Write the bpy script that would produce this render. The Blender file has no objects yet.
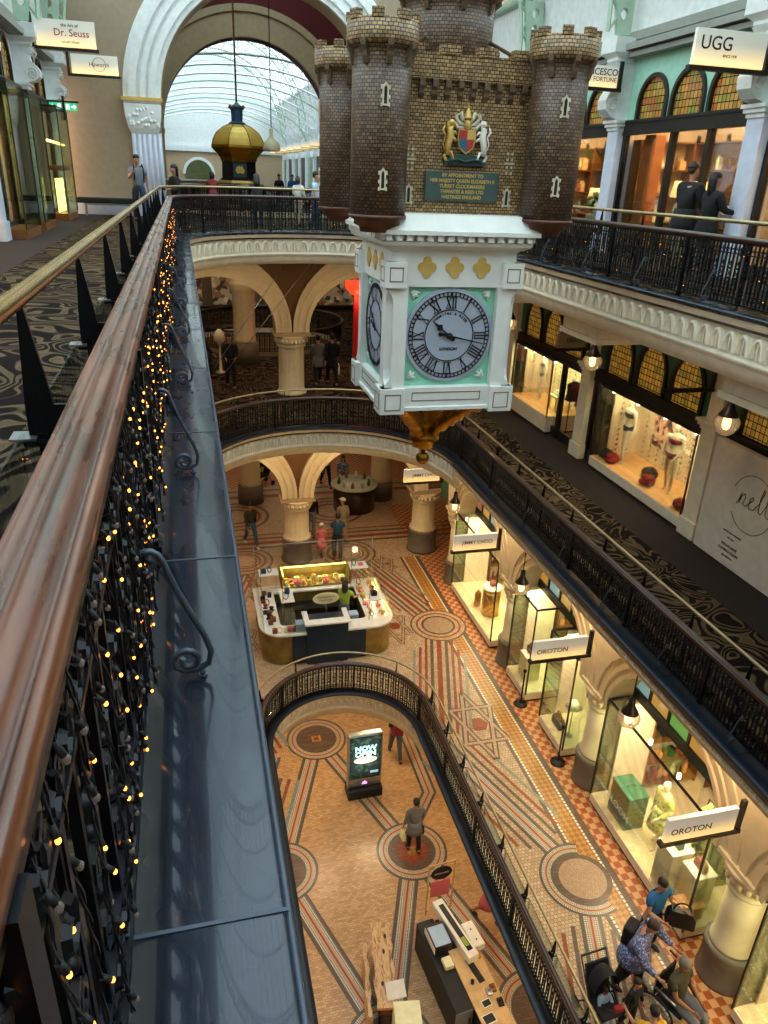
import bpy, bmesh, math, random
from mathutils import Vector, Matrix, Euler
from mathutils.geometry import tessellate_polygon
PI=math.pi; R=math.radians
sc=bpy.context.scene; COL=sc.collection
rnd=random.Random(7)
# ------------------------------------------------------------------ camera
def unit(v): return Vector(v).normalized()
F=745.0
dy=unit((-205.,-341.,F)); vx=-70.; vy=-(F*F+(-205.)*vx)/(-341.)
dn=unit((vx,vy,F)); dz=-dn; dx=dy.cross(dz)
# image axes (right, down, forward) expressed in the world
im_r=Vector((dx.x,dy.x,dz.x)); im_d=Vector((dx.y,dy.y,dz.y)); im_f=Vector((dx.z,dy.z,dz.z))
cam=bpy.data.cameras.new('camera'); camo=bpy.data.objects.new('camera',cam); COL.objects.link(camo)
m=Matrix.Identity(4)
for i in range(3): m[i][0]=im_r[i]; m[i][1]=-im_d[i]; m[i][2]=-im_f[i]
camo.matrix_world=m
cam.sensor_fit='VERTICAL'; cam.sensor_height=36; cam.sensor_width=27; cam.lens=F/1024*36; cam.clip_start=.03; cam.clip_end=300
sc.camera=camo
sc.view_settings.view_transform='Standard'; sc.view_settings.look='None'; sc.view_settings.gamma=1; sc.view_settings.exposure=0
sc.view_settings.use_curve_mapping=False
# ------------------------------------------------------------------ levels
Z3,F3=-1.21,-1.36      # ledge / floor of the top gallery
Z1,F1=-6.10,-6.25
ZG,FG=-11.6,-11.7
FL=-16.0
# ------------------------------------------------------------------ materials
def sr(c):
    f=lambda u: u/12.92 if u<=.04045 else ((u+.055)/1.055)**2.4
    return (f(c[0]),f(c[1]),f(c[2]),1)
def hx(s): return sr([int(s[i:i+2],16)/255 for i in (0,2,4)])
class NT:
    def __init__(s,name):
        s.m=bpy.data.materials.new(name); s.m.use_nodes=True; s.t=s.m.node_tree; s.n=s.t.nodes; s.l=s.t.links
        s.b=s.n['Principled BSDF']; s.o=s.n['Material Output']
    def N(s,t,**k):
        n=s.n.new(t)
        for a,v in k.items():
            if a.startswith('i_'): n.inputs[int(a[2:]) if a[2:].isdigit() else a[2:]].default_value=v
            else: setattr(n,a,v)
        return n
    def L(s,a,b): s.l.new(a,b)
    def S(s,k,v): s.b.inputs[k].default_value=v
    def ramp(s,fac,stops,interp='LINEAR'):
        r=s.n.new('ShaderNodeValToRGB'); r.color_ramp.interpolation=interp
        e=r.color_ramp.elements
        while len(e)<len(stops): e.new(.5)
        for q,(p,c) in zip(e,stops): q.position=p; q.color=c
        s.L(fac,r.inputs[0]); return r
    def coord(s,which='Object',scale=(1,1,1),rot=(0,0,0)):
        tc=s.n.new('ShaderNodeTexCoord'); mp=s.n.new('ShaderNodeMapping')
        mp.inputs['Scale'].default_value=scale; mp.inputs['Rotation'].default_value=rot
        s.L(tc.outputs[which],mp.inputs[0]); return mp.outputs[0]
    def bump(s,h,st=.3,d=.01):
        b=s.n.new('ShaderNodeBump'); b.inputs['Strength'].default_value=st; b.inputs['Distance'].default_value=d
        s.L(h,b.inputs['Height']); s.L(b.outputs[0],s.b.inputs['Normal'])
M={}
def plain(name,col,rough=.5,metal=0,emit=0,ecol=None,var=.08,scale=6,coat=0,bump=0):
    t=NT(name); c=hx(col); t.S('Roughness',rough); t.S('Metallic',metal)
    if coat: t.S('Coat Weight',coat)
    v=t.coord('Object',(scale,)*3); nz=t.N('ShaderNodeTexNoise',i_Scale=1.0,i_Detail=4.0); t.L(v,nz.inputs['Vector'])
    lo=tuple(x*(1-var) for x in c[:3])+(1,); hi=tuple(min(1,x*(1+var)) for x in c[:3])+(1,)
    r=t.ramp(nz.outputs[0],[(.3,lo),(.7,hi)]); t.L(r.outputs[0],t.b.inputs['Base Color'])
    if bump: t.bump(nz.outputs[0],bump,.01)
    if emit:
        t.b.inputs['Emission Color'].default_value=hx(ecol or col); t.S('Emission Strength',emit)
    M[name]=t.m; return t.m
plain('cream','e6dcc4',.55,bump=.05); plain('white_paint','dfe2e2',.5); plain('lavender_paint','c9cee0',.55)
plain('beige_wall','9c8b74',.8); plain('tan_wall','b39a7c',.8); plain('crimson','5a0d12',.8)
plain('mint','9fd0bd',.6); plain('truss_green','a9c2ae',.5); plain('dark_green','2f5a3c',.7)
plain('iron','0d1119',.38,.5,var=.3,scale=30); plain('black','0c0c0e',.5); plain('dark_frame','1a1614',.4)
plain('brass','c9a457',.25,1,var=.15); plain('brass_dull','b3a27c',.4,.8,var=.15); plain('gold','b98a35',.33,1,var=.25,scale=20,bump=.2); plain('gold_leaf','d9b767',.45,.4)
plain('steel','a8adb0',.3,.9); plain('dark_wood','30150d',.35,coat=.4,var=.3,scale=8); plain('mid_wood','7a4a20',.4,var=.25)
plain('pale_wood','c9a775',.5,var=.2,scale=4); plain('trim_blue','46505f',.35,.3); plain('grey_stone','6b6257',.6); plain('white_gloss','e8e6de',.25)
plain('navy','10283c',.4); plain('skin','b5836a',.6); plain('skin_tan','96674f',.6); plain('mannequin','e9dfc9',.35)
plain('hair_dark','15100d',.6,var=.3,scale=60); plain('hair_brown','3a2318',.6,var=.3,scale=60); plain('hair_grey','6d6863',.7)
plain('cloth_black','111115',.85); plain('cloth_grey','6f7276',.85); plain('cloth_slate','4a5563',.85); plain('denim','27364f',.85)
plain('cloth_white','d8d6d2',.85); plain('cloth_blue','1f5f97',.85); plain('cloth_pink','d9707a',.85); plain('cloth_red','7d2430',.85)
plain('cloth_yellow','e0a92a',.85); plain('cloth_olive','3b3a2b',.85); plain('cloth_khaki','9b8d74',.85); plain('cloth_green','8fa63c',.85)
plain('cloth_teal','1d4a66',.85); plain('cloth_paleblue','a9c0dc',.9); plain('rubber','18181a',.7)
plain('red_felt','8d1a20',.9,bump=.5,scale=40); plain('black_felt','1b1a1c',.9,bump=.5,scale=40); plain('paper','e6e2d6',.8)
plain('green_card','1f6a4b',.5); plain('ivory_card','e8e3b8',.6); plain('peach_card','e5b071',.6); plain('leaf','3f6a33',.6,var=.4,scale=12)
plain('porcelain','cdd2c4',.25); plain('brick_pink','8a4b3c',.7); plain('plastic_grey','7e8388',.5); plain('bag_white','dcdad4',.7)
plain('lamp_warm','ffd9a0',.5,0,6,'ffc070'); plain('bulb_amber','ffb050',.5,0,7,'ff9036'); plain('bulb_soft','40464c',.1,0,.06,'ffd9b0')
plain('shade_lit','ffd596',.7,0,2.2,'ffc777'); plain('strip_light','ffe08a',.5,0,6,'ffd36a'); plain('exit_green','20b070',.5,0,1.0,'20c080')
plain('exit_white','f2fff8',.5,0,1.5,'f2fff8'); plain('red_glow','e03020',.5,0,2.5,'ff3018'); plain('bulb_white','ffffff',.5,0,8,'fff0d8')
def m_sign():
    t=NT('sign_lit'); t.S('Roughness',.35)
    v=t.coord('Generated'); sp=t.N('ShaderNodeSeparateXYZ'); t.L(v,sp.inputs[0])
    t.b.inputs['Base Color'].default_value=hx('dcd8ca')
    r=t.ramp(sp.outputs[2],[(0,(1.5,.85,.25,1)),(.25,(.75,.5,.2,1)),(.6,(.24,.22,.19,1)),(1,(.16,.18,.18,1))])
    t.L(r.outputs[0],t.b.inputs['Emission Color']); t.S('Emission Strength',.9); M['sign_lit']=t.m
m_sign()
def m_rail():
    t=NT('rail_wood'); v=t.coord('Object',(9,.9,9)); nz=t.N('ShaderNodeTexNoise',i_Scale=2.2,i_Detail=5.0,i_Roughness=.55,i_Distortion=.3); t.L(v,nz.inputs['Vector'])
    r=t.ramp(nz.outputs[0],[(.22,hx('1e0d08')),(.42,hx('47200f')),(.58,hx('6b3a22')),(.8,hx('95603f'))])
    t.L(r.outputs[0],t.b.inputs['Base Color'])
    r2=t.ramp(nz.outputs[0],[(.3,(.2,)*3+(1,)),(.8,(.42,)*3+(1,))]); t.L(r2.outputs[0],t.b.inputs['Roughness'])
    t.S('Coat Weight',.5); t.S('Coat Roughness',.3); t.bump(nz.outputs[0],.15,.004); M['rail_wood']=t.m
m_rail()
def m_ledge():
    t=NT('ledge_paint'); v=t.coord('Object',(2.2,1.2,2)); nz=t.N('ShaderNodeTexNoise',i_Scale=2.0,i_Detail=3.0,i_Roughness=.5); t.L(v,nz.inputs['Vector'])
    r=t.ramp(nz.outputs[0],[(.3,hx('1d2431')),(.55,hx('252e3c')),(.8,hx('303b4a'))]); t.L(r.outputs[0],t.b.inputs['Base Color'])
    r2=t.ramp(nz.outputs[0],[(.3,(.2,)*3+(1,)),(.75,(.34,)*3+(1,))]); t.L(r2.outputs[0],t.b.inputs['Roughness'])
    t.S('Metallic',.35); t.S('Coat Weight',.3); M['ledge_paint']=t.m
m_ledge()
plain('ledge_dark','161c28',.35,.3,var=.25)
def m_brick(name,ca,cb):
    t=NT(name); uv=t.N('ShaderNodeUVMap'); uv.uv_map='UVMap'
    b=t.N('ShaderNodeTexBrick',i_Scale=1.0); b.inputs['Mortar Size'].default_value=.0045; b.inputs['Brick Width'].default_value=.052; b.inputs['Row Height'].default_value=.034
    b.inputs['Color1'].default_value=hx(ca); b.inputs['Color2'].default_value=hx(cb); b.inputs['Mortar'].default_value=hx('1c1410'); b.inputs['Mortar Smooth'].default_value=.3; b.inputs['Bias'].default_value=-.1
    nz=t.N('ShaderNodeTexNoise',i_Scale=9.0,i_Detail=5.0); t.L(uv.outputs[0],nz.inputs['Vector'])
    add=t.N('ShaderNodeVectorMath',operation='MULTIPLY_ADD'); t.L(nz.outputs['Color'],add.inputs[0]); add.inputs[1].default_value=(.02,.012,0); t.L(uv.outputs[0],add.inputs[2]); t.L(add.outputs[0],b.inputs['Vector'])
    mx=t.N('ShaderNodeMix',data_type='RGBA',blend_type='MULTIPLY'); mx.inputs[0].default_value=.6
    r=t.ramp(nz.outputs[0],[(.3,hx('9a8a76')),(.7,hx('fff2dd'))])
    t.L(b.outputs[0],mx.inputs[6]); t.L(r.outputs[0],mx.inputs[7]); t.L(mx.outputs[2],t.b.inputs['Base Color'])
    inv=t.N('ShaderNodeMath',operation='SUBTRACT'); inv.inputs[0].default_value=1; t.L(b.outputs['Fac'],inv.inputs[1])
    t.bump(inv.outputs[0],.9,.01); t.S('Roughness',.42); M[name]=t.m
m_brick('castle_stone_lit','c4a779','856b4c'); m_brick('tower_stone','80674f','503d30')  # curtain wall stone lightened: warm light on the castle put into its colour
def m_mosaic(name,c1,c2,cm,w,h,rough=.35,scale=1.,noise=True,offset=.5):
    t=NT(name); v=t.coord('Object',(scale,)*3)
    b=t.N('ShaderNodeTexBrick',i_Scale=1.0,offset=offset); b.inputs['Mortar Size'].default_value=min(w,h)*.07; b.inputs['Brick Width'].default_value=w; b.inputs['Row Height'].default_value=h
    b.inputs['Color1'].default_value=hx(c1); b.inputs['Color2'].default_value=hx(c2); b.inputs['Mortar'].default_value=hx(cm); t.L(v,b.inputs['Vector'])
    t.L(b.outputs[0],t.b.inputs['Base Color']); t.S('Roughness',rough); M[name]=t.m
m_mosaic('tile_field','cdb08e','b09070','7d6248',.07,.07)
m_mosaic('tile_field_pink','c9a58a','b58f74','8d7358',.05,.05)
m_mosaic('tile_lower','cda67a','ab845b','8f6d48',.11,.055,.3)
m_mosaic('tile_brown','6d5548','5a463c','4a382f',.3,.06)
m_mosaic('tile_rust','9a4c2c','83391f','6b3524',.2,.06)
m_mosaic('tile_disc','b99a80','a58468','84674f',.035,.035)
m_mosaic('tile_grey','8f8e7c','7f8072','6d6b5e',.1,.06)
def m_checker(name,a,b,s,rot=0):
    t=NT(name); v=t.coord('Object',(1,1,1),(0,0,rot)); c=t.N('ShaderNodeTexChecker',i_Scale=1/s); c.inputs[1].default_value=hx(a); c.inputs[2].default_value=hx(b)
    ad=t.N('ShaderNodeVectorMath',operation='ADD'); ad.inputs[1].default_value=(0.011,0.013,.51*s); t.L(v,ad.inputs[0]); t.L(ad.outputs[0],c.inputs[0])
    nz=t.N('ShaderNodeTexNoise',i_Scale=7.0); mx=t.N('ShaderNodeMix',data_type='RGBA',blend_type='MULTIPLY'); mx.inputs[0].default_value=.35
    t.L(v,nz.inputs['Vector']); t.L(c.outputs[0],mx.inputs[6]); t.L(nz.outputs[0],mx.inputs[7]); t.L(mx.outputs[2],t.b.inputs['Base Color']); t.S('Roughness',.3); M[name]=t.m
m_checker('tile_checker','dca878','b05c2c',.135)
m_checker('tile_ornate','c98f48','a56c30',.085,R(45))
def m_band():
    # v runs across the band, u along it in metres: brown edge, dotted white rows, tan, rust centre line
    t=NT('tile_band'); uv=t.N('ShaderNodeUVMap'); uv.uv_map='UVMap'; sp=t.N('ShaderNodeSeparateXYZ'); t.L(uv.outputs[0],sp.inputs[0])
    br,wh,tn,ru=hx('5b4a40'),(1,1,1,1),hx('bb9374'),hx('8c3f22')
    base=t.ramp(sp.outputs[1],[(0,br),(.16,hx('6e6252')),(.36,tn),(.455,ru),(.545,tn),(.64,hx('6e6252')),(.84,br)],'CONSTANT')
    mask=t.ramp(sp.outputs[1],[(0,(0,0,0,1)),(.17,wh),(.35,(0,0,0,1)),(.65,wh),(.83,(0,0,0,1))],'CONSTANT')
    mp=t.N('ShaderNodeMapping'); mp.inputs['Scale'].default_value=(1,.33,1); t.L(uv.outputs[0],mp.inputs[0])
    b=t.N('ShaderNodeTexBrick',i_Scale=1.0,offset=0.0); b.inputs['Brick Width'].default_value=.036; b.inputs['Row Height'].default_value=.0297
    b.inputs['Mortar Size'].default_value=.0055; b.inputs['Color1'].default_value=hx('ded7c4'); b.inputs['Color2'].default_value=hx('cfc7b2'); b.inputs['Mortar'].default_value=hx('5c5348'); t.L(mp.outputs[0],b.inputs['Vector'])
    mx=t.N('ShaderNodeMix',data_type='RGBA'); t.L(mask.outputs[0],mx.inputs[0]); t.L(base.outputs[0],mx.inputs[6]); t.L(b.outputs[0],mx.inputs[7])
    t.L(mx.outputs[2],t.b.inputs['Base Color']); t.S('Roughness',.3); M['tile_band']=t.m
m_band()
def m_dash():
    t=NT('tile_dash'); uv=t.N('ShaderNodeUVMap'); uv.uv_map='UVMap'
    b=t.N('ShaderNodeTexBrick',i_Scale=1.0,offset=0.0); b.inputs['Brick Width'].default_value=.085; b.inputs['Row Height'].default_value=2.0
    b.inputs['Mortar Size'].default_value=.012; b.inputs['Color1'].default_value=hx('e6e0cf'); b.inputs['Color2'].default_value=hx('d4ccb8'); b.inputs['Mortar'].default_value=hx('6a4a36'); 
    ad=t.N('ShaderNodeVectorMath',operation='ADD'); ad.inputs[1].default_value=(0,.5,0); t.L(uv.outputs[0],ad.inputs[0]); t.L(ad.outputs[0],b.inputs['Vector'])
    t.L(b.outputs[0],t.b.inputs['Base Color']); t.S('Roughness',.3); M['tile_dash']=t.m
m_dash()
def m_carpet():
    t=NT('carpet'); v=t.coord('Object',(1,1,1)); nz=t.N('ShaderNodeTexNoise',i_Scale=1.15,i_Detail=.6,i_Distortion=1.1); t.L(v,nz.inputs['Vector'])
    mu=t.N('ShaderNodeMath',operation='MULTIPLY'); t.L(nz.outputs[0],mu.inputs[0]); mu.inputs[1].default_value=75.0
    sn=t.N('ShaderNodeMath',operation='SINE'); t.L(mu.outputs[0],sn.inputs[0])
    n2=t.N('ShaderNodeTexNoise',i_Scale=2.2,i_Detail=1.0); t.L(v,n2.inputs['Vector'])
    m2=t.N('ShaderNodeMath',operation='MULTIPLY_ADD'); t.L(n2.outputs[0],m2.inputs[0]); m2.inputs[1].default_value=3.2; t.L(sn.outputs[0],m2.inputs[2])
    m3=t.N('ShaderNodeMath',operation='MULTIPLY'); t.L(m2.outputs[0],m3.inputs[0]); m3.inputs[1].default_value=.4
    r=t.ramp(m3.outputs[0],[(.0,hx('17100e')),(.70,hx('1b1311')),(.78,hx('544636')),(.92,hx('75634a')),(1,hx('5e4f3b'))])
    f=t.N('ShaderNodeTexNoise',i_Scale=160.0); t.L(v,f.inputs['Vector']); mx=t.N('ShaderNodeMix',data_type='RGBA',blend_type='MULTIPLY'); mx.inputs[0].default_value=.5
    t.L(r.outputs[0],mx.inputs[6]); t.L(f.outputs[0],mx.inputs[7]); t.L(mx.outputs[2],t.b.inputs['Base Color']); t.S('Roughness',.95); t.S('Specular IOR Level',.1); M['carpet']=t.m
m_carpet()
plain('carpet_plain','1c1210',.95,var=.3,scale=40)
def m_glass(name,tint,refl=.12,rough=.02):
    t=NT(name); tr=t.N('ShaderNodeBsdfTransparent'); tr.inputs[0].default_value=hx(tint); gl=t.N('ShaderNodeBsdfGlossy'); gl.inputs['Roughness'].default_value=rough
    lw=t.N('ShaderNodeLayerWeight',i_Blend=.25); mth=t.N('ShaderNodeMath',operation='MULTIPLY_ADD'); t.L(lw.outputs['Fresnel'],mth.inputs[0]); mth.inputs[1].default_value=.5; mth.inputs[2].default_value=refl*.3
    mx=t.N('ShaderNodeMixShader'); t.L(mth.outputs[0],mx.inputs[0]); t.L(tr.outputs[0],mx.inputs[1]); t.L(gl.outputs[0],mx.inputs[2]); t.L(mx.outputs[0],t.o.inputs[0]); M[name]=t.m
m_glass('glass','f6faf8'); m_glass('roof_glass','eaf6f2',.05,.2); m_glass('glass_green','e4efe6'); m_glass('globe_glass','fff4e0',.9,.08)
def m_globe():
    t=NT('globe_glass'); tr=t.N('ShaderNodeBsdfTransparent'); em=t.N('ShaderNodeEmission'); em.inputs[0].default_value=hx('ffcf90'); em.inputs[1].default_value=.9; gl=t.N('ShaderNodeBsdfGlossy'); gl.inputs['Roughness'].default_value=.05
    lw=t.N('ShaderNodeLayerWeight',i_Blend=.4); m1=t.N('ShaderNodeMixShader'); m1.inputs[0].default_value=.25; t.L(tr.outputs[0],m1.inputs[1]); t.L(em.outputs[0],m1.inputs[2]); m2=t.N('ShaderNodeMixShader'); t.L(lw.outputs['Facing'],m2.inputs[0]); t.L(m1.outputs[0],m2.inputs[1]); t.L(gl.outputs[0],m2.inputs[2]); t.L(m2.outputs[0],t.o.inputs[0]); M['globe_glass']=t.m
m_globe()
def m_stained(name,a,b,c,emit):
    t=NT(name); v=t.coord('Generated' if 0 else 'Object'); 
    br=t.N('ShaderNodeTexBrick',i_Scale=1.0,offset=.0); br.inputs['Brick Width'].default_value=.11; br.inputs['Row Height'].default_value=.13; br.inputs['Mortar Size'].default_value=.009
    mp=t.N('ShaderNodeMapping'); mp.inputs['Rotation'].default_value=(R(90),0,0); 
    sp=t.N('ShaderNodeSeparateXYZ'); t.L(v,sp.inputs[0]); cb=t.N('ShaderNodeCombineXYZ'); t.L(sp.outputs[1],cb.inputs[0]); t.L(sp.outputs[2],cb.inputs[1]); t.L(cb.outputs[0],br.inputs['Vector'])
    br.inputs['Color1'].default_value=(0,0,0,1); br.inputs['Color2'].default_value=(1,1,1,1); br.inputs['Mortar'].default_value=(.5,.5,.5,1)
    r=t.ramp(br.outputs[0],[(0,hx(a)),(.3,hx(b)),(.6,hx(c)),(.85,hx(a))]);
    mx=t.N('ShaderNodeMix',data_type='RGBA'); t.L(br.outputs['Fac'],mx.inputs[0]); t.L(r.outputs[0],mx.inputs[6]); mx.inputs[7].default_value=hx('15110c')
    t.L(mx.outputs[2],t.b.inputs['Base Color']); t.L(mx.outputs[2],t.b.inputs['Emission Color']); t.S('Emission Strength',emit); t.S('Roughness',.2); M[name]=t.m
m_stained('stained_top','a87c38','6f7a3a','955a30',.40); m_stained('stained_mid','b88a34','7c6c2c','a57630',.35)
def m_dots():
    t=NT('dotted_wall'); v=t.coord('Object'); sp=t.N('ShaderNodeSeparateXYZ'); t.L(v,sp.inputs[0])
    def band(out,per,frac):
        a=t.N('ShaderNodeMath',operation='DIVIDE'); t.L(out,a.inputs[0]); a.inputs[1].default_value=per
        f=t.N('ShaderNodeMath',operation='FRACT'); t.L(a.outputs[0],f.inputs[0]); l=t.N('ShaderNodeMath',operation='LESS_THAN'); t.L(f.outputs[0],l.inputs[0]); l.inputs[1].default_value=frac; return l.outputs[0]
    sm=t.N('ShaderNodeMath',operation='ADD'); t.L(sp.outputs[0],sm.inputs[0]); t.L(sp.outputs[1],sm.inputs[1]); y=band(sm.outputs[0],.30,.15); z=band(sp.outputs[2],.13,.45); mu=t.N('ShaderNodeMath',operation='MULTIPLY'); t.L(y,mu.inputs[0]); t.L(z,mu.inputs[1])
    mx=t.N('ShaderNodeMix',data_type='RGBA'); t.L(mu.outputs[0],mx.inputs[0]); mx.inputs[6].default_value=hx('e3d3b4'); mx.inputs[7].default_value=hx('3a1612'); t.L(mx.outputs[2],t.b.inputs['Base Color']); M['dotted_wall']=t.m
m_dots()
def m_print(name,base,spots,scale,emit=0):
    t=NT(name); v=t.coord('Object',(scale,)*3); vo=t.N('ShaderNodeTexVoronoi',i_Scale=1.0); t.L(v,vo.inputs['Vector'])
    sp=t.N('ShaderNodeSeparateXYZ'); t.L(vo.outputs['Color'],sp.inputs[0])
    st=[(0,hx(base))]+[((i+1)/(len(spots)+1)*.9,hx(c)) for i,c in enumerate(spots)]
    r=t.ramp(sp.outputs[0],st,'CONSTANT'); t.L(r.outputs[0],t.b.inputs['Base Color']); t.S('Roughness',.8)
    if emit: t.L(r.outputs[0],t.b.inputs['Emission Color']); t.S('Emission Strength',emit)
    M[name]=t.m
m_print('yellow_print','d9d23a',['f2eda0','6c9c3a','e8e04a','cfd9b0'],22)
m_print('blue_print','5d7596',['7f95b5','3d5274','a8b4c8'],30)
m_print('screen_picture','05080a',['0a1410','15281c','06090c','25402c','090c0e'],14,1.0)
m_print('goods','b08c60',['4a3222','c8b48c','7a6a48','8a5a40','40342c','a89878'],5,.15)
m_print('poster_print','e7cdb4',['6d3a34','c98a78','3a2220','e2b8a0'],9)
def m_slab():
    t=NT('wood_slab'); v=t.coord('Object',(7,1.6,7)); nz=t.N('ShaderNodeTexNoise',i_Scale=1.6,i_Detail=4.0,i_Distortion=1.6); t.L(v,nz.inputs['Vector'])
    r=t.ramp(nz.outputs[0],[(.3,hx('6e452a')),(.42,hx('b98a58')),(.55,hx('d8b586')),(.68,hx('b4804e')),(.78,hx('dcc096'))]); t.L(r.outputs[0],t.b.inputs['Base Color']); t.S('Roughness',.35); M['wood_slab']=t.m
m_slab()
# ------------------------------------------------------------------ mesh builder
class MB:
    def __init__(s): s.v=[]; s.f=[]; s.mi=[]; s.uv=[]; s.sm=[]; s.cur=0
    def face(s,idx,uv=None,smooth=False): s.f.append(tuple(idx)); s.mi.append(s.cur); s.uv.append(uv); s.sm.append(smooth)
    def quad(s,a,b,c,d,uv=None): 
        n=len(s.v); s.v+=[Vector(p) for p in (a,b,c,d)]; s.face((n,n+1,n+2,n+3),uv); return s
    def box(s,x0,y0,z0,x1,y1,z1,M4=None,bv=0):
        if x0>x1:x0,x1=x1,x0
        if y0>y1:y0,y1=y1,y0
        if z0>z1:z0,z1=z1,z0
        n=len(s.v); P=[]
        if bv:
            b=min(bv,(x1-x0)/2.1,(y1-y0)/2.1,(z1-z0)/2.1)
            bm=bmesh.new(); bmesh.ops.create_cube(bm,size=1); 
            for v in bm.verts: v.co=Vector((x0+(v.co.x+.5)*(x1-x0),y0+(v.co.y+.5)*(y1-y0),z0+(v.co.z+.5)*(z1-z0)))
            bmesh.ops.bevel(bm,geom=bm.edges[:],offset=b,segments=2,affect='EDGES',profile=.6)
            bm.verts.index_update()
            for v in bm.verts: s.v.append(M4@v.co if M4 else v.co.copy())
            for f in bm.faces: s.face([n+v.index for v in f.verts])
            bm.free(); return s
        for z in (z0,z1):
            for (x,y) in ((x0,y0),(x1,y0),(x1,y1),(x0,y1)): P.append(Vector((x,y,z)))
        s.v+= [M4@p if M4 else p for p in P]
        for q in ((0,3,2,1),(4,5,6,7),(0,1,5,4),(1,2,6,5),(2,3,7,6),(3,0,4,7)): s.face([n+i for i in q])
        return s
    def ring(s,pts): n=len(s.v); s.v+=[Vector(p) for p in pts]; return list(range(n,n+len(pts)))
    def loft(s,rings,close=True,caps=True,smooth=True,uvs=None):
        ids=[s.ring(r) for r in rings]; k=len(rings[0])
        for a in range(len(ids)-1):
            for i in range(k if close else k-1):
                j=(i+1)%k
                uv=None
                if uvs: uv=[uvs(a,i),uvs(a,i+1),uvs(a+1,i+1),uvs(a+1,i)]
                s.face((ids[a][i],ids[a][j],ids[a+1][j],ids[a+1][i]),uv,smooth)
        if caps and close: s.face(ids[0][::-1]); s.face(ids[-1])
        return s
    def tube(s,path,r,n=6,caps=True,ref=None):
        path=[Vector(p) for p in path]; rs=r if isinstance(r,(list,tuple)) else [r]*len(path); rings=[]
        up=None
        for i,p in enumerate(path):
            t=(path[min(i+1,len(path)-1)]-path[max(i-1,0)])
            t=t.normalized() if t.length>1e-9 else Vector((0,0,1))
            if up is None: up=Vector((0,0,1)) if abs(t.z)<.9 else Vector((1,0,0))
            a=t.cross(up); 
            if a.length<1e-4: a=t.cross(Vector((0,1,0.1)))
            a.normalize(); b=a.cross(t).normalized(); up=b
            rings.append([p+(a*math.cos(2*PI*k/n)+b*math.sin(2*PI*k/n))*rs[i] for k in range(n)])
        return s.loft(rings,True,caps,n>4)
    def cyl(s,c,r,z0,z1,n=16,r1=None):
        r1=r if r1 is None else r1
        return s.loft([[(c[0]+rr*math.cos(2*PI*k/n),c[1]+rr*math.sin(2*PI*k/n),z) for k in range(n)] for rr,z in ((r,z0),(r1,z1))])
    def lathe(s,c,prof,n=20,flute=None,uvscale=None):
        rings=[]
        for (r,z) in prof:
            rings.append([(c[0]+r*(flute(k,n) if flute else 1)*math.cos(2*PI*k/n),c[1]+r*(flute(k,n) if flute else 1)*math.sin(2*PI*k/n),z) for k in range(n)])
        uv=None
        if uvscale: 
            uv=lambda a,i:(i/n*2*PI*uvscale,prof[a][1])
        return s.loft(rings,True,True,True,uv)
    def prism(s,pts,d,axis='y',at=0,holes=None):
        # polygon in 2-D extruded along an axis; pts are (a,b): y->(x,z)  x->(y,z)  z->(x,y)
        loops=[pts]+(holes or []); flat=[p for l in loops for p in l]
        def mp(p,t):
            return Vector((p[0],t,p[1])) if axis=='y' else Vector((t,p[0],p[1])) if axis=='x' else Vector((p[0],p[1],t))
        tri=tessellate_polygon([[Vector((p[0],p[1],0)) for p in l] for l in loops])
        n=len(s.v); N=len(flat)
        s.v+=[mp(p,at) for p in flat]+[mp(p,at+d) for p in flat]
        for t in tri:
            if d: s.face((n+t[0],n+t[1],n+t[2]))
            s.face((n+N+t[2],n+N+t[1],n+N+t[0]))
        o=0
        if d:
            for l in loops:
                for i in range(len(l)):
                    j=(i+1)%len(l); s.face((n+o+i,n+o+j,n+N+o+j,n+N+o+i))
                o+=len(l)
        return s
    def sphere(s,c,r,n=12,m=8,sx=1,sy=1,sz=1,z0=-1,z1=1):
        rings=[]
        for i in range(m+1):
            a=math.asin(z0)+(math.asin(z1)-math.asin(z0))*i/m; rr=max(math.cos(a),.001)*r
            rings.append([(c[0]+rr*math.cos(2*PI*k/n)*sx,c[1]+rr*math.sin(2*PI*k/n)*sy,c[2]+math.sin(a)*r*sz) for k in range(n)])
        return s.loft(rings)
    def sweep(s,path,prof,close_prof=True,uv=False,smooth=True,normals=None):
        # path: (x,y) list, prof: (n,z) list; n measured to the right hand side of travel
        rings=[]; L=[0]
        for i in range(1,len(path)): L.append(L[-1]+math.dist(path[i],path[i-1]))
        nr=normals or pnorm(path)
        for i,p in enumerate(path): rings.append([(p[0]+nr[i][0]*a,p[1]+nr[i][1]*a,z) for a,z in prof])
        return s.loft(rings,close_prof,close_prof,smooth)
    def xf(s,M4,start=0):
        for i in range(start,len(s.v)): s.v[i]=M4@s.v[i]
        return s
    def bumpy(s,amp,seed=0,start=0):
        r_=random.Random(seed)
        for i in range(start,len(s.v)): s.v[i]=s.v[i]+Vector((r_.uniform(-amp,amp),r_.uniform(-amp,amp),r_.uniform(-amp,amp)))
        return s
def pnorm(path):
    out=[]
    for i in range(len(path)):
        a=path[max(i-1,0)]; b=path[min(i+1,len(path)-1)]; t=Vector((b[0]-a[0],b[1]-a[1])).normalized(); out.append((t.y,-t.x))
    return out
def wloc(p):
    v=Vector((0,0,0)); 
    m=Matrix.Identity(4); ch=[]
    while p: ch.append(p); p=p.parent
    for q in reversed(ch): m=m@Matrix.LocRotScale(q.location,q.rotation_euler,q.scale)
    return m
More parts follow.
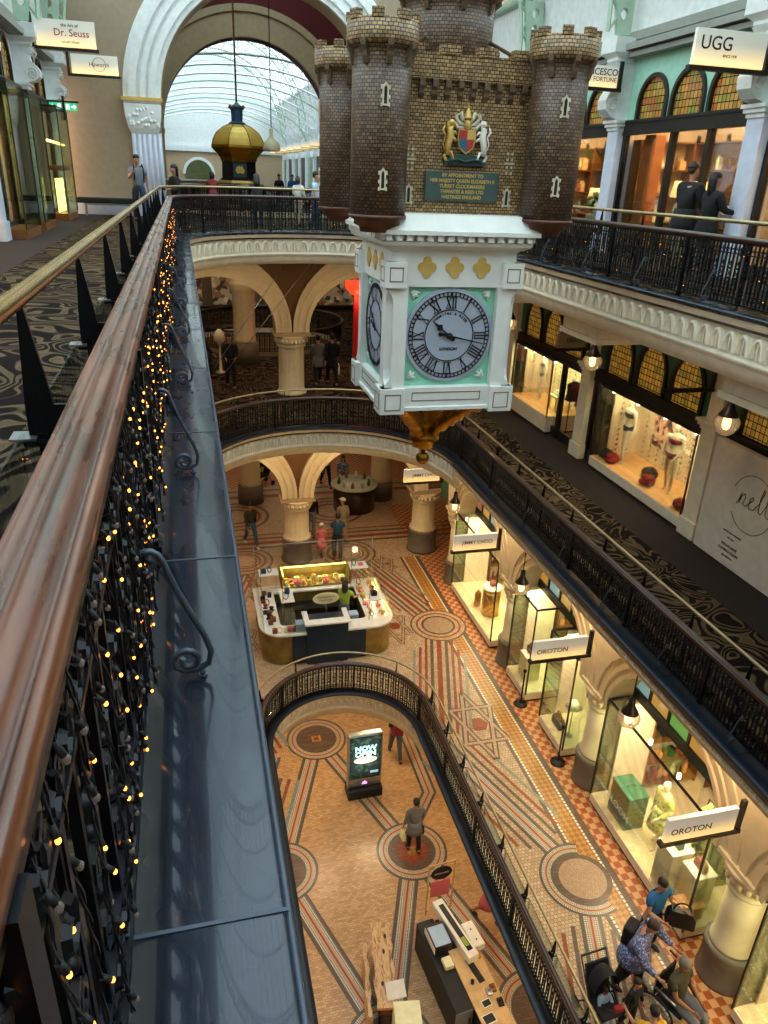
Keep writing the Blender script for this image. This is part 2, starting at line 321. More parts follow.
def mesh(name,mb,mats,fix=False):
    me=bpy.data.meshes.new(name); me.from_pydata([tuple(v) for v in mb.v],[],mb.f)
    if isinstance(mats,str): mats=[mats]
    for k in mats: me.materials.append(M[k])
    me.polygons.foreach_set('material_index',mb.mi); me.polygons.foreach_set('use_smooth',mb.sm)
    if any(u is not None for u in mb.uv):
        l=me.uv_layers.new(name='UVMap')
        for p,u in zip(me.polygons,mb.uv):
            if u:
                for k,li in enumerate(p.loop_indices): l.data[li].uv=u[k]
    me.validate(); me.update()
    bm=bmesh.new(); bm.from_mesh(me); bmesh.ops.recalc_face_normals(bm,faces=bm.faces[:]); bm.to_mesh(me); bm.free()
    return me
def ob(name,mb,mats,parent=None,loc=None,world=False,rz=0):
    """one mesh object; world=True: vertices are given in world space"""
    me=mb if isinstance(mb,bpy.types.Mesh) else None
    if me is None:
        if world and parent is not None:
            mi=wloc(parent).inverted(); mb.v=[mi@Vector(v) for v in mb.v]
        me=mesh(name,mb,mats)
    o=bpy.data.objects.new(name,me); COL.objects.link(o)
    if parent is not None: o.parent=parent
    if loc: o.location=loc
    if rz: o.rotation_euler[2]=rz
    return o
def tag(o,label,cat,group=None,kind=None):
    if label: o['label']=label
    if cat: o['category']=cat
    if group: o['group']=group
    if kind: o['kind']=kind
    return o
def thing(name,label,cat,loc=(0,0,0),rz=0,group=None):
    o=bpy.data.objects.new(name,None); COL.objects.link(o); o.location=loc; o.rotation_euler=(0,0,rz); o.empty_display_size=.1
    return tag(o,label,cat,group)
def struct(name,mb,mats): 
    o=ob(name,mb,mats); o['kind']='structure'; return o
def dup(o,loc,rz=None,label=None,group=None,parent=None):
    c=o.copy(); COL.objects.link(c); c.parent=parent
    if loc is not None: c.location=loc
    if rz is not None: c.rotation_euler[2]=rz
    if label: c['label']=label
    if group: c['group']=group
    for ch in list(o.children): dup(ch,None,None,None,None,c)
    return c
def text(name,body,size,mat,parent,loc,rot,align='CENTER',sx=1,ext=.002,bold=0,label=None):
    cu=bpy.data.curves.new(name,'FONT'); cu.body=body; cu.size=size; cu.align_x=align; cu.align_y='CENTER'; cu.extrude=ext; cu.offset=bold; cu.resolution_u=3
    t=bpy.data.objects.new(name,cu); COL.objects.link(t)
    dg=bpy.context.evaluated_depsgraph_get(); me=bpy.data.meshes.new_from_object(t.evaluated_get(dg)); bpy.data.objects.remove(t)
    me.materials.clear(); me.materials.append(M[mat])
    o=bpy.data.objects.new(name,me); COL.objects.link(o); o.parent=parent; o.location=loc; o.rotation_euler=rot; o.scale=(sx,1,1); return o
def light(name,kind,loc,power,col,size=.3,size_y=None,rot=(0,0,0),spread=None):
    l=bpy.data.lights.new(name,kind); l.energy=power; l.color=col
    if kind=='AREA':
        l.size=size
        if size_y: l.shape='RECTANGLE'; l.size_y=size_y
        if spread: l.spread=spread
    else: l.shadow_soft_size=size
    o=bpy.data.objects.new(name,l); COL.objects.link(o); o.location=loc; o.rotation_euler=rot; return o
def spiral(c,r0,r1,a0,turns,n=14,flip=1):
    return [(c[0]+(r0+(r1-r0)*i/n)*math.cos(a0+flip*turns*2*PI*i/n),c[1]+(r0+(r1-r0)*i/n)*math.sin(a0+flip*turns*2*PI*i/n)) for i in range(n+1)]
WARM=(1,.72,.42); WARMW=(1,.84,.62)
# ================================================================== SHELL
YB=-5.0
def arcpath(x0,x1,yc,y0,n=26):
    cx=(x0+x1)/2; r=(x1-x0)/2; ns=14
    p=[(x1,y0+(yc-y0)*i/ns) for i in range(ns)]
    p+=[(cx+r*math.cos(PI*i/n),yc+r*math.sin(PI*i/n)) for i in range(n+1)]
    p+=[(x0,yc+(y0-yc)*(i+1)/ns) for i in range(ns)]
    return p
P3=arcpath(.075,5.92,15.95,YB); PG=arcpath(1.16,4.5,13.0,0.5)
def circ(cx,cy,r,n=40): return [(cx+r*math.cos(2*PI*i/n),cy+r*math.sin(2*PI*i/n)) for i in range(n)]
DOME=(3.0,31.3,3.1)
def slab(nm,outer,holes,z0,z1,mat):
    mb=MB(); mb.prism(outer,z1-z0,'z',z0,holes); return struct(nm,mb,mat)
XL,XR=-6.2,12.2; YE=40.
OUT=[(XL,YB),(XR,YB),(XR,YE),(XL,YE)]
hd=circ(*DOME)
def grow(path,d): return [(a[0]+b[0]*d,a[1]+b[1]*d) for a,b in zip(path,pnorm(path))]
P3F=grow(P3,.24); PGF=grow(PG,.18)
slab('floor',OUT,[P3F,hd],F3-.06,F3,'carpet'); slab('ceiling',OUT,[P3F,hd],-1.93,F3-.07,'cream')
slab('floor',OUT,[P3F,hd],F1-.06,F1,'carpet'); slab('ceiling',OUT,[P3F,hd],-6.53,F1-.07,'cream')
slab('ceiling',OUT,[grow(PG,.24)],-12.0,FG-.08,'cream')
# dark carpet margin along the shop fronts of both upper galleries
for f in (F3,F1):
    mb=MB(); mb.box(8.3,YB,f,9.5,27,f+.004); mb.box(-3.5,YB,f,-2.4,27,f+.004); struct('trim_carpet_border',mb,'carpet_plain')
# ------------------------------------------------------------------ ledges and cornices
def ledge(nm,path,Z,Fl,mats,inner=.275):
    mb=MB(); mb.sweep(path,[(-.03,Z-.012),(-.018,Z),(inner,Z),(inner,Fl-.02),(.03,Fl-.02),(.03,Z-.07),(-.03,Z-.05)])
    mb.cur=1
    # thin joints between the metal sheets and a rolled front edge
    mb.tube([(p[0]-.0*n[0],p[1],Z-.012) for p,n in zip([(a[0]-b[0]*.03,a[1]-b[1]*.03) for a,b in zip(path,pnorm(path))],pnorm(path))],.008,6)
    return mb
def joints(mb,pts,Z):
    for (x,y,nx,ny) in pts:
        mb.box(0,-.004,0,.30,.004,.0025,Matrix.Translation((x,y,Z))@Matrix.Rotation(math.atan2(ny,nx),4,'Z'))
plain('iron_grey0','3d4756',.35,.3)
mb=ledge('',P3,Z3,F3,None); joints(mb,[(.105,.94+1.4*k,-1,0) for k in range(-4,11)]+[(5.89,.94+1.4*k,1,0) for k in range(-4,11)],Z3)
struct('trim_ledge_top',mb,['ledge_paint','iron_grey0'])
plain('ledge_mid','18202e',.3,.3,var=.25)
mb=ledge('',P3,Z1,F1,None); joints(mb,[(5.89,1.0+1.55*k,1,0) for k in range(-3,10)],Z1); struct('trim_ledge_middle',mb,['ledge_mid','ledge_dark'])
mb=ledge('',PG,ZG,FG,None,.2); struct('trim_ledge_ground',mb,['ledge_dark','ledge_dark'])
def cornice(nm,path,Z,h,mat='cream',pitch=.19,sh=0):
    path=grow(path,sh) if sh else path
    mb=MB(); a=Z; k0=1 if h>.6 else .55
    mb.sweep(path,[(.0,a-.04),(-.0,a-.065),(.02,a-.1*k0),(.02,a-.13*k0),(.055,a-.16*k0),(.075,a-.17*k0),(.085,a-.2*k0),(.085,a-h*.62),(.06,a-h*.66),(.05,a-h*.70),(.10,a-h*.76),(.12,a-h*.80),(.13,a-h),(.26,a-h),(.26,a-.04)])
    # carved row of arched leaves
    L=0; tot=sum(math.dist(path[i],path[i+1]) for i in range(len(path)-1)); n=int(tot/pitch); hh=(h*.62-.22*k0)
    seg=0; acc=0
    for k in range(n):
        s=(k+.5)*pitch
        while seg<len(path)-2 and acc+math.dist(path[seg],path[seg+1])<s: acc+=math.dist(path[seg],path[seg+1]); seg+=1
        p,q=Vector(path[seg]),Vector(path[seg+1]); t=(q-p).normalized(); c=p+t*(s-acc); nx,ny=t.y,-t.x
        if c.y<.5: continue
        Mx=Matrix(((t.x,-nx,0,c.x+nx*.085),(t.y,-ny,0,c.y+ny*.085),(0,0,1,a-.2*k0),(0,0,0,1)))
        w=pitch*.46; st=len(mb.v); rings=[]
        for (rw,dep) in ((1.,0),(.97,.04),(.74,.06),(.55,.008)):
            rings.append([(math.cos(PI*i/8)*w*rw, dep, -hh+ (math.sin(PI*i/8)*hh*(.45+.55*rw)) ) for i in range(9)])
        mb.loft(rings,False,False); mb.box(-w*.1,0,-hh,w*.1,.038,-hh*.25); mb.xf(Mx,st)
    struct(nm,mb,mat)
cornice('trim_cornice_top',P3,Z3,.74,'cream',.235)
for a,b,h,sh in ((0,15,.44,.03),(14,41,.76,0),(40,55,.44,.03)): cornice('trim_cornice_middle',P3[a:b],Z1,h,'cream',.2,sh)
for a,b,h,sh in ((0,15,.42,.10),(14,41,.72,0),(40,55,.42,.10)): cornice('trim_cornice_ground',PG[a:b],ZG,h,'cream',.17,sh)
# ------------------------------------------------------------------ ground floor tiling (one mesh with inlaid bands)
def stripuv(mb,pts,w,v0=0,v1=1,z=0,closed=False):
    n=len(pts); L=0; prev=None; off=[]
    for i in range(n):
        a=Vector(pts[(i-1)%n] if closed or i>0 else pts[i]); b=Vector(pts[(i+1)%n] if closed or i<n-1 else pts[i]); t=(b-a).normalized(); nn=Vector((t.y,-t.x))
        off.append((Vector(pts[i])+nn*w/2,Vector(pts[i])-nn*w/2))
    for i in range(n if closed else n-1):
        j=(i+1)%n; d=(Vector(pts[i])-Vector(pts[j])).length
        a,b=off[i]; c,e=off[j]
        mb.quad((a.x,a.y,z),(c.x,c.y,z),(e.x,e.y,z),(b.x,b.y,z),[(L,v0),(L+d,v0),(L+d,v1),(L,v1)]); L+=d
def medal(mb,cx,cy,rd,rb,ro,z,mats,a0=0,a1=2*PI,square=False):
    """disc rd, brown ring to rb, dotted band to ro"""
    n=48; cl=abs(a1-a0-2*PI)<1e-6
    A=[a0+(a1-a0)*i/n for i in range(n+(0 if cl else 1))]
    mb.cur=mats['tile_band']; rm=(rb+ro)/2; stripuv(mb,[(cx+rm*math.cos(a),cy+rm*math.sin(a)) for a in A],ro-rb,0,1,z,cl)
    mb.cur=mats['tile_brown']; mb.prism(circ(cx,cy,rb,40),0,'z',z+.0012)
    mb.cur=mats['tile_disc']; mb.prism(circ(cx,cy,rd,40),0,'z',z+.002)
FM=['tile_field','tile_band','tile_brown','tile_disc','tile_rust','tile_checker','tile_ornate','tile_dash','tile_field_pink','tile_grey','tile_lower']
FI={k:i for i,k in enumerate(FM)}
mb=MB(); mb.prism(OUT,.06,'z',FG-.07,[PGF])
z=FG+.002
def rect(x0,y0,x1,y1,k,zz=0): mb.cur=FI[k]; mb.quad((x0,y0,z+zz),(x1,y0,z+zz),(x1,y1,z+zz),(x0,y1,z+zz))
def line(a,b,w,k,zz=0): 
    mb.cur=FI[k]; stripuv(mb,[a,b],w,0,1,z+zz)
mb.v=[Vector((v[0],v[1],v[2]+.01)) if v[2]>FG-.02 else v for v in mb.v]
for sgn in (1,-1):
    mx=lambda x:3+(x-3)*sgn
    def rct(x0,y0,x1,y1,k,zz=0):
        a,b=mx(x0),mx(x1); rect(min(a,b),y0,max(a,b),y1,k,zz)
    rct(7.08,YB,9.4,26,'tile_checker'); 
    rct(6.42,YB,6.5,21.6,'tile_brown'); rct(6.95,YB,7.08,21.6,'tile_brown'); rct(6.5,YB,6.95,21.6,'tile_ornate')
    for x in (6.525,6.925): line((mx(x),YB),(mx(x),21.6),.045,'tile_dash',.001)
    def ln(a,b,w,k,zz=0): line((mx(a[0]),a[1]),(mx(b[0]),b[1]),w,k,zz)
    # lattice running from the side medallions to those by the back columns and down to the void
    Q=Vector((6.4,17.3)); T=Vector((4.75,22.2)); B=Vector((4.95,12.4))
    for yy,other in ((17.3,(T,B)),(8.56,(Vector((4.85,12.9)),Vector((4.95,4.2))))):
        c=Vector((6.41,yy))
        for tgt in other:
            d=(tgt-c).normalized(); nn=Vector((d.y,-d.x))
            big=yy<10
            if big: ln(c+d*.5,tgt,.4,'tile_band',.0012)
            else:
                for o,w,k in ((0,.13,'tile_rust'),(.2,.09,'tile_brown'),(-.2,.09,'tile_brown'),(.36,.07,'tile_rust'),(-.36,.07,'tile_rust')): ln(c+nn*o+d*.6,tgt+nn*o-d*.5,w,k,.0012)
            for o in ((.36,.52,.68) if not big else (.34,.52,.72)):
                for sg in (1,-1):
                    k={.36:'tile_brown',.34:'tile_brown',.52:'tile_rust',.68:'tile_grey',.72:'tile_grey'}[o]
                    ln(c+nn*o*sg+d*(.7+o*.9),tgt+nn*o*sg-d*.6,.075,k,.0010+.0001*sg+.0003*(tgt.y>c.y)+o*.0002)
        o1=(.43,.52,.78) if yy<10 else (.38,.45,.8)
        if yy<10: medal(mb,mx(6.41),yy,.44,.54,.80,z+.003,FI,*((R(72),R(292)) if sgn>0 else (R(-112),R(108))))
        else:
            mb.cur=FI['tile_field']; mb.prism(circ(mx(6.41),yy,.80,36),0,'z',z+.0022)
            for r_,w,k in ((.79,.05,'tile_brown'),(.62,.06,'tile_rust'),(.46,.07,'tile_brown')):
                mb.cur=FI[k]; stripuv(mb,circ(mx(6.41),yy,r_,40),w,0,1,z+.003,True)
            mb.cur=FI['tile_disc']; mb.prism(circ(mx(6.41),yy,.42,36),0,'z',z+.003)
    # ring by the back columns
    c=(mx(4.75),22.2)
    mb.cur=FI['tile_field']; mb.prism(circ(*c,.95,36),0,'z',z+.002)
    for r_,w,k in ((.92,.08,'tile_brown'),(.7,.1,'tile_rust'),(.52,.07,'tile_brown'),(.4,.05,'tile_rust')):
        mb.cur=FI[k]; stripuv(mb,circ(*c,r_,40),w,0,1,z+.003,True)
    # chevrons below that ring
    for o,w,k in ((0,.1,'tile_rust'),(.25,.07,'tile_brown'),(.42,.06,'tile_rust'),(.65,.08,'tile_brown'),(.85,.08,'tile_rust')):
        ln((4.75,21.3-o*1.6),(3.25,17.2-o*1.6),w*1.3,k,.0008)
    # six-pointed stars
    for (sx,sy,sr_) in ((6.02,13.0,.95),(5.15,17.5,.75),(5.85,21.2,.5)):
        for tri in (0,1):
            pts=[Vector((sx+sr_*.62*math.cos(R(90+60*tri+120*i)),sy+sr_*math.sin(R(90+60*tri+120*i))*1.25)) for i in range(3)]
            for i in range(3):
                a,b=pts[i],pts[(i+1)%3]
                ln(a,b,.15 if sr_>.8 else .1,'tile_brown',.0014+.0002*tri); ln(a,b,.07 if sr_>.8 else .04,'tile_field_pink' if sr_>.8 else 'tile_field',.0022+.0002*tri)
        mb.cur=FI['tile_rust']; mb.prism(circ(mx(sx),sy,sr_*.26,6),0,'z',z+.001)
rect(2.0,14.9,2.0,15,'tile_rust')
for tri in (0,1):
    pts=[Vector((3+.75*math.cos(R(90+60*tri+120*i)),21.4+.7*math.sin(R(90+60*tri+120*i)))) for i in range(3)]
    for i in range(3): line(pts[i],pts[(i+1)%3],.1,'tile_rust',.0014); line(pts[i],pts[(i+1)%3],.04,'tile_field',.002)
for yy,k,w in ((23.1,'tile_brown',.12),(23.45,'tile_rust',.2),(23.8,'tile_brown',.12),(24.1,'tile_rust',.1),(27.6,'tile_rust',.3),(28.2,'tile_brown',.15)): line((-3,yy),(9,yy),w,k,.0026)
rect(-3.5,28.6,9.3,34,'tile_checker',.001); 
for cx in (1.2,4.8):
    for r_,k in ((1.2,'tile_brown'),(.9,'tile_rust'),(.6,'tile_brown')): mb.cur=FI[k]; stripuv(mb,circ(cx,25.8,r_,36),.12,0,1,z+.003,True)
struct('floor',mb,FM)
# ------------------------------------------------------------------ lower ground floor tiling
mb=MB(); mb.cur=FI['tile_lower']; mb.box(-4,-5,FL-.1,10,22,FL); z=FL+.002
meds=[(3.0,18.15),(4.75,13.45),(1.35,13.5),(3.0,8.9),(6.3,8.9),(-.3,8.9),(4.75,4.3),(1.35,4.3)]
for i,j in ((0,1),(0,2),(1,3),(2,3),(1,4),(2,5),(3,6),(3,7),(4,6)):
    a,b=Vector(meds[i]),Vector(meds[j]); d=(b-a).normalized(); mb.cur=FI['tile_band']; stripuv(mb,[a+d*.7,b-d*.7],.50,0,1,z+.0002*(i+2*j))
stripuv(mb,[Vector((4.9,14.1)),Vector((5.8,15.3)),Vector((5.8,18.3)),Vector((5.2,19.6))],.42,0,1,z+.0031); stripuv(mb,[Vector((6.9,3)),Vector((6.9,15))],.42,0,1,z+.0033)
for k,(a,b) in enumerate(meds):
    medal(mb,a,b,.0001,.56,.93,z+.0035,FI)
    mb.cur=FI['tile_rust']; mb.prism(circ(a,b,.40,30),0,'z',z+.006) if k%2 else None
    mb.cur=FI['tile_ornate']; c45=[(a+.2*math.cos(R(45+90*i)),b+.2*math.sin(R(45+90*i))) for i in range(4)]; mb.prism(c45,0,'z',z+.007)
    mb.cur=FI['tile_brown']; mb.prism([(a+.1*math.cos(R(45+90*i)),b+.1*math.sin(R(45+90*i))) for i in range(4)],0,'z',z+.008) if k%2==0 else None
struct('floor',mb,FM)
mb=MB(); mb.box(-4,20.0,FL,10,20.15,-12.0); mb.box(-4.1,-5,FL,-4,20,-12.0); mb.box(9.4,-5,FL,9.5,20,-12.0); mb.box(-4,-5.1,FL,10,-5,-12.0); struct('wall_lower_ground',mb,'cream')
# ------------------------------------------------------------------ outer walls of the hall
mb=MB()
mb.box(XL-.2,YB-.2,FG,XR+.2,YB,9.8); struct('wall_south',mb,'beige_wall')
mb=MB(); mb.box(XR,YB,FG,XR+.2,27,3.0); struct('wall_east',mb,'cream')
mb=MB(); mb.box(XL-.2,YB,FG,XL,27,3.0); struct('wall_west',mb,'cream')
# cross wall with the great arch (Y 27) and the second arch (Y 36)
def archpts(cx,cz,r,zb,n=32): return [(cx+r,zb)]+[(cx+r*math.cos(PI*i/n),cz+r*math.sin(PI*i/n)) for i in range(n+1)]+[(cx-r,zb)]
def crosswall(y,t,r,cz,mat,zt,x0=XL,x1=XR):
    mb=MB(); a=archpts(3,cz,r,F3); mb.prism([(x1,zt),(x0,zt),(x0,F3),(3-r,F3)]+a[::-1][1:-1]+[(3+r,F3),(x1,F3)],t,'y',y); return mb
struct('wall_cross',crosswall(27.0,.9,3.45,1.9,None,10),'beige_wall')
struct('wall_cross_north',crosswall(36.0,.8,3.5,1.56,None,10),'crimson')
mb=MB()
def ring_y(mb,y0,d,r0,r1,cz,n=40,legs=None):
    o=[(3+r1*math.cos(PI*i/n),cz+r1*math.sin(PI*i/n)) for i in range(n+1)]; q=[(3+r0*math.cos(PI*i/n),cz+r0*math.sin(PI*i/n)) for i in range(n+1)]
    mb.prism(o+q[::-1],d,'y',y0)
for r0,r1,d in ((3.4,4.5,.12),(3.55,3.75,.2),(3.85,4.0,.2),(4.12,4.35,.22)): ring_y(mb,27-d,d,r0,r1,1.9)
struct('trim_arch_moulding',mb,'white_paint')
mb=MB()
for s in (-1,1):
    xc=3+s*3.9; mb.box(xc-.45,26.86,F3,xc+.45,27,1.05)
    for k in range(6): x=xc-.38+.152*k; mb.cyl((x,26.86),.05,F3+.3,1.0,8)
    mb.box(xc-.5,26.8,F3,xc+.5,27,F3+.32)
struct('trim_arch_pilaster',mb,'lavender_paint')
mb=MB()
for s in (-1,1):
    xc=3+s*3.95; st=len(mb.v); mb.box(xc-.55,26.78,1.85,xc+.55,27.05,1.92); 
    mb.loft([[(xc-w,26.84-d,z_),(xc+w,26.84-d,z_),(xc+w,27,z_),(xc-w,27,z_)] for w,d,z_ in ((.4,0,1.02),(.46,.05,1.15),(.53,.08,1.5),(.55,.08,1.83))],smooth=False)
    for k in range(26): mb.sphere((xc+rnd.uniform(-.45,.45),26.77,rnd.uniform(1.2,1.75)),.06,6,4,1,.5,1)
struct('trim_arch_capital',mb,'white_paint')
mb=MB()
for s in (-1,1): mb.box(3+s*3.95-.6,26.74,1.9,3+s*3.95+.6,27.05,2.0)
struct('trim_arch_band',mb,'gold_leaf')
mb=MB()
for r0,r1,d in ((3.5,4.65,.12),(3.5,3.62,.3),(4.4,4.65,.2)): ring_y(mb,36-d,d,r0,r1,1.56)
for s in (-1,1): mb.box(3+s*4.05-.55,35.88,F3,3+s*4.05+.55,36,1.5); mb.box(3+s*4.05-.6,35.8,1.4,3+s*4.05+.6,36,1.6)
struct('trim_inner_arch',mb,'tan_wall')
mb=MB(); ring_y(mb,27.0,1.0,3.38,3.46,1.9); struct('trim_arch_soffit',mb,'tan_wall')
mb=MB(); mb.box(XL,27.9,F3,XL+2.9,36,10); mb.box(XR-2.9,27.9,F3,XR,36,10); struct('wall_transept',mb,'tan_wall')
mb=MB(); mb.prism([(XL,27),(XR,27),(XR,36.9),(XL,36.9)],.2,'z',9.6,[circ(3,31.5,3.6)]); struct('ceiling',mb,'crimson')
mb=MB(); mb.sphere((3,31.5,9.7),3.7,24,8,1,1,.6,0,1); struct('window_dome',mb,'roof_glass')
mb=MB(); mb.box(-3.4,26.93,F3,XL+1,27,F3+.5); mb.box(-3.4,26.93,F3,-1.3,27,F3+.42); mb.box(-3.4,26.9,F3+.42,-1.3,27,F3+.47); struct('baseboard_cross',mb,'lavender_paint')
# back enclosure of the two lower levels
mb=MB(); mb.box(XL,YE,FG,XR,YE+.2,F3); struct('wall_north_lower',mb,'beige_wall')
mb=MB(); mb.box(XL,27,FG,XL+.2,YE,F3); mb.box(XR-.2,27,FG,XR,YE,F3); struct('wall_sides_lower',mb,'tan_wall')
# ------------------------------------------------------------------ vaulted glass roof of this hall and of the north hall
def vault(y0,y1,step,cx,rad,cz,nmr,a_w=14):
    A=lambda a,r:(cx+r*math.cos(a),cz+r*math.sin(a))
    for s in (0,1):
        mb=MB(); rr=[]
        for y in (y0,y1): rr.append([(A(R(a) if not s else PI-R(a),rad)[0],y,A(R(a) if not s else PI-R(a),rad)[1]) for a in range(0,a_w+1,2)])
        mb.loft(rr,False,False); struct('ceiling',mb,'white_paint')
    mb=MB(); rr=[[(A(R(a),rad)[0],y,A(R(a),rad)[1]) for a in range(a_w,181-a_w,4)] for y in (y0,y1)]; mb.loft(rr,False,False); g=struct('window_'+nmr,mb,'roof_glass')
    mb=MB()
    for a in list(range(a_w,181-a_w,8))+[180-a_w]:
        p=A(R(a),rad-.03); mb.tube([(p[0],y0,p[1]),(p[0],y1,p[1])],.05 if a not in (a_w,180-a_w) else .13,5)
    y=y0+.4
    while y<y1:
        mb.tube([(A(R(a),rad-.05)[0],y,A(R(a),rad-.05)[1]) for a in range(a_w,181-a_w,6)],.035,4); y+=(1.14 if y0<20 else 2.6)
    struct('trim_glazing_bars',mb,'truss_green' if y0<20 else 'white_paint')  # far hall bars whitened, its blown-out glare put into their colour
def rib(mb,y,cx,rad,cz,lat=True):
    A=lambda a,r:(cx+r*math.cos(a),y,cz+r*math.sin(a))
    mb.tube([A(R(a),rad-.1) for a in range(0,181,5)],.05,4); mb.tube([A(R(a),rad-.55) for a in range(0,181,5)],.05,4)
    for a in range(0,180,6):
        mb.tube([A(R(a),rad-.1),A(R(a+6),rad-.55)],.028,4); mb.tube([A(R(a+6),rad-.1),A(R(a),rad-.55)],.028,4)
vault(YB,27,1,3,6.5,3.0,'roof'); 
PY=[-1.65,2.9,7.45,12.0,16.6,21.15,25.7]
for y in PY:
    mb=MB(); rib(mb,y,3,6.4,3.0)
    for s in (-1,1):   # pierced bracket where the rib meets the wall
        xb=3+s*6.35
        holes=[[(xb-s*.2+ .09*math.cos(-2*PI*i/12),3.32+k*.36+.11*math.sin(-2*PI*i/12)) for i in range(12)] for k in range(3)]
        mb.prism([(xb,2.95),(xb,4.3),(xb-s*.5,4.3),(xb-s*.42,3.6),(xb-s*.3,2.95)],.12,'y',y-.06,holes)
    tag(ob('roof_truss',mb,'truss_green'),'pale green pierced iron roof truss curving up over the hall','roof truss','pale green roof trusses of the hall')
# north hall
NY0,NY1=36.8,78.
vault(NY0,NY1,1,3,6.5,3.0,'north_roof',24)
for i in range(11):
    y=38.5+3.7*i; mb=MB(); rib(mb,y,3,6.3,3.0)
    mb.tube([(3+6.2*math.cos(R(a)),y,2.2+2.6*math.sin(R(a))) for a in range(0,181,9)],.05,4)
    tag(ob('roof_truss',mb,'white_paint' if i%3 else 'truss_green'),'pale lattice roof truss of the bright hall beyond the arches','roof truss','lattice trusses of the far hall')
mb=MB(); mb.box(XL+2.6,NY0,F3-.1,XR-2.6,NY1,F3); struct('floor',mb,'carpet_plain')
mb=MB(); mb.prism([(-3.6,F3),(9.6,F3),(9.6,3),(9.4,4.5),(8.3,6.8),(6,9.0),(3,9.6),(0,9.0),(-2.3,6.8),(-3.4,4.5),(-3.6,3)],.2,'y',NY1); struct('wall_north_end',mb,'white_paint')
mb=MB(); mb.box(-3.5,NY1-.15,F3,9.5,NY1,1.9); struct('trim_north_wall',mb,'tan_wall')
mb=MB(); mb.prism(archpts(1.8,-.2,1.25,F3,20),.06,'y',NY1-.24); struct('window_north',mb,'glass_green')
mb=MB(); ring=[(1.8+1.45*math.cos(PI*i/20),-.2+1.45*math.sin(PI*i/20)) for i in range(21)]; r2=[(1.8+1.2*math.cos(PI*i/20),-.2+1.2*math.sin(PI*i/20)) for i in range(21)]
mb.prism(ring+r2[::-1],.2,'y',NY1-.35); mb.box(-3.5,NY1-.4,1.7,9.5,NY1-.1,2.1); struct('trim_north_window',mb,'white_paint')
for s,nm in ((1,'wall_north_east'),(-1,'wall_north_west')):
    mb=MB(); x=3+s*6.5; mb.box(x,NY0,F3,x+s*.2,NY1,3.2); struct(nm,mb,'white_paint')
i=0
y=39.
while y<76:
    for s in (1,-1):
        mb=MB(); x=3+s*6.5; mb.box(x-s*.28,y-.2,F3,x,y+.2,1.3); mb.box(x-s*.36,y-.25,1.25,x,y+.25,1.5); mb.loft([[(x-s*w,y-.16,z_),(x-s*w,y+.16,z_),(x,y+.16,z_),(x,y-.16,z_)] for w,z_ in ((.15,1.5),(.5,1.8),(.62,2.2),(.4,2.5),(.7,2.7),(.7,3.0))],smooth=False)
        tag(ob('pilaster',mb,'white_paint'),'white wall pilaster in the bright hall beyond the arches','pilaster','pilasters of the far hall')
    mb=MB(); mb.box(9.38,y+.5,F3+.3,9.5,y+3.3,1.3); struct('window_shopfront',mb,'glass_green' if i%2 else 'dark_frame')
    t=thing('hanging_sign_board','small white projecting sign board in the far hall','sign',(8.4,y,1.9),0,'sign boards along the far hall'); q=MB(); q.box(-.55,-.04,-.16,.55,.04,.16); ob('board',q,'sign_lit',t); q=MB(); q.box(-.6,-.06,-.24,1.1,.06,-.17); ob('bracket',q,'gold_leaf',t)
    i+=1; y+=3.7
# ================================================================== BALUSTRADES
def panel_mesh(w,h,name='iron_panel'):
    mb=MB(); 
    mb.box(0,-.012,0,w,.012,.02); mb.box(0,-.012,h-.02,w,.012,h); mb.box(0,-.008,h-.13,w,.008,h-.118); mb.box(0,-.008,.12,w,.008,.132)
    n=4; g=w/n
    for i in range(n):
        x=g*(i+.5); mb.box(x-.007,-.007,0,x+.007,.007,h)
        if i%2==0: mb.box(x-.016,-.004,0,x+.016,.004,h)
    def sp(cx,cz,r,a0,fl,n_=10,rt=.0065,tn=1.15): mb.tube([(a,.006,b) for a,b in spiral((cx,cz),r,r*.22,a0,tn,n_,fl)],rt,3)
    for i in range(n):
        c=g*i+g*.5
        for (cz,a0,fl) in ((h-.075,PI/2,1),(.075,-PI/2,-1)): sp(c+g*.25,cz,g*.34,a0,fl); sp(c-g*.25,cz,g*.34,a0,-fl)
    for i in (0,2):
        c=g*(i+1)
        for zz in (h*.34,h*.5,h*.66): sp(c+.001,zz,g*.40,PI/2 if zz>h*.4 else -PI/2,1 if zz!=h*.5 else -1,11,.007,1.3)
        for zz in (h*.42,h*.58): mb.sphere((c,.0,zz),.013,6,4)
    return mesh(name,mb,'iron')
PAN={}
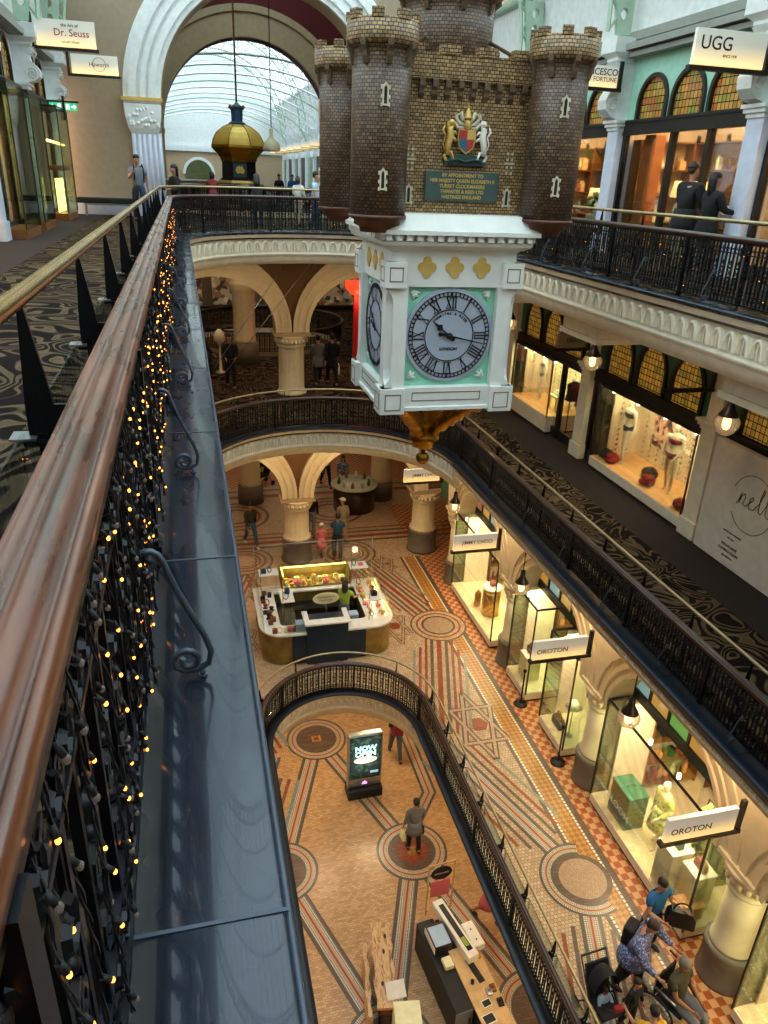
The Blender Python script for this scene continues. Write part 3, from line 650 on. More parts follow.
def balustrade(nm,label,cat_,path,s0,s1,Zl,Fl,off=.245,pw=.36,rail_z=-.44,base=-1.21,wood='rail_wood',group=None,braces=1.5,b0=None,guard=True,maxp=100,gl=True,brass_off=.475,glabel=None,fin0=0.,finstep=1.17):
    L=[0]
    for i in range(1,len(path)): L.append(L[-1]+math.dist(path[i],path[i-1]))
    nr=pnorm(path)
    def at(s):
        i=1
        while i<len(L)-1 and L[i]<s: i+=1
        f=(s-L[i-1])/(L[i]-L[i-1]); p=Vector(path[i-1]).lerp(Vector(path[i]),f); n=Vector(nr[i-1]).lerp(Vector(nr[i]),f).normalized(); return p,n
    dz=Zl-base   # level shift
    def sub(a,b,st=.12):
        k=max(2,int((b-a)/st)); out=[]; 
        for i in range(k+1): out.append(at(a+(b-a)*i/k))
        return out
    pts=sub(s0,s1); P=[tuple(p) for p,n in pts]; N=[tuple(n) for p,n in pts]
    c=pts[len(pts)//2][0]; root=thing(nm,label,cat_,(c.x,c.y,Zl),0,group)
    zt=rail_z+dz; o=off+.04
    prof=[(-.055,-.045),(-.058,-.02),(-.055,-.004),(-.046,0),(-.039,-.014),(-.033,-.014),(-.026,.004),(-.014,.012),(.0,.012),(.010,.006),(.016,-.009),(.022,.004),(.036,.009),(.048,.002),(.057,-.014),(.057,-.032),(.045,-.05),(.02,-.06),(-.02,-.06),(-.045,-.055)]
    mb=MB(); mb.sweep(P,[(o+a,zt-.012+b) for a,b in prof],normals=N)
    ob('handrail',mb,wood,root,world=True)
    h=zt-.06-Zl-.03; key=(round(pw,3),round(h,3))
    if key not in PAN: PAN[key]=panel_mesh(pw,h)
    n=int(round((s1-s0)/pw)); step=(s1-s0)/n; extra=MB(); cnt=0
    for i in range(n):
        a,na=at(s0+step*i); b,nb=at(s0+step*(i+1)); a=a+na*off; b=b+nb*off; t=b-a
        if cnt<maxp:
            o_=bpy.data.objects.new('iron_panel',PAN[key]); COL.objects.link(o_); o_.parent=root; o_.location=(a.x-c.x,a.y-c.y,.03); o_.rotation_euler=(0,0,math.atan2(t.y,t.x)); o_.scale=(t.length/pw,1,1); cnt+=1
    # thicker square posts
    k=max(1,int((s1-s0)/1.8))
    for i in range(k+1):
        a,na=at(s0+(s1-s0)*i/k); a=a+na*off; mb=MB(); mb.box(-.022,-.022,0,.022,.022,h+.03); mb.box(-.03,-.03,0,.03,.03,.05); ob('post',mb,'iron',root,(a.x-c.x,a.y-c.y,.0),rz=math.atan2(na.y,na.x))
    if braces:
        s=b0 if b0 is not None else s0+.4
        me=None
        while s<s1:
            a,na=at(s)
            if me is None:
                q=MB(); 
                # side profile: (distance from ledge edge, height)
                low=spiral((.135,.052),.014,.045,PI*.2,1.25,16,-1)
                path2=[(u,v) for u,v in low]
                path2+=[(.10,.012),(.072,.03),(.062,.065),(.08,.12),(.125,.2),(.155,.27),(.170,.32)]
                top=spiral((.212,.345),.042,.012,PI*1.1,1.3,16,-1)
                path2+=[(u,v) for u,v in top[1:]]
                # smooth
                for _ in range(2): path2=[path2[0]]+[((path2[i-1][0]+2*path2[i][0]+path2[i+1][0])/4,(path2[i-1][1]+2*path2[i][1]+path2[i+1][1])/4) for i in range(1,len(path2)-1)]+[path2[-1]]
                q.tube([(u,0,v) for u,v in path2],.0085,6); q.cyl((.10,0),.012,0,.006,8); q.sphere((.10,0,.012),.008,8,5)
                me=mesh('scroll_brace',q,'iron_grey')
            o_=bpy.data.objects.new('scroll_brace',me); COL.objects.link(o_); o_.parent=root; o_.location=(a.x-c.x,a.y-c.y,0); o_.rotation_euler=(0,0,math.atan2(na.y,na.x)); s+=braces
    if guard:
        g=thing('brass_guard_rail',glabel,'guard rail',(c.x,c.y,Fl),0,(group+', brass guard rails') if group else None)
        zb=-.295+dz; mb=MB(); mb.tube([(p[0]+n_[0]*brass_off,p[1]+n_[1]*brass_off,zb) for p,n_ in zip(P,N)],.024,10); ob('rail',mb,'brass' if wood=='rail_wood' else 'brass_dull',g,world=True)
        q=MB(); fz=zb-(Fl) # heights above the floor, x outward from the rail line
        fin=[(-.008,fz-.01),(.004,fz-.01),(.02,fz-.27),(-.05,fz-.27)]
        q.prism([(x,z) for x,z in fin],.014,'y',-.007); q.box(-.13,-.007,fz-.36,.02,.007,fz-.265); q.box(-.025,-.01,0.0,.0,.01,fz-.34)
        q.box(-.10,-.04,fz-.365,.03,.04,fz-.355)
        fm=mesh('fin_bracket',q,'iron'); q=MB(); q.lathe((0,0),[(.001,0),(.014,0),(.014,.004),(.006,.007),(.001,.007)],10); q.xf(Matrix.Rotation(R(90),4,'X')); bm_=mesh('bolt',q,'steel')
        q=MB(); q.box(.0,-.035,fz-.352,.065,.035,fz-.346); fl=mesh('clamp',q,'steel')
        s=fin0 if fin0 else s0+.5; prev=None
        while s<s1-.05:
            a,na=at(s); a=a+na*brass_off
            f=bpy.data.objects.new('fin_bracket',fm); COL.objects.link(f); f.parent=g; f.location=(a.x-c.x,a.y-c.y,0); f.rotation_euler=(0,0,math.atan2(na.y,na.x))
            for me_,nm_,l in ((bm_,'bolt',(-.035,-.007,fz-.31)),(fl,'clamp',(0,0,0))):
                e=bpy.data.objects.new(nm_,me_); COL.objects.link(e); e.parent=f; e.location=l
            if me_ and gl and prev is not None:
                x,y=prev; q=MB(); d=Vector((a.x-x.x,a.y-x.y)); 
                q.box(.03,-.004,.05,d.length-.03,.004,fz-.33); o_=ob('glass_panel',q,'glass',g,(x.x-c.x+y.x*.03,x.y-c.y+y.y*.03,0),rz=math.atan2(d.y,d.x))
            prev=(a,na); s+=finstep
        return root,at
    return root,at
plain('iron_grey','4a5463',.38,.4,var=.2)
plain('rail_dark','34170f',.35,coat=.4,var=.3,scale=5)
LS=20.95 # length of a straight
arcL=PI*2.92
# top floor
bal_l,at3=balustrade('balustrade','near iron balustrade with a wide wooden handrail, amber lights hanging on it','balustrade',P3,LS+arcL,LS*2+arcL-3.5,Z3,F3,group=None,b0=LS+arcL+(15.95-1.67)-1.5*9,glabel='thick brass guard rail on black fins behind the nearest wooden handrail',fin0=LS+arcL+(15.95-2.01)-1.17*11)
bal_r,_=balustrade('balustrade','ornate black balustrade of the top gallery across the void, below the lit stained-glass shopfronts','balustrade',P3,6.5,LS,Z3,F3,wood='rail_dark',pw=.27,b0=LS-.4-1.5*9,glabel='thin brass rail along the top gallery on the far side of the void')
bal_b,_=balustrade('balustrade','curved black balustrade below the golden domed clock, at the end of the top floor void','balustrade',P3,LS,LS+arcL,Z3,F3,wood='rail_dark',pw=.27,braces=None,glabel='curved brass rail at the top floor end of the void')
# middle floor
balustrade('balustrade','long dark balustrade of the middle gallery on the right, below the lingerie shop windows','balustrade',P3,6.0,LS,Z1,F1,wood='rail_dark',pw=.27,b0=6.2,braces=1.55,glabel='thin brass rail above the middle gallery balustrade on the right')
balustrade('balustrade','curved dark balustrade of the middle floor beneath the hanging clock','balustrade',P3,LS,LS+arcL,Z1,F1,wood='rail_dark',pw=.27,braces=None,glabel='curved brass rail at the end of the middle floor void')
balustrade('balustrade','dark balustrade of the middle gallery on the left, mostly behind the blue ledge','balustrade',P3,LS+arcL,LS*2+arcL-5,Z1,F1,wood='rail_dark',pw=.36,braces=None,guard=False)
# ground floor
LG_=12.5; aG=PI*1.67
balustrade('balustrade','round-ended black balustrade on the tiled floor around the lowest opening','balustrade',PG,3.8,LG_*2+aG-3,ZG,FG,off=.17,pw=.27,wood='rail_dark',braces=None,brass_off=.42,glabel='thin brass rail running round the opening in the tiled floor',fin0=4.3,finstep=1.05)
# balustrade round the opening under the dome, top and middle floor
def ringbal(Z,Fl,label,wood,r,off,mp=70):
    cx,cy=DOME[0],DOME[1]; pp=[(cx+r*math.cos(a),cy-r*math.sin(a)) for a in [PI*2*i/40 for i in range(41)]][::-1]
    balustrade('balustrade',label,'balustrade',pp,0.01,2*PI*r-.02,Z,Fl,off=off,pw=.36,wood=wood,braces=None,guard=False)
ringbal(F3+.15,F3,'round balustrade under the golden dome clock on the top floor','rail_dark',DOME[2],.05)
ringbal(F1+.15,F1,'round balustrade in the dim hall of the middle floor, behind the pale arches','rail_dark',DOME[2],.05)
# ------------------------------------------------------------------ fairy lights
def strand_proto(seed,h,mat,thick=.0022,nb=5,bulbr=.0042):
    r_=random.Random(seed); mb=MB(); pts=[]; x=y=0; n=12
    for i in range(n+1):
        x+=r_.uniform(-.010,.010); y=max(-.014,min(.018,y+r_.uniform(-.008,.008))); x=max(-.03,min(.03,x)); pts.append(Vector((x,y,-h*i/n)))
    for ph in (0,PI):
        q=[]
        for i in range(n*3+1):
            f=i/3; k=min(int(f),n-1); p=pts[k].lerp(pts[k+1],f-k); q.append(p+Vector((math.cos(i*1.1+ph),math.sin(i*1.1+ph),0))*.0025)
        mb.tube(q,thick,3)
    bulbs=[]
    for k in range(nb):
        z=(k+r_.uniform(.1,.9))/nb; f=z*n; j=min(int(f),n-1); p=pts[j].lerp(pts[j+1],f-j); d=Vector((r_.uniform(-.007,.007),r_.uniform(.003,.010),-r_.uniform(.012,.020)))
        mb.tube([p,p+d],.0045,5); bulbs.append(p+d*1.25)
    me=mesh('fairy_light_strand',mb,'rubber'); o=bpy.data.objects.new('fairy_light_strand',me)
    return me,bulbs
bq=MB(); bq.sphere((0,0,0),.0032,8,6,1,1,1.4); BULB=mesh('bulb',bq,'bulb_amber'); bq=MB(); bq.sphere((0,0,0),.005,6,4,1,1,1.4); BULBW=mesh('bulb',bq,'bulb_soft')
PROT=[strand_proto(100+i,.69,'rubber') for i in range(9)]
PROTT=[strand_proto(200+i,.66,'rubber',.0035,4) for i in range(5)]
def hang(path_at,s_list,off,z,label,group,protos,bulb_choice):
    for s in s_list:
        p,n=path_at(s); me,bl=rnd.choice(protos); o_=off+rnd.uniform(-.018,.008); a=p+n*o_
        o=bpy.data.objects.new('fairy_light_strand',me); COL.objects.link(o); o.location=(a.x,a.y,z+rnd.uniform(-.01,.0)); o.rotation_euler=(0,0,math.atan2(n.y,n.x)+PI/2*0+PI/2); o.scale=(1,1,rnd.uniform(.86,1.0)); tag(o,label,'fairy lights',group)
        for b in bl:
            bm_=bulb_choice()
            e=bpy.data.objects.new('bulb',bm_); COL.objects.link(e); e.parent=o; e.location=b
S0=LS+arcL
def ylist(y0,y1,st): 
    out=[]; y=y0
    while y<y1: out.append(S0+(15.95-y)); y+=st*rnd.uniform(.7,1.3)
    return out
near=ylist(.35,1.4,.07)+ylist(1.4,4.2,.05)+ylist(4.2,8,.075)+ylist(8,15.8,.15)
hang(at3,near,.246,-.5,'strand of tiny amber fairy lights hanging down the near left balustrade','amber light strands on the near balustrade',PROT,lambda: BULB if rnd.random()<.5 else BULBW)
hang(at3,[8+.165*i for i in range(78)],.215,-.5,'black strand of small pale fairy lights on the top gallery balustrade across the void','pale light strands across the void',PROTT,lambda: BULBW if rnd.random()<.9 else BULB)
hang(at3,[LS+.17*i for i in range(54)],.215,-.5,'strand of fairy lights on the curved top floor balustrade at the end of the void','light strands on the curved balustrade',PROTT,lambda: BULBW if rnd.random()<.8 else BULB)
# ================================================================== CASTLE CLOCK
CX,CY=3.03,9.34
plain('face_silver','a9b4c8',.45,.1,var=.04); plain('clock_white','dfe2df',.45,var=.04); plain('clock_mint','8ed3bb',.5,var=.05); plain('inlay_brown','7a6a55',.6); plain('plaque_green','3d5452',.45); plain('stone_white','c9bfa8',.6,var=.2,scale=30)
plain('arms_blue','2a5f86',.45); plain('arms_red','a8352a',.45); plain('arms_green','2f4a44',.5,.2)
clk=thing('hanging_clock','large hanging clock in a white and mint square case crowned by a stone castle','clock',(CX,CY,-1.7))
def cob(n,mb,m_,par=clk): return ob(n,mb,m_,par,world=True)
def sidexf(k): return Matrix.Translation((CX,CY,0))@Matrix.Rotation(k*PI/2,4,'Z')
# core
mb=MB(); mb.box(CX-.70,CY-.70,-2.5,CX+.70,CY+.70,-.9); cob('case_core',mb,'clock_mint')
mb=MB()
def sq(h,z): return [(CX-h,CY-h,z),(CX+h,CY-h,z),(CX+h,CY+h,z),(CX-h,CY+h,z)]
mb.loft([sq(.80,-.33),sq(.83,-.34),sq(.93,-.49),sq(.955,-.50),sq(.955,-.545),sq(.86,-.55),sq(.86,-.615),sq(.90,-.62),(sq(.885,-.66)),sq(.82,-.70),sq(.79,-.705),sq(.76,-.74),sq(.76,-1.12),sq(.70,-1.13)],smooth=False)
for k in range(4):
    st=len(mb.v)
    for i in range(15): x=-.84+.12*i; mb.box(x-.035,-.925,-.61,x+.035,-.84,-.552)
    mb.xf(sidexf(k),st)
cob('cornice',mb,'clock_white')
mb=MB(); mb.loft([sq(.72,-2.3),sq(.79,-2.31),sq(.79,-2.54),sq(.82,-2.55),sq(.82,-2.59),sq(.6,-2.6)],smooth=False); cob('base_rail',mb,'clock_white')
for k in range(4):
    X4=sidexf(k)
    for s in (-1,1):
        mb=MB()
        # leg with a hollow outer edge
        pts=[(s*.555,-2.31),(s*.555,-1.1),(s*(.80-.004*(k%2)),-1.1),(s*(.80-.004*(k%2)),-1.16),(s*.745,-1.22),(s*.72,-1.32),(s*.715,-1.7),(s*.72,-2.1),(s*.745,-2.2),(s*(.80-.004*(k%2)),-2.27),(s*(.80-.004*(k%2)),-2.31)]
        mb.prism(pts if s<0 else pts[::-1],.09,'y',-.80); mb.xf(X4); cob('corner_leg',mb,'clock_white')
        mb=MB(); mb.box(s*.55,-.86,-2.62,s*.85,-.70,-2.30,bv=.006); mb.xf(X4); cob('corner_block',mb,'clock_white'); mb=MB(); mb.box(s*.595,-.845,-1.13,s*.835,-.70,-.84,bv=.006); mb.xf(X4); b=cob('corner_block',mb,'clock_white')
        mb=MB()
        for cx_,cz_,h in ((s*.715,-.98,.075),(s*.70,-2.47,.095)):
            yy=-.846 if h<.08 else -.861
            for a,b_ in (((-h,-h),(h,-h)),((h,-h),(h,h)),((h,h),(-h,h)),((-h,h),(-h,-h))): mb.box(cx_+min(a[0],b_[0])-.006,yy-.003,cz_+min(a[1],b_[1])-.006,cx_+max(a[0],b_[0])+.006,yy+.003,cz_+max(a[1],b_[1])+.006)
        mb.xf(X4); cob('inlay',mb,'inlay_brown',b)
    mb=MB()
    for a,b_ in (((-.44,-2.37),(.44,-2.37)),((.44,-2.37),(.44,-2.47)),((.44,-2.47),(-.44,-2.47)),((-.44,-2.47),(-.44,-2.37))): mb.box(min(a[0],b_[0])-.005,-.795,min(a[1],b_[1])-.005,max(a[0],b_[0])+.005,-.788,max(a[1],b_[1])+.005)
    mb.xf(X4); cob('rail_inlay',mb,'inlay_brown')
    for i in (-1,0,1):
        mb=MB()
        for dx_,dz_ in ((.06,0),(-.06,0),(0,.068),(0,-.068)): 
            c=[(i*.335+dx_+.052*math.cos(2*PI*j/18),-.90+dz_+.052*math.sin(2*PI*j/18)) for j in range(18)]; mb.prism(c,.014+.001*(dx_>0)+.002*(dz_>0),'y',-.775)
        mb.prism([(i*.335-.055,-.955),(i*.335+.055,-.955),(i*.335+.055,-.845),(i*.335-.055,-.845)],.012,'y',-.777)
        mb.xf(X4); cob('quatrefoil',mb,'gold_leaf')
    # corner sprigs on the mint panel
    for sx in (-1,1):
        for sz in (-1,1):
            mb=MB(); c=(sx*.47,-1.69+sz*.50)
            for a in (0,40,80): 
                d=R((180 if sx>0 else 0)*0+a); v=Vector((-sx*math.cos(d),0,-sz*math.sin(d)))*.085
                mb.tube([(c[0],-.705,c[1]),(c[0]+v.x*.5,-.72,c[1]+v.z*.5),(c[0]+v.x,-.71,c[1]+v.z)],[.018,.022,.005],5)
            mb.sphere((c[0],-.71,c[1]),.03,8,5,1,.5,1); mb.xf(X4); cob('sprig',mb,'clock_white')
    # dial
    fz=-1.69; fy=-.705
    def disc(mb,r0,r1,y0,y1,n=64):
        if r0==0: mb.prism([(r1*math.cos(2*PI*i/n),fz+r1*math.sin(2*PI*i/n)) for i in range(n)],y1-y0,'y',y0)
        else: mb.prism([(r1*math.cos(2*PI*i/n),fz+r1*math.sin(2*PI*i/n)) for i in range(n)],y1-y0,'y',y0,[[(r0*math.cos(-2*PI*i/n),fz+r0*math.sin(-2*PI*i/n)) for i in range(n)]])
    mb=MB(); disc(mb,0,.555,-.735,-.69); mb.xf(X4); dial=cob('dial',mb,'face_silver')
    mb=MB()
    for a,b_ in ((.505,.513),(.462,.470),(.30,.311)): disc(mb,a,b_,-.744,-.735)
    for i in range(60):
        st=len(mb.v); mb.box(-.007 if i%5 else -.013,-.743,.468,.007 if i%5 else .013,-.736,.507); mb.xf(Matrix.Translation((0,0,fz))@Matrix.Rotation(2*PI*i/60,4,'Y'),st)
    # roman numerals from strokes
    NUM=['XII','I','II','III','IIII','V','VI','VII','VIII','IX','X','XI']
    W={'I':.034,'V':.075,'X':.075}
    for i,nn in enumerate(NUM):
        st=len(mb.v); tot=sum(W[c] for c in nn); x=-tot/2; z0,z1=.325,.455
        for c in nn:
            w=W[c]; m_=x+w/2
            def bar(xa,xb,t): 
                mb.v+= [Vector(p) for p in ((xa-t,-.744,z0),(xa+t,-.744,z0),(xb+t,-.744,z1),(xb-t,-.744,z1))]; q=len(mb.v); mb.face((q-4,q-3,q-2,q-1))
            if c=='I': bar(m_,m_,.0085)
            elif c=='V': bar(m_,m_-.028,.009); bar(m_,m_+.028,.0045)
            else: bar(m_+.028,m_-.028,.009); bar(m_-.028,m_+.028,.0045)
            for zz in (z0,z1): mb.box(m_-w*.46,-.745,zz-.004,m_+w*.46,-.741,zz+.004)
            x+=w
        mb.xf(Matrix.Translation((0,0,fz))@Matrix.Rotation(2*PI*i/12,4,'Y'),st)
    mb.xf(X4); cob('numeral_ring',mb,'black',dial)
    hh=MB(); st=0; a=R(308.5); hh.prism([(-.012,-.06),(.012,-.06),(.010,.12),(.045,.16),(.018,.19),(.004,.27),(-.004,.27),(-.018,.19),(-.045,.16),(-.010,.12)],.006,'y',-.757); hh.sphere((0,-.755,-.06),.028,8,6,1,.3,1)
    hh.xf(Matrix.Translation((0,0,fz))@Matrix.Rotation(a,4,'Y')); hh.xf(X4); cob('hour_hand',hh,'black',dial)
    mh=MB(); mh.prism([(-.02,-.13),(.02,-.13),(.012,.0),(.006,.44),(-.006,.44),(-.012,.0)],.005,'y',-.766); mh.sphere((0,-.763,0),.04,10,6,1,.3,1); mh.sphere((0,-.763,-.12),.03,8,6,1,.3,1)
    mh.xf(Matrix.Translation((0,0,fz))@Matrix.Rotation(R(102.5),4,'Y')); mh.xf(X4); cob('minute_hand',mh,'black',dial)
    if k==0:
        base=wloc(dial); 
        for i,ch in enumerate('THWAITES & REED'):
            a=R(-49+7*i); r_=.262
            if ch!=' ': text('maker_name',ch,.042,'black',dial,(r_*math.sin(a),-.7385-(CY-CY),fz+1.7+r_*math.cos(a)),(R(90),0,0) if 0 else Euler((R(90),a,0),'XYZ'),bold=.001)
        text('maker_town','LONDON',.05,'black',dial,(0,-.7385,fz+1.7-.16),(R(90),0,0),bold=.0015)
# gilded support under the case
mb=MB(); mb.lathe((CX,CY),[(.03,-2.6),(.05,-3.0),(.10,-3.10),(.20,-3.16),(.21,-3.22),(.16,-3.28),(.15,-3.34),(.06,-3.38),(.03,-3.42)],20); cob('gilded_bowl',mb,'gold')
mb=MB(); mb.sphere((CX,CY,-3.52),.095,14,10); mb.cyl((CX,CY),.02,-3.46,-3.36,8); cob('gilded_ball',mb,'gold')
mb=MB(); mb.cyl((CX,CY),.035,-3.1,-2.55,10); cob('stem',mb,'black')
for k in range(4):
    mb=MB(); a=PI/4+k*PI/2; path=[]; rr=[]
    for i in range(15):
        f=i/14; r_=.13+.62*f**1.25; z_=-3.17+.58*f**.8; path.append((r_*math.cos(a),r_*math.sin(a),z_)); rr.append(.065+.055*math.sin(f*PI)+.018*math.sin(i*2.3))
    mb.tube(path,rr,8)
    for i in range(3,14,2):
        p=Vector(path[i]); t=Vector((-math.sin(a),math.cos(a),0))
        for s in (-1,1): mb.tube([p+t*s*.03,p+t*s*.10+Vector((0,0,.05)),p+t*s*.07+Vector((math.cos(a)*.05,math.sin(a)*.05,.11))],[.032,.028,.006],5)
    mb.sphere((path[-1][0],path[-1][1],path[-1][2]-.03),.10,8,6); mb.xf(Matrix.Translation((CX,CY,0))); cob('gilded_dolphin',mb,'gold')
# ---- the castle
KX,KY=3.08,9.56
cst=thing('castle_model','brown stone toy castle with round corner towers standing on the white clock case','castle',(KX,KY,-.33))
def kob(n,mb,m_,par=cst): return ob(n,mb,m_,par,world=True)
def uvbox(mb,x0,y0,z0,x1,y1,z1):
    for (a,b) in (((x0,y0),(x1,y0)),((x1,y0),(x1,y1)),((x1,y1),(x0,y1)),((x0,y1),(x0,y0))):
        d=math.dist(a,b); o=a[0]+a[1]
        mb.quad((a[0],a[1],z0),(b[0],b[1],z0),(b[0],b[1],z1),(a[0],a[1],z1),[(o,z0),(o+d,z0),(o+d,z1),(o,z1)])
    mb.quad((x0,y0,z1),(x1,y0,z1),(x1,y1,z1),(x0,y1,z1),[(x0,y0),(x1,y0),(x1,y1),(x0,y1)]); mb.quad((x0,y0,z0),(x0,y1,z0),(x1,y1,z0),(x1,y0,z0),[(x0,y0),(x1,y0),(x1,y1),(x0,y1)])
mb=MB(); uvbox(mb,KX-.80,KY-.80,-.329,KX+.80,KY+.80,1.02); kob('curtain_wall',mb,'castle_stone_lit')
mb=MB(); uvbox(mb,KX-.85,KY-.85,1.0,KX+.85,KY+.85,1.24)
for k in range(4):
    for i in range(4):
        st=len(mb.v); x=-.62+.41*i; uvbox(mb,x-.11,-.86,1.235,x+.11,-.74,1.32); mb.xf(Matrix.Translation((KX,KY,0))@Matrix.Rotation(k*PI/2,4,'Z'),st)
kob('parapet',mb,'castle_stone_lit')
for k in range(4):
    for i in range(10):
        mb=MB(); x=-.66+.147*i
        mb.prism([(-.79,1.0),(-.855,1.0),(-.855,.93),(-.83,.90),(-.83,.86),(-.81,.83),(-.79,.80)],.06,'x',x-.03); mb.xf(Matrix.Translation((KX,KY,0))@Matrix.Rotation(k*PI/2,4,'Z')); kob('corbel',mb,'corbel_stone' if 'corbel_stone' in M else (plain('corbel_stone','5d4a38',.5,var=.3,scale=30) and 'corbel_stone'))
def loop(par,x,y,z,az,cross=False,h=.2):
    X4=Matrix.Translation((x,y,z))@Matrix.Rotation(az,4,'Z')
    mb=MB(); w=.05
    if cross:
        for dz_ in (-.10,-.04,.04,.10): mb.box(-.04,-.006,dz_-.014,-.015,.004,dz_+.014); mb.box(.015,-.006,dz_-.014,.04,.004,dz_+.014)
        mb.box(-.06,-.006,-.012,.06,.004,.012)
    else:
        mb.prism([(-.032,-h/2),(.032,-h/2),(.032,h*.38),(0,h*.56),(-.032,h*.38)],.012,'y',-.008,[[(-.016,-h*.42),(-.016,h*.30),(0,h*.42),(.016,h*.30),(.016,-h*.42)]])
        for zz in (-h*.45,-h*.1,h*.32): mb.box(-.048,-.009,zz-.018,-.03,.003,zz+.018); mb.box(.03,-.009,zz-.018,.048,.003,zz+.018)
    mb.xf(X4); f=kob('loop_window',mb,'stone_white',par)
    if not cross:
        mb=MB(); mb.prism([(-.018,-h*.43),(.018,-h*.43),(.018,h*.3),(0,h*.43),(-.018,h*.3)],.002,'y',-.004); mb.xf(X4); kob('dark_slit',mb,'black',f)
for k in range(4):
    t4=lambda x,y: (KX+x*math.cos(k*PI/2)-y*math.sin(k*PI/2),KY+x*math.sin(k*PI/2)+y*math.cos(k*PI/2))
    for x in (-.60,.58): p=t4(x,-.805); loop(cst,p[0],p[1],-.14,k*PI/2,h=.19); p=t4(x,-.805); loop(cst,p[0],p[1],.22,k*PI/2,True)
def tower(nm,x,y,r,z0,z1,zt,rt,base=True,az=None,wz=()):
    mb=MB(); mb.lathe((x,y),[(r,z0),(r*.995,(z0+z1)/2),(r,z1)],32,uvscale=r*1.0); t=kob(nm,mb,'tower_stone')
    mb=MB(); mb.lathe((x,y),[(r,z1-.02),(rt*.99,z1+.02),(rt,z1+.05),(rt,zt),(rt-.07,zt),(rt-.07,zt-.08),(.02,zt-.09)],32,uvscale=rt)
    for i in range(8):
        st=len(mb.v); uvbox(mb,-.055,rt-.075,zt-.01,.055,rt+.004,zt+.07); mb.xf(Matrix.Translation((x,y,0))@Matrix.Rotation(2*PI*(i+.5)/8,4,'Z'),st)
    kob('battlement',mb,'castle_stone_lit',t)
    for i in range(8):
        mb=MB(); mb.prism([(r-.01,z1+.04),(rt+.005,z1+.04),(rt+.005,z1-.02),(r+.035,z1-.07),(r+.03,z1-.11),(r+.012,z1-.17),(r-.01,z1-.17)],.055,'x',-.0275); mb.xf(Matrix.Translation((x,y,0))@Matrix.Rotation(2*PI*i/8+PI/8*0,4,'Z')); kob('tower_corbel',mb,'corbel_stone',t)
    if base:
        mb=MB(); mb.lathe((x,y),[(r+.012,z0+.01),(r+.015,z0-.02),(r-.05,z0-.05),(r-.045,z0-.09),(r-.11,z0-.12),(r-.12,z0-.17),(.02,z0-.18)],24); kob('tower_foot',mb,'foot_brown',t)
    if az is not None:
        for z_ in wz:
            a=az; loop(t,x+(r+.002)*math.cos(a),y+(r+.002)*math.sin(a),z_,a+PI/2)
    return t
plain('foot_brown','5a3527',.5,var=.3,scale=12)
for (sx,sy) in ((-1,-1),(1,-1),(-1,1),(1,1)):
    tower('corner_tower',KX+sx*1.0,KY+sy*1.0,.305,-.36,1.22,1.44,.365,az=R(-95 if sx<0 else -100) if sy<0 else R(180),wz=(.78,.0))
tower('keep_tower',KX,KY,.52,1.0,1.88,2.3,.62,base=False)
mb=MB()
for (sx,sy) in ((-1,-1),(1,-1),(-1,1),(1,1)): mb.tube([(KX+sx*.80,KY+sy*.80,1.16),(KX+sx*.38,KY+sy*.38,1.44)],.022,6)
kob('stay_rod',mb,'foot_brown')
mb=MB()
for (sx,sy) in ((-1,-1),(1,-1),(-1,1),(1,1)): mb.tube([(KX+sx*.2,KY+sy*.2,2.2),(3+sx*.25,KY+sy*.3,9.3)],.02,6)
kob('suspension_rod',mb,'black')
# royal arms on the front wall, and the plaque under them
ax,ay,az_=KX+.03,KY-.80,.44
arm=thing('coat_of_arms','painted royal arms with a gold lion and white unicorn on the castle wall','emblem',(ax,ay,az_))
def aob(n,mb,m_): mb.xf(Matrix.Rotation(0,4,'Z')); return ob(n,mb,m_,arm)
def ell(cx,cz,w,h,d=.03,n=10): mb=MB(); mb.sphere((cx,-.015,cz),1,n,6,w,d,h); return mb
sh=[(-.10,.10),(.10,.10),(.105,.0),(.08,-.09),(0,-.15),(-.08,-.09),(-.105,.0)]
mb=MB(); mb.prism(sh,.03,'y',-.05); aob('shield',mb,'gold_leaf')
mb=MB(); mb.prism([(0,.0),(.0,.09),(-.09,.09),(-.095,0)],.008,'y',-.056); mb.prism([(0,-.13),(0,0),(.09,0),(.07,-.08)],.008,'y',-.056); aob('red_quarter',mb,'arms_red')
mb=MB(); mb.prism([(-.095,0),(-.07,-.08),(0,-.13),(0,0)],.009,'y',-.057); aob('blue_quarter',mb,'arms_blue')
def beast(s,mat,nm):
    mb=MB(); P_=lambda *p:[(s*a,-.035,b) for a,b in p]
    mb.tube(P_((.22,-.16),(.21,-.06),(.185,.03),(.20,.10),(.17,.14)),[.028,.036,.042,.036,.02],8)   # rearing trunk
    mb.sphere((s*.185,-.045,.155),.037,8,6,1.1,.8,1); mb.tube(P_((.17,.155),(.135,.145)),[.022,.012],6)
    for q in (((.18,.06),(.14,.07),(.115,.04)),((.18,.02),(.14,.0),(.11,-.02)),((.22,-.14),(.17,-.13),(.15,-.19),(.13,-.2)),((.22,-.15),(.25,-.17),(.23,-.21),(.20,-.22))): mb.tube(P_(*q),[.018]*(len(q)-1)+[.010],6)
    mb.tube(P_((.235,-.13),(.27,-.05),(.245,.03),(.28,.08),(.26,.13)),[.009,.009,.009,.016,.006],5)
    if mat=='white_gloss': mb.tube(P_((.165,.19),(.13,.27)),[.008,.002],5)
    else: mb.sphere((s*.195,-.03,.13),.05,8,6,1,.6,1.1)
    aob(nm,mb,mat)
beast(-1,'gold_leaf','gold_lion'); beast(1,'white_gloss','white_unicorn')
mb=MB()
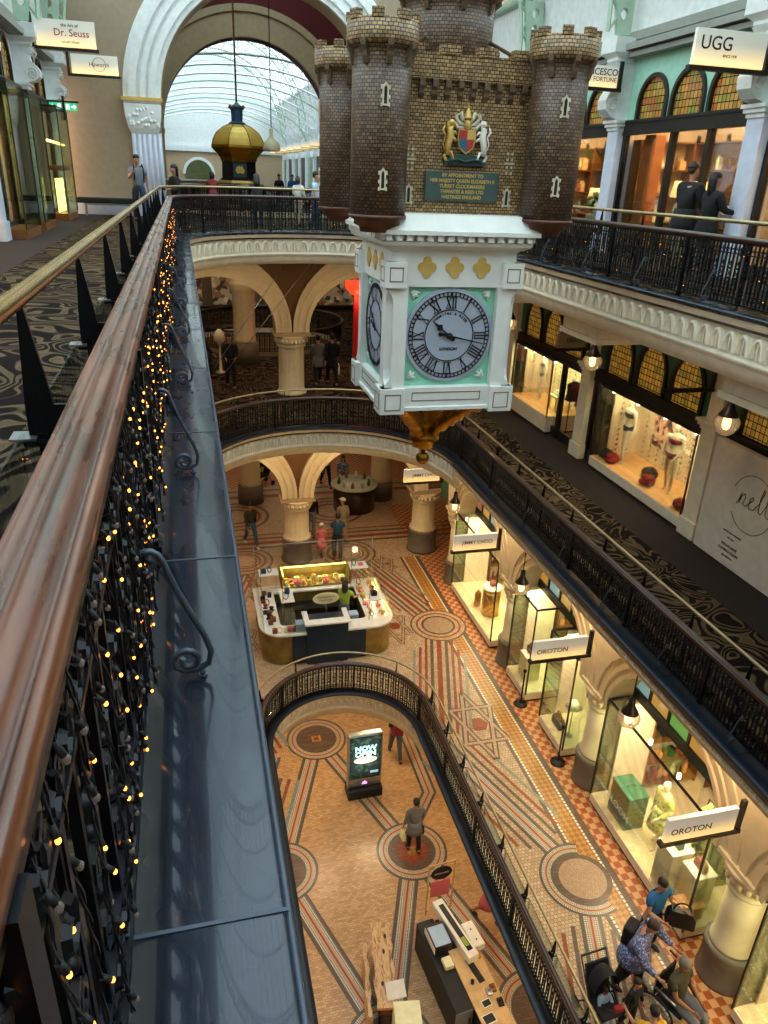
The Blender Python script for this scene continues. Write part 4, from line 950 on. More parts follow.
for s in (-1,1):
    for q in (((.03,.13),(.10,.16),(.14,.22),(.10,.25)),((.04,.11),(.11,.11),(.15,.16)),((.03,.17),(.07,.21),(.08,.27))): mb.tube([(s*a,-.03,b) for a,b in q],[.02,.022,.018,.008][:len(q)],6)
aob('mantling',mb,'stone_white')
mb=MB(); mb.lathe((0,-.03),[(.03,.10),(.045,.13),(.04,.18),(.03,.20)],10); mb.lathe((0,-.03),[(.05,.2),(.055,.22),(.04,.23),(.045,.25),(.02,.28),(.008,.31)],12); mb.sphere((0,-.03,.32),.014,6,5); aob('helm_and_crown',mb,'gold_leaf')
mb=MB(); mb.prism([(-.24,-.26),(.24,-.26),(.25,-.22),(.16,-.17),(.08,-.155),(0,-.14),(-.08,-.155),(-.16,-.17),(-.25,-.22)],.04,'y',-.045); mb.tube([(-.2,-.06,-.23),(-.1,-.065,-.2),(0,-.065,-.225),(.1,-.065,-.2),(.2,-.06,-.23)],.012,5); aob('motto_compartment',mb,'arms_green')
plq=thing('plaque','dark green plaque with five lines of gold lettering under the royal arms','plaque',(KX+.02,KY-.80,-.04))
mb=MB(); mb.box(-.44,-.035,-.155,.44,.0,.155,bv=.008); ob('board',mb,'plaque_green',plq)
for i,l in enumerate(('BY APPOINTMENT TO','HER MAJESTY QUEEN ELIZABETH II','TURRET CLOCKMAKERS','THWAITES & REED LTD','HASTINGS ENGLAND')):
    text('lettering',l,.052,'gold_leaf',plq,(0,-.037,.112-.056*i),(R(90),0,0),sx=.95,bold=.001)
# ================================================================== FIGURES
def skin_me(name,V,E,Rr,mat,sub=1):
    me=bpy.data.meshes.new(name); me.from_pydata([tuple(v) for v in V],E,[]); o=bpy.data.objects.new(name,me); COL.objects.link(o)
    md=o.modifiers.new('s','SKIN'); md.branch_smoothing=.3; md.use_smooth_shade=True
    if not me.skin_vertices: 
        bm=bmesh.new(); bm.from_mesh(me); bm.verts.layers.skin.verify(); bm.to_mesh(me); bm.free()
    for i,sv in enumerate(me.skin_vertices[0].data):
        r=Rr[i]; sv.radius=(r,r) if not isinstance(r,tuple) else r; sv.use_root=(i==0)
    if sub: q=o.modifiers.new('b','SUBSURF'); q.levels=sub; q.render_levels=sub
    dg=bpy.context.evaluated_depsgraph_get(); m2=bpy.data.meshes.new_from_object(o.evaluated_get(dg)); bpy.data.objects.remove(o)
    m2.materials.clear(); m2.materials.append(M[mat]); m2.name=name
    for p in m2.polygons: p.use_smooth=True; p.material_index=0
    return m2
def figure(nm,label,cat,loc,rz,h=1.72,skin='skin',top=('cloth_black','long'),bottom=('denim','trousers'),hair=('hair_dark','short'),shoes='black',pose=None,group=None,build=1.0,fingers=True,mannequin=False,extras=None,face=True):
    """facing -Y at rz=0; pose: dict with lean, legs=((hip,knee),(hip,knee)), arms=((pitch,out,elbow),..) in degrees, sit, head=(turn,nod)"""
    P=dict(lean=0,legs=((4,3),(-6,8)),arms=((5,8,15),(-5,8,18)),drop=0,head=(0,0)); P.update(pose or {})
    s=h/1.72; root=thing(nm,label,cat,loc,rz,group)
    b=build
    hipz=.93
    # leg lengths: thigh .43, shank .42
    legs=[]
    for k,sd in ((0,1),(1,-1)):
        hp,kn=[R(a) for a in P['legs'][k]]
        H=Vector((sd*.09*b,0,hipz-.03)); K=H+Vector((sd*.01,-math.sin(hp)*.43,-math.cos(hp)*.43)); A=K+Vector((0,-math.sin(hp-kn)*.41,-math.cos(hp-kn)*.41)); legs.append([H,K,A])
    low=min(l[2].z for l in legs)-.06
    up=Vector((0,0,-low)) if not P.get('sit') else Vector((0,0,P['sit']-hipz+.10))
    for l in legs:
        for i in range(3): l[i]=l[i]+up
    pel=Vector((0,0,hipz))+up; ln=R(P['lean']); ax=Vector((0,-math.sin(ln),math.cos(ln)))
    sp=lambda d,f=0: pel+ax*d+Vector((0,-f*math.cos(ln),-f*math.sin(ln)))
    wa,ch,nb,nk=sp(.12),sp(.33),sp(.475,.0),sp(.525,.01)
    hn=R(P['head'][1]); ht=R(P['head'][0]); ha=Vector((0,-math.sin(ln*.5+hn),math.cos(ln*.5+hn)))
    fw=Vector((math.sin(ht),-math.cos(ht),0)); fw=(fw-ha*fw.dot(ha)).normalized(); sdv=ha.cross(fw)
    j0=nk+ha*.045+fw*.008; hm=j0+ha*.085; cr=hm+ha*.075-fw*.008
    arms=[]
    for k,sd in ((0,1),(1,-1)):
        pt,ou,el=[R(a) for a in P['arms'][k][:3]]; inn=R(P['arms'][k][3]) if len(P['arms'][k])>3 else 0
        S=sp(.435)+Vector((sd*.175*b,0,0)); d=Vector((sd*math.sin(ou),-math.sin(pt)*math.cos(ou),-math.cos(pt)*math.cos(ou))); E_=S+d*.29
        d2=Vector((sd*math.sin(ou)*.5-sd*math.sin(inn),-math.sin(pt+el),-math.cos(pt+el))).normalized(); W=E_+d2*.25; arms.append([S,E_,W,d2])
    u_=.030*b if (top and top[1]!='bikini') else 0
    V=[pel,wa,ch,nb,nk,j0,hm,cr]; Rr=[(.15*b-u_*.8,.115*b-u_*.7),(.125*b-u_,.10*b-u_),(.15*b-u_,.11*b-u_),(.075-u_,.065-u_),(.052,.052),(.062,.070),(.076,.090),(.05,.058)]
    E=[(0,1),(1,2),(2,3),(3,4),(4,5),(5,6),(6,7)]
    def add(v,r,par): V.append(v); Rr.append(r); E.append((par,len(V)-1)); return len(V)-1
    if face and not mannequin: 
        add(hm+fw*.088-ha*.018,(.012,.012),6)
        for sd in (-1,1): add(hm+sdv*sd*.078-ha*.01,(.012,.016),6)
    for k,sd in ((0,1),(1,-1)):
        S,E_,W,d2=arms[k]; a=add(S-Vector((0,0,u_*.6)),.055*b-u_*.5,2); a=add(S.lerp(E_,.5),.047*b,a); a=add(E_,.038*b,a); a=add(E_.lerp(W,.35),.036*b,a); w=add(W,.024,a)
        side=Vector((0,-1,0)) if abs(d2.y)<.8 else Vector((0,0,1)); side=(side-d2*side.dot(d2)).normalized(); nrm=d2.cross(side)
        pm=add(W+d2*.055,(.034,.020),w)
        if fingers:
            for f in range(4):
                o=side*(.027-.018*f); L=(.068,.076,.070,.055)[f]; q=add(W+d2*.085+o,.0085,pm); q=add(W+d2*(.085+L*.5)+o*1.1-nrm*sd*.008,.0078,q); add(W+d2*(.085+L*.95)+o*1.1-nrm*sd*.024,.006,q)
            q=add(W+d2*.045+side*.045,.010,pm); add(W+d2*.082+side*.058,.008,q)
        else: add(W+d2*.13,(.026,.012),pm)
        H,K,A=legs[k]; a=add(H,.088*b,0); a=add(H.lerp(K,.5),.075*b,a); a=add(K,.055*b,a); a=add(K.lerp(A,.35),.054*b,a); a=add(A,.036,a)
        foot=Vector((0,-.14,-.035)); add(A+Vector((0,-.02,-.035)),(.036,.03),a); add(A+Vector((sd*.012,-.135,-.05)),(.035,.02),len(V)-1)
    sc_v=lambda L:[v*s for v in L]; sc_r=lambda L:[(r[0]*s,r[1]*s) if isinstance(r,tuple) else r*s for r in L]
    ob('body',skin_me('body',sc_v(V),E,sc_r(Rr),'mannequin' if mannequin else skin),None,root)
    q=.016
    if top:
        m_,st=top[0],top[1]
        v=[pel-ax*.03,wa,ch,nb+ax*.008]; r=[(.155*b+q,.12*b+q),(.132*b+q,.105*b+q),(.155*b+q,.115*b+q),(.088+q*.4,.076+q*.4)]; e=[(0,1),(1,2),(2,3)]
        if st=='bikini':
            mb=MB(); mb.loft([[tuple((c_+Vector((a_*math.cos(2*PI*i/22),-b_*math.sin(2*PI*i/22)*math.cos(ln),0)))*s) for i in range(22)] for c_,a_,b_ in ((ch-ax*.075,.150*b,.108*b),(ch-ax*.05,.158*b,.118*b),(ch+ax*.0,.162*b,.128*b),(ch+ax*.03,.156*b,.116*b))]); ob('bra',mb,m_,root)
        else:
            if 0: pass
            for k,sd in ((0,1),(1,-1)):
                S,E_,W,d2=arms[k]; n0=len(v); v.append(S-Vector((0,0,.012))); r.append(.055*b+q); e.append((2,n0)); v.append(S.lerp(E_,.6)); r.append(.050*b+q); e.append((n0,n0+1))
                if st!='short': v+= [E_,W-d2*.02]; r+=[.044*b+q*.8,.032+q*.5]; e+=[(n0+1,n0+2),(n0+2,n0+3)]
        if st!='bikini': ob({'bikini':'bra','coat':'coat','tunic':'tunic'}.get(st,'shirt'),skin_me('top',sc_v(v),e,sc_r(r),m_),None,root)
        if st in('coat','tunic'):
            L=.34 if st=='coat' else .26; mb=MB(); mb.loft([[((.165*b+.05*f)*math.cos(2*PI*i/20)*s,((.13*b+.05*f)*math.sin(2*PI*i/20))*s+pel.y*s,(pel.z+.06-L*f)*s) for i in range(20)] for f in (0,.3,.65,1)]); ob('skirt_of_'+st,mb,m_,root)
    if bottom:
        m_,st=bottom
        if st=='trousers':
            v=[pel+ax*.13,pel-ax*.0]; r=[(.135*b+q*.3,.108*b+q*.3),(.152*b+q*.5,.118*b+q*.5)]; e=[(0,1)]
            for k in (0,1):
                H,K,A=legs[k]; n0=len(v); v+=[H,H.lerp(K,.5),K,A+Vector((0,0,.03))]; r+=[.092*b+q*.6,.08*b+q*.7,.062*b+q*.7,.045+q]; e+=[(1,n0),(n0,n0+1),(n0+1,n0+2),(n0+2,n0+3)]
            ob('trousers',skin_me('trousers',sc_v(v),e,sc_r(r),m_),None,root)
        elif st=='briefs':
            mb=MB(); mb.loft([[tuple((c_+Vector((a_*math.cos(2*PI*i/22),-b_*math.sin(2*PI*i/22),0)))*s) for i in range(22)] for c_,a_,b_ in ((pel-ax*.11,.09*b,.10*b),(pel-ax*.07,.150*b,.125*b),(pel-ax*.0,.165*b,.132*b),(pel+ax*.035,.158*b,.124*b))]); ob('briefs',mb,m_,root)
        elif st in('skirt','dress'):
            L=.42 if st=='skirt' else .5; mb=MB(); mb.loft([[((.15*b+.10*f)*math.cos(2*PI*i/20)*s*(1+.05*math.sin(5*i)),((.12*b+.10*f)*math.sin(2*PI*i/20))*s+pel.y*s,(pel.z+.10-L*f)*s) for i in range(20)] for f in (0,.25,.6,1)]); ob('skirt',mb,m_,root)
    if shoes:
        for k in (0,1):
            A=legs[k][2]; mb=MB(); mb.sphere(((A.x+(.006 if k==0 else -.006))*s,(A.y-.055)*s,(A.z-.032)*s),.1*s,10,6,.48,1.3,.38); ob('shoe',mb,shoes,root)
    if hair:
        m_,st=hair; mb=MB(); c=(hm+ha*.040-fw*.026)*s
        mb.sphere((0,0,0),.094*s,14,9,.90,1.06,.95,-.12,1)
        Mx=Matrix((( sdv.x,-fw.x,ha.x,c.x),(sdv.y,-fw.y,ha.y,c.y),(sdv.z,-fw.z,ha.z,c.z),(0,0,0,1))); 
        if st in('long','bob'):
            L=.26 if st=='long' else .13
            mb.loft([[(math.cos(PI*i/12)*w,.03*s+math.sin(PI*i/12)*w*.85,z_) for i in range(13)]+[(-w*.6,.03*s,z_),(w*.6,.03*s,z_)] for w,z_ in ((.088*s,.03*s),(.095*s,-.05*s),(.10*s,-.05*s-L*s*.6),(.07*s,-.05*s-L*s))])
        if st=='short': mb.sphere((0,.022*s,-.035*s),.078*s,10,6,1,.85,1)
        if st=='bun': mb.sphere((0,.06*s,.07*s),.045*s,10,6)
        mb.xf(Mx); ob('hair',mb,m_,root)
        if st=='cap':
            mb=MB(); mb.sphere((0,0,.01*s),.108*s,14,6,.95,1.1,.9,.05,1); mb.box(-.06*s,-.18*s,.0,.06*s,-.07*s,.012*s,bv=.004); mb.xf(Mx); ob('cap',mb,'cloth_white',root)
    if face and not mannequin:
        for sd in (-1,1):
            mb=MB(); mb.sphere(tuple((hm+fw*.080+sdv*sd*.030+ha*.004)*s),.008*s,6,4); ob('eye',mb,'black',root)
        mb=MB(); mb.tube([tuple((hm+fw*.078+sdv*t-ha*.05)*s) for t in (-.02,0,.02)],.004*s,4); ob('mouth',mb,'brick_pink',root)
    root['_j']=[list(arms[0][2]*s+arms[0][3]*.08*s),list(arms[1][2]*s+arms[1][3]*.08*s),list(hm*s),list(ch*s)]
    J={'h0':(arms[0][2]+arms[0][3]*.09)*s,'h1':(arms[1][2]+arms[1][3]*.09)*s,'head':hm*s,'ch':ch*s}
    del root['_j']
    return root,J
WALK=dict(legs=((22,6),(-18,14)),arms=((-18,7,18),(20,7,22)))
WALK2=dict(legs=((-16,16),(20,8)),arms=((18,8,25),(-16,8,15)))
def shoulder_bag(par_root,J,label,mat='black',side=0,size=(.13,.30,.24),nm='handbag'):
    mw=wloc(par_root); h=mw@(J['h%d'%side]); t=thing(nm,label,'bag',(h.x,h.y,h.z-size[2]-.16),par_root.rotation_euler[2])
    mb=MB(); w,d,hh=size; mb.loft([[(x*w/2*f,y*d/2*f,z) for x,y in ((-1,-1),(1,-1),(1,1),(-1,1))] for f,z in ((.92,0),(1,.02),(1,hh*.6),(.8,hh))],smooth=False); ob('bag_body',mb,mat,t)
    mb=MB(); mb.tube([(0,d*.3*math.cos(PI*i/10),hh-.01+.17*math.sin(PI*i/10)) for i in range(11)],.008,5); ob('handle',mb,mat,t); return t
# ================================================================== UPPER SHOPFRONTS
XW=9.5
def archpoly(yc,w,z0,zs,zt,n=16): # round-headed opening in the y-z plane
    return [(yc-w,z0)]+[(yc-w*math.cos(PI*i/n),zs+(zt-zs)*math.sin(PI*i/n)) for i in range(n+1)]+[(yc+w,z0)]
def front(y0,y1,Fl,zb,zt,ztop,wallmat,glassm,label,glabel,mull,side=1,dgap=0.0,xw=None,lightp=60,inner='goods',depth=2.2,floorm='mid_wood'):
    """shopfront of one bay; z values are heights above the gallery floor Fl. side=1: on the right, -1: on the left"""
    x=XW if side>0 else -3.5; s=side; ya,yb=y0+.24,y1-.24
    # wall above the transom with three arched lights
    n=3; w=(yb-ya-.5)/n; mb=MB(); holes=[]; cs=[ya+.25+w*(i+.5) for i in range(n)]
    rect_=[(ya-.1,Fl+zb),(yb+.1,Fl+zb),(yb+.1,Fl+ztop),(ya-.1,Fl+ztop)]
    zs=Fl+zb+.27+(zt-zb-.27)*.35
    for c in cs: holes.append([p for p in archpoly(c,w*.42,Fl+zb+.05,zs,Fl+zt)])
    mb.prism(rect_,.14,'x',x if s>0 else x-.14,holes); wl=struct('wall_shopfront',mb,wallmat)
    t=thing('shopfront_frame',label,'shopfront',(x,(ya+yb)/2,Fl))
    def o(nm,mb,m_,par=t): return ob(nm,mb,m_,par,world=True)
    for c in cs:
        mb=MB(); A=archpoly(c,w*.46,Fl+zb+.05,zs,Fl+zt+.05); B=archpoly(c,w*.39,Fl+zb+.05,zs,Fl+zt-.03)
        mb.prism(A+B[::-1],.12,'x',x-.05 if s>0 else x-.07); f=o('arched_frame',mb,'dark_frame')
        mb=MB(); mb.prism(archpoly(c,w*.40,Fl+zb+.05,zs,Fl+zt-.02),.015,'x',x+.03*s); o('stained_glass',mb,glassm,f)
    mb=MB(); mb.box(x-.08*s,ya,Fl+zb,x+.14*s,yb,Fl+zb+.26); mb.box(x-.11*s,ya,Fl+zb+.20,x,yb,Fl+zb+.26); mb.box(x-.1*s,ya,Fl+zb-.03,x,yb,Fl+zb+.03); o('transom',mb,'dark_frame')
    ys=[ya]+[y0+m_ for m_ in mull]+[yb]
    for y in ys: mb=MB(); mb.box(x-.05*s,y-.05,Fl,x+.08*s,y+.05,Fl+zb); o('mullion',mb,'dark_frame')
    for a,b in zip(ys[:-1],ys[1:]):
        mb=MB(); mb.box(x,a+.05,Fl+.25,x+.012*s,b-.05,Fl+zb); o('pane',mb,'glass')
        mb=MB(); mb.box(x-.03*s,a+.05,Fl,x+.05*s,b-.05,Fl+.25); o('sill',mb,'dark_frame')
    # the room behind it
    mb=MB(); mb.box(x+depth*s,y0,Fl,x+(depth+.1)*s,y1,Fl+3.9); struct('wall_shop_back',mb,'tan_wall')
    mb=MB(); mb.box(x+.14*s,y0-.05,Fl,x+depth*s,y0+.05,Fl+3.9); struct('wall_shop_side',mb,'tan_wall')
    mb=MB(); mb.box(x+.10*s,y0+.06,Fl,x+depth*s,y1-.06,Fl+.01); struct('floor',mb,floorm)
    mb=MB(); mb.box(x+.10*s,y0+.06,Fl+3.7,x+depth*s,y1-.06,Fl+3.75); struct('ceiling',mb,'cream')
    light('shop_ceiling_light','AREA',(x+1.0*s,(y0+y1)/2,Fl+3.6),lightp*(7 if Fl>-3 else 3.5),WARM,1.4,3.0)
def pilaster(y,Fl,zc,label,grp,mat,side=1,console=True,ztop=4.25):
    x=XW if side>0 else -3.5; s=side; t=thing('pilaster',label,'pilaster',(x,y,Fl),0,grp)
    def o(nm,mb,m_): return ob(nm,mb,m_,t,world=True)
    mb=MB(); mb.box(x-.2*s,y-.21,Fl,x-.002*s,y+.21,Fl+zc); mb.box(x-.24*s,y-.25,Fl,x-.002*s,y+.25,Fl+.35); o('shaft',mb,mat)
    mb=MB(); mb.box(x-.23*s,y-.23,Fl+zc-.02,x-.002*s,y+.23,Fl+zc+.05); mb.box(x-.27*s,y-.27,Fl+zc+.05,x-.002*s,y+.27,Fl+zc+.12); mb.box(x-.31*s,y-.30,Fl+zc+.12,x-.002*s,y+.30,Fl+zc+.18); o('capital',mb,'white_paint' if mat!='cream' else 'cream')
    if not console: mb=MB(); mb.box(x-.16*s,y-.19,Fl+zc+.18,x-.002*s,y+.19,Fl+4.31); o('upper_shaft',mb,mat)
    if console:
        mb=MB(); z=Fl+zc+.18; H=ztop-zc-.18-.45
        pr=[(0,0),(-.22,0),(-.42,.05),(-.55,.18),(-.57,.34),(-.48,.5),(-.38,.62),(-.36,.75),(-.42,.92),(-.5,1.0),(0,1.0)]
        mb.prism([(x+s*(a),z+b*H) for a,b in pr],.36,'y',y-.18); 
        for sy in (-1,1):
            for (cx_,cz_,r_) in ((-.40,.26,.14),(-.42,.86,.07)): mb.tube([(x+s*(cx_+a),y+sy*.18,z+(cz_)*H+b) for a,b in spiral((0,0),r_,.03,0,1.5,14)],.02,4)
        o('scroll_console',mb,'white_paint' if mat!='cream' else 'cream')
        mb=MB(); zz=z+H; mb.loft([[(x+s*0,y-w,q),(x+s*-d,y-w,q),(x+s*-d,y+w,q),(x+s*0,y+w,q)] for w,d,q in ((.2,.4,zz),(.22,.45,zz+.03),(.22,.45,zz+.08),(.31,.58,zz+.17),(.31,.58,zz+.45))],smooth=False); o('impost_block',mb,'white_paint' if mat!='cream' else 'cream')
    return t
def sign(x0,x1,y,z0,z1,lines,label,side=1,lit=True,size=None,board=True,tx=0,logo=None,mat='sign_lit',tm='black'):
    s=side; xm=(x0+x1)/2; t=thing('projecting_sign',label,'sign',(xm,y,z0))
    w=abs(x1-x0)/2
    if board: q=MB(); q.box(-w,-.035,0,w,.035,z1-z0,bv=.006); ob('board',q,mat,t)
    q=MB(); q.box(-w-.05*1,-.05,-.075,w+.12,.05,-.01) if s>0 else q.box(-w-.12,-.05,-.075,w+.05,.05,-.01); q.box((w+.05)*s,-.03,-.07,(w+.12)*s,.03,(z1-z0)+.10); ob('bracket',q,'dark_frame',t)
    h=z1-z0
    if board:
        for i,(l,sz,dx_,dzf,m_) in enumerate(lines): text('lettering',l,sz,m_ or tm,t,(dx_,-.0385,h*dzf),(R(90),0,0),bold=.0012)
    return t
# top floor, right
G3='white pilasters of the top gallery shopfronts'
for y,l in ((7.45,'nearest white pilaster right of the top gallery shopfronts'),(12.0,'white pilaster right of the window where a couple stands'),(16.6,'white pilaster with scroll console between the two stained-glass shopfronts'),(21.15,'white pilaster of the top gallery hidden behind the stone castle'),(25.7,'farthest white pilaster of the top right gallery')): pilaster(y,F3,2.55,l,None,'lavender_paint')
front(12.0,16.6,F3,2.46,3.50,4.2,'mint','stained_top','dark shopfront with stained-glass arches where a couple in black stands','',[1.4,2.57],lightp=55)
front(16.6,21.15,F3,2.46,3.50,4.2,'mint','stained_top','dark shopfront with vases and plants just right of the stone castle','',[2.2,3.3],lightp=55)
front(7.45,12.0,F3,2.46,3.50,4.2,'mint','stained_top','dark shopfront at the right edge of the top gallery','',[1.4,2.9],lightp=40)
front(21.15,25.7,F3,2.46,3.50,4.2,'mint','stained_top','dark shopfront of the top gallery hidden behind the castle','',[1.4,2.9],lightp=30)
mb=MB(); mb.box(9.35,YB,F3+4.2,9.7,27,F3+4.36); mb.box(9.15,YB,F3+4.0,9.6,27,F3+4.12); mb.box(9.25,YB,F3+3.88,9.6,27,F3+3.97); struct('trim_frieze_moulding',mb,'grey_moulding' if 'grey_moulding' in M else (plain('grey_moulding','8d9088',.6) and 'grey_moulding'))
mb=MB(); mb.box(-3.6,YB,F3+4.2,-3.3,27,F3+4.36); mb.box(-3.6,YB,F3+4.0,-3.15,27,F3+4.12); struct('trim_frieze_moulding',mb,'grey_moulding')
sign(7.72,8.98,11.72,1.80,2.28,[('UGG',.26,-.26,.60,None),('SINCE 1978',.05,.0,.28,'brass')],'lit projecting sign board reading UGG above the top gallery couple')
sign(7.9,9.04,16.3,1.95,2.34,[('FRANCESCO',.17,.08,.68,None),('FORTUNE',.12,.28,.34,'inlay_brown')],'lit projecting sign board half hidden behind the castle on the right')
def globe_lamp(x,y,z,label,r=.20,drop=.5,grp=None,watt=12,style='shade'):
    t=thing('globe_pendant_lamp',label,'lamp',(x,y,z),0,grp)
    q=MB(); q.cyl((0,0),.012,r*1.3,r*1.3+drop,6); ob('stem',q,'black',t)
    q=MB(); q.lathe((0,0),[(.02,r*2.3),(.05,r*2.25),(.055,r*1.6),(r*.42,r*1.28),(r*.74,r*.80),(r*.76,r*.70),(r*.70,r*.72),(.02,r*1.1)],18); ob('shade_cap',q,'dark_frame',t)
    q=MB(); q.lathe((0,0),[(r*.70,r*.72),(r*.90,r*.50),(r*1.0,r*.2),(r*.93,-r*.15),(r*.7,-r*.55),(r*.35,-r*.82),(.01,-r*.9)],20); ob('glass_globe',q,'globe_glass',t)
    q=MB(); q.cyl((0,0),.065,-.02,.10,10); q.sphere((0,0,-.03),.06,8,6); q.cyl((0,0),.02,.09,r*1.1,6); ob('glowing_bulb',q,'lamp_warm',t)
    light('lamp_glow','POINT',(x,y,z-.02),watt,WARM,.06); return t
globe_lamp(8.55,13.1,2.05,'small clear glass lantern left of the top gallery sign','',0) if 0 else globe_lamp(8.55,12.75,1.98,'small glass lantern hanging beside the UGG board',.12,.3,None,4)
# middle floor, right
for y,l in ((7.0,'cream pilaster of the middle gallery at the right edge'),(11.45,'cream pilaster between the lingerie window and the white hoarding'),(16.2,'cream pilaster between the two lingerie shop windows'),(20.85,'cream pilaster of the middle gallery left of the lingerie shop'),(25.7,'farthest cream pilaster of the middle gallery on the right')): pilaster(y,F1,2.2,l,None,'cream',console=False)
def front1(y0,y1,lab,mull,lp): front(y0,y1,F1,2.05,3.33,4.3,'dark_green','stained_mid',lab,'',mull,lightp=lp)
front1(16.2,20.85,'dark arched shopfront of the lingerie shop, its left bay with the door',[1.45],50)
front1(11.45,16.2,'dark arched shopfront framing the big lit lingerie window',[4.15],40)
front1(7.0,11.45,'dark arched shopfront above the white hoarding',[2.2],8)
front1(20.85,25.7,'dark arched shopfront of the middle gallery beside the hanging clock',[2.2],25)
sign(8.44,9.2,16.25,-3.5,-3.16,[('BRAVA',.15,.08,.5,None)],'unlit grey projecting sign board of the lingerie shop',mat='stone_board' if 'stone_board' in M else (plain('stone_board','8d8064',.6) and 'stone_board'))
sign(8.3,9.2,11.6,-3.27,-2.95,[],'empty dark sign bracket on the middle gallery pilaster',board=False)
globe_lamp(8.35,14.35,-3.42,'glass globe lamp in front of the lingerie shop door',.21,.9,None,14)
globe_lamp(8.35,9.9,-3.42,'large glass globe lamp in front of the white hoarding',.21,.9,None,14)
globe_lamp(8.35,18.9,-3.42,'glass globe lamp of the middle gallery behind the hanging clock',.21,.9,None,10)
# beams under the top gallery
for k,y in enumerate((7.3,11.75,16.2,20.7)):
    mb=MB(); mb.box(6.5,y-.62,-2.28,9.5,y+.62,-1.93); mb.box(6.42,y-.68,-2.02,9.5,y+.68,-1.93); mb.box(6.46,y-.65,-2.36,9.5,y+.65,-2.27)
    struct('ceiling_beam' if 0 else 'trim_ceiling_beam',mb,'cream')
# hoarding
hb=thing('shop_hoarding','large white hoarding panel with a thin circle and handwritten word','hoarding',(9.28,6.85,F1))
mb=MB(); mb.box(-.05,-2.6,.02,.08,4.25,2.2,bv=.01); ob('panel',mb,'hoard_white' if 'hoard_white' in M else (plain('hoard_white','d8cfc0',.6) and 'hoard_white'),hb)
mb=MB(); 
for a0,a1 in ((20,150),(170,330)):
    mb.tube([(-.055,3.02+.52*math.cos(R(a)),1.34+.52*math.sin(R(a))) for a in range(a0,a1,6)],.006,4)
ob('circle_line',mb,'dark_frame',hb)
rt=Euler((R(90),0,R(-90)),'XYZ')
def script(pts,nm): 
    mb=MB(); mb.tube([(-.055,y,z) for y,z in pts],.008,4); ob(nm,mb,'dark_frame',hb)
# handwritten "nella" drawn as strokes, reading towards smaller Y
sx=3.38
script([(sx-a*1.5,1.36+b*1.5) for a,b in ((0,-.08),(.03,.0),(.05,.08),(.03,-.06),(.06,.04),(.10,.08),(.12,.04),(.10,-.06),(.14,-.06),(.20,.0),(.25,.06),(.24,.09),(.20,.06),(.19,-.02),(.22,-.07),(.28,-.05),(.35,.06),(.40,.22),(.38,.24),(.35,.12),(.36,-.04),(.40,-.06),(.46,.08),(.51,.22),(.49,.24),(.46,.12),(.47,-.04),(.52,-.06),(.58,.03),(.64,.07),(.60,.08),(.57,.0),(.60,-.06),(.66,.05),(.66,-.05),(.70,-.04))],'script_word')
for i,(l,sz) in enumerate((('AUSTRALIAN DESIGNER',.045),('EST. 2011',.045),('NELLA LANE',.075),('COMING SOON',.075),('@nellalane',.06))): text('small_print',l,sz,'dark_frame',hb,(-.056,3.3,.66-.10*i-(.05 if i>1 else 0)),rt)
# ================================================================== things in the windows
def vase(x,y,z,h,label,mat='porcelain',grp=None):
    t=thing('lidded_vase',label,'vase',(x,y,z),0,grp); q=MB(); q.lathe((0,0),[(.2*h,0),(.22*h,.02*h),(.3*h,.3*h),(.36*h,.5*h),(.3*h,.66*h),(.16*h,.74*h),(.17*h,.78*h)],16); ob('vase_body',q,mat,t)
    q=MB(); q.lathe((0,0),[(.19*h,.785*h),(.2*h,.80*h),(.12*h,.88*h),(.03*h,.92*h),(.045*h,.96*h),(.01*h,1.0*h)],14); ob('lid',q,mat,t); return t
plain('ginger_jar','b9c3bd',.3,var=.6,scale=14)
def tlamp(x,y,z,label,grp=None,h=.75):
    t=thing('table_lamp',label,'lamp',(x,y,z),0,grp); q=MB(); q.lathe((0,0),[(.08,0),(.085,.02),(.03,.05),(.09,h*.25),(.07,h*.42),(.02,h*.5),(.02,h*.62)],14); ob('lamp_base',q,'ginger_jar',t)
    q=MB(); q.lathe((0,0),[(.19,h*.6),(.14,h)],18); q.f=[f for f in q.f]; ob('lamp_shade',q,'shade_lit',t); return t
def shelf_unit(x,y0,y1,z,h,label,n=5,side=1,items=True,d=.4):
    t=thing('display_shelf',label,'shelf',(x,(y0+y1)/2,z)); w=(y1-y0)/2
    q=MB(); q.box(d*side,-w,0,(d+.03)*side,w,h); ob('back_panel',q,'pale_wood',t)
    for yy in (-w,w): q=MB(); q.box(0,yy-.02,0,d*side,yy+.02,h); ob('side_panel',q,'mid_wood',t)
    for i in range(n):
        q=MB(); zz=.15+(h-.2)*i/(n-1); q.box(.0,-w+.02,zz,d*side*.98,w-.02,zz+.03); ob('shelf_board',q,'mid_wood',t)
    return t
def wares(x,y0,y1,z,h,n,label,grp,side=1,seed=1,levels=5,kinds=('peach_card','porcelain','leaf','mid_wood','ivory_card','brick_pink','gold','ginger_jar')):
    r_=random.Random(seed)
    for l in range(levels-1):
        zz=z+.18+(h-.2)*l/(levels-1)+.002
        for k in range(n):
            y=y0+.12+(y1-y0-.24)*(k+.5)/n; q=MB(); a=r_.uniform(.04,.075); hh=r_.uniform(.1,.26)
            if r_.random()<.5: q.lathe((0,0),[(a*.7,0),(a,hh*.35),(a*.6,hh*.7),(a*.4,hh*.8),(a*.5,hh)],10)
            else: q.box(-a,-a,0,a,a,hh,bv=.008); q.box(-a*.5,-a*.5,hh,a*.5,a*.5,hh*1.15)
            o=ob('shop_ware',q,r_.choice(kinds)); o.location=(x+.2*side,y,zz); tag(o,label,'shop goods',grp)
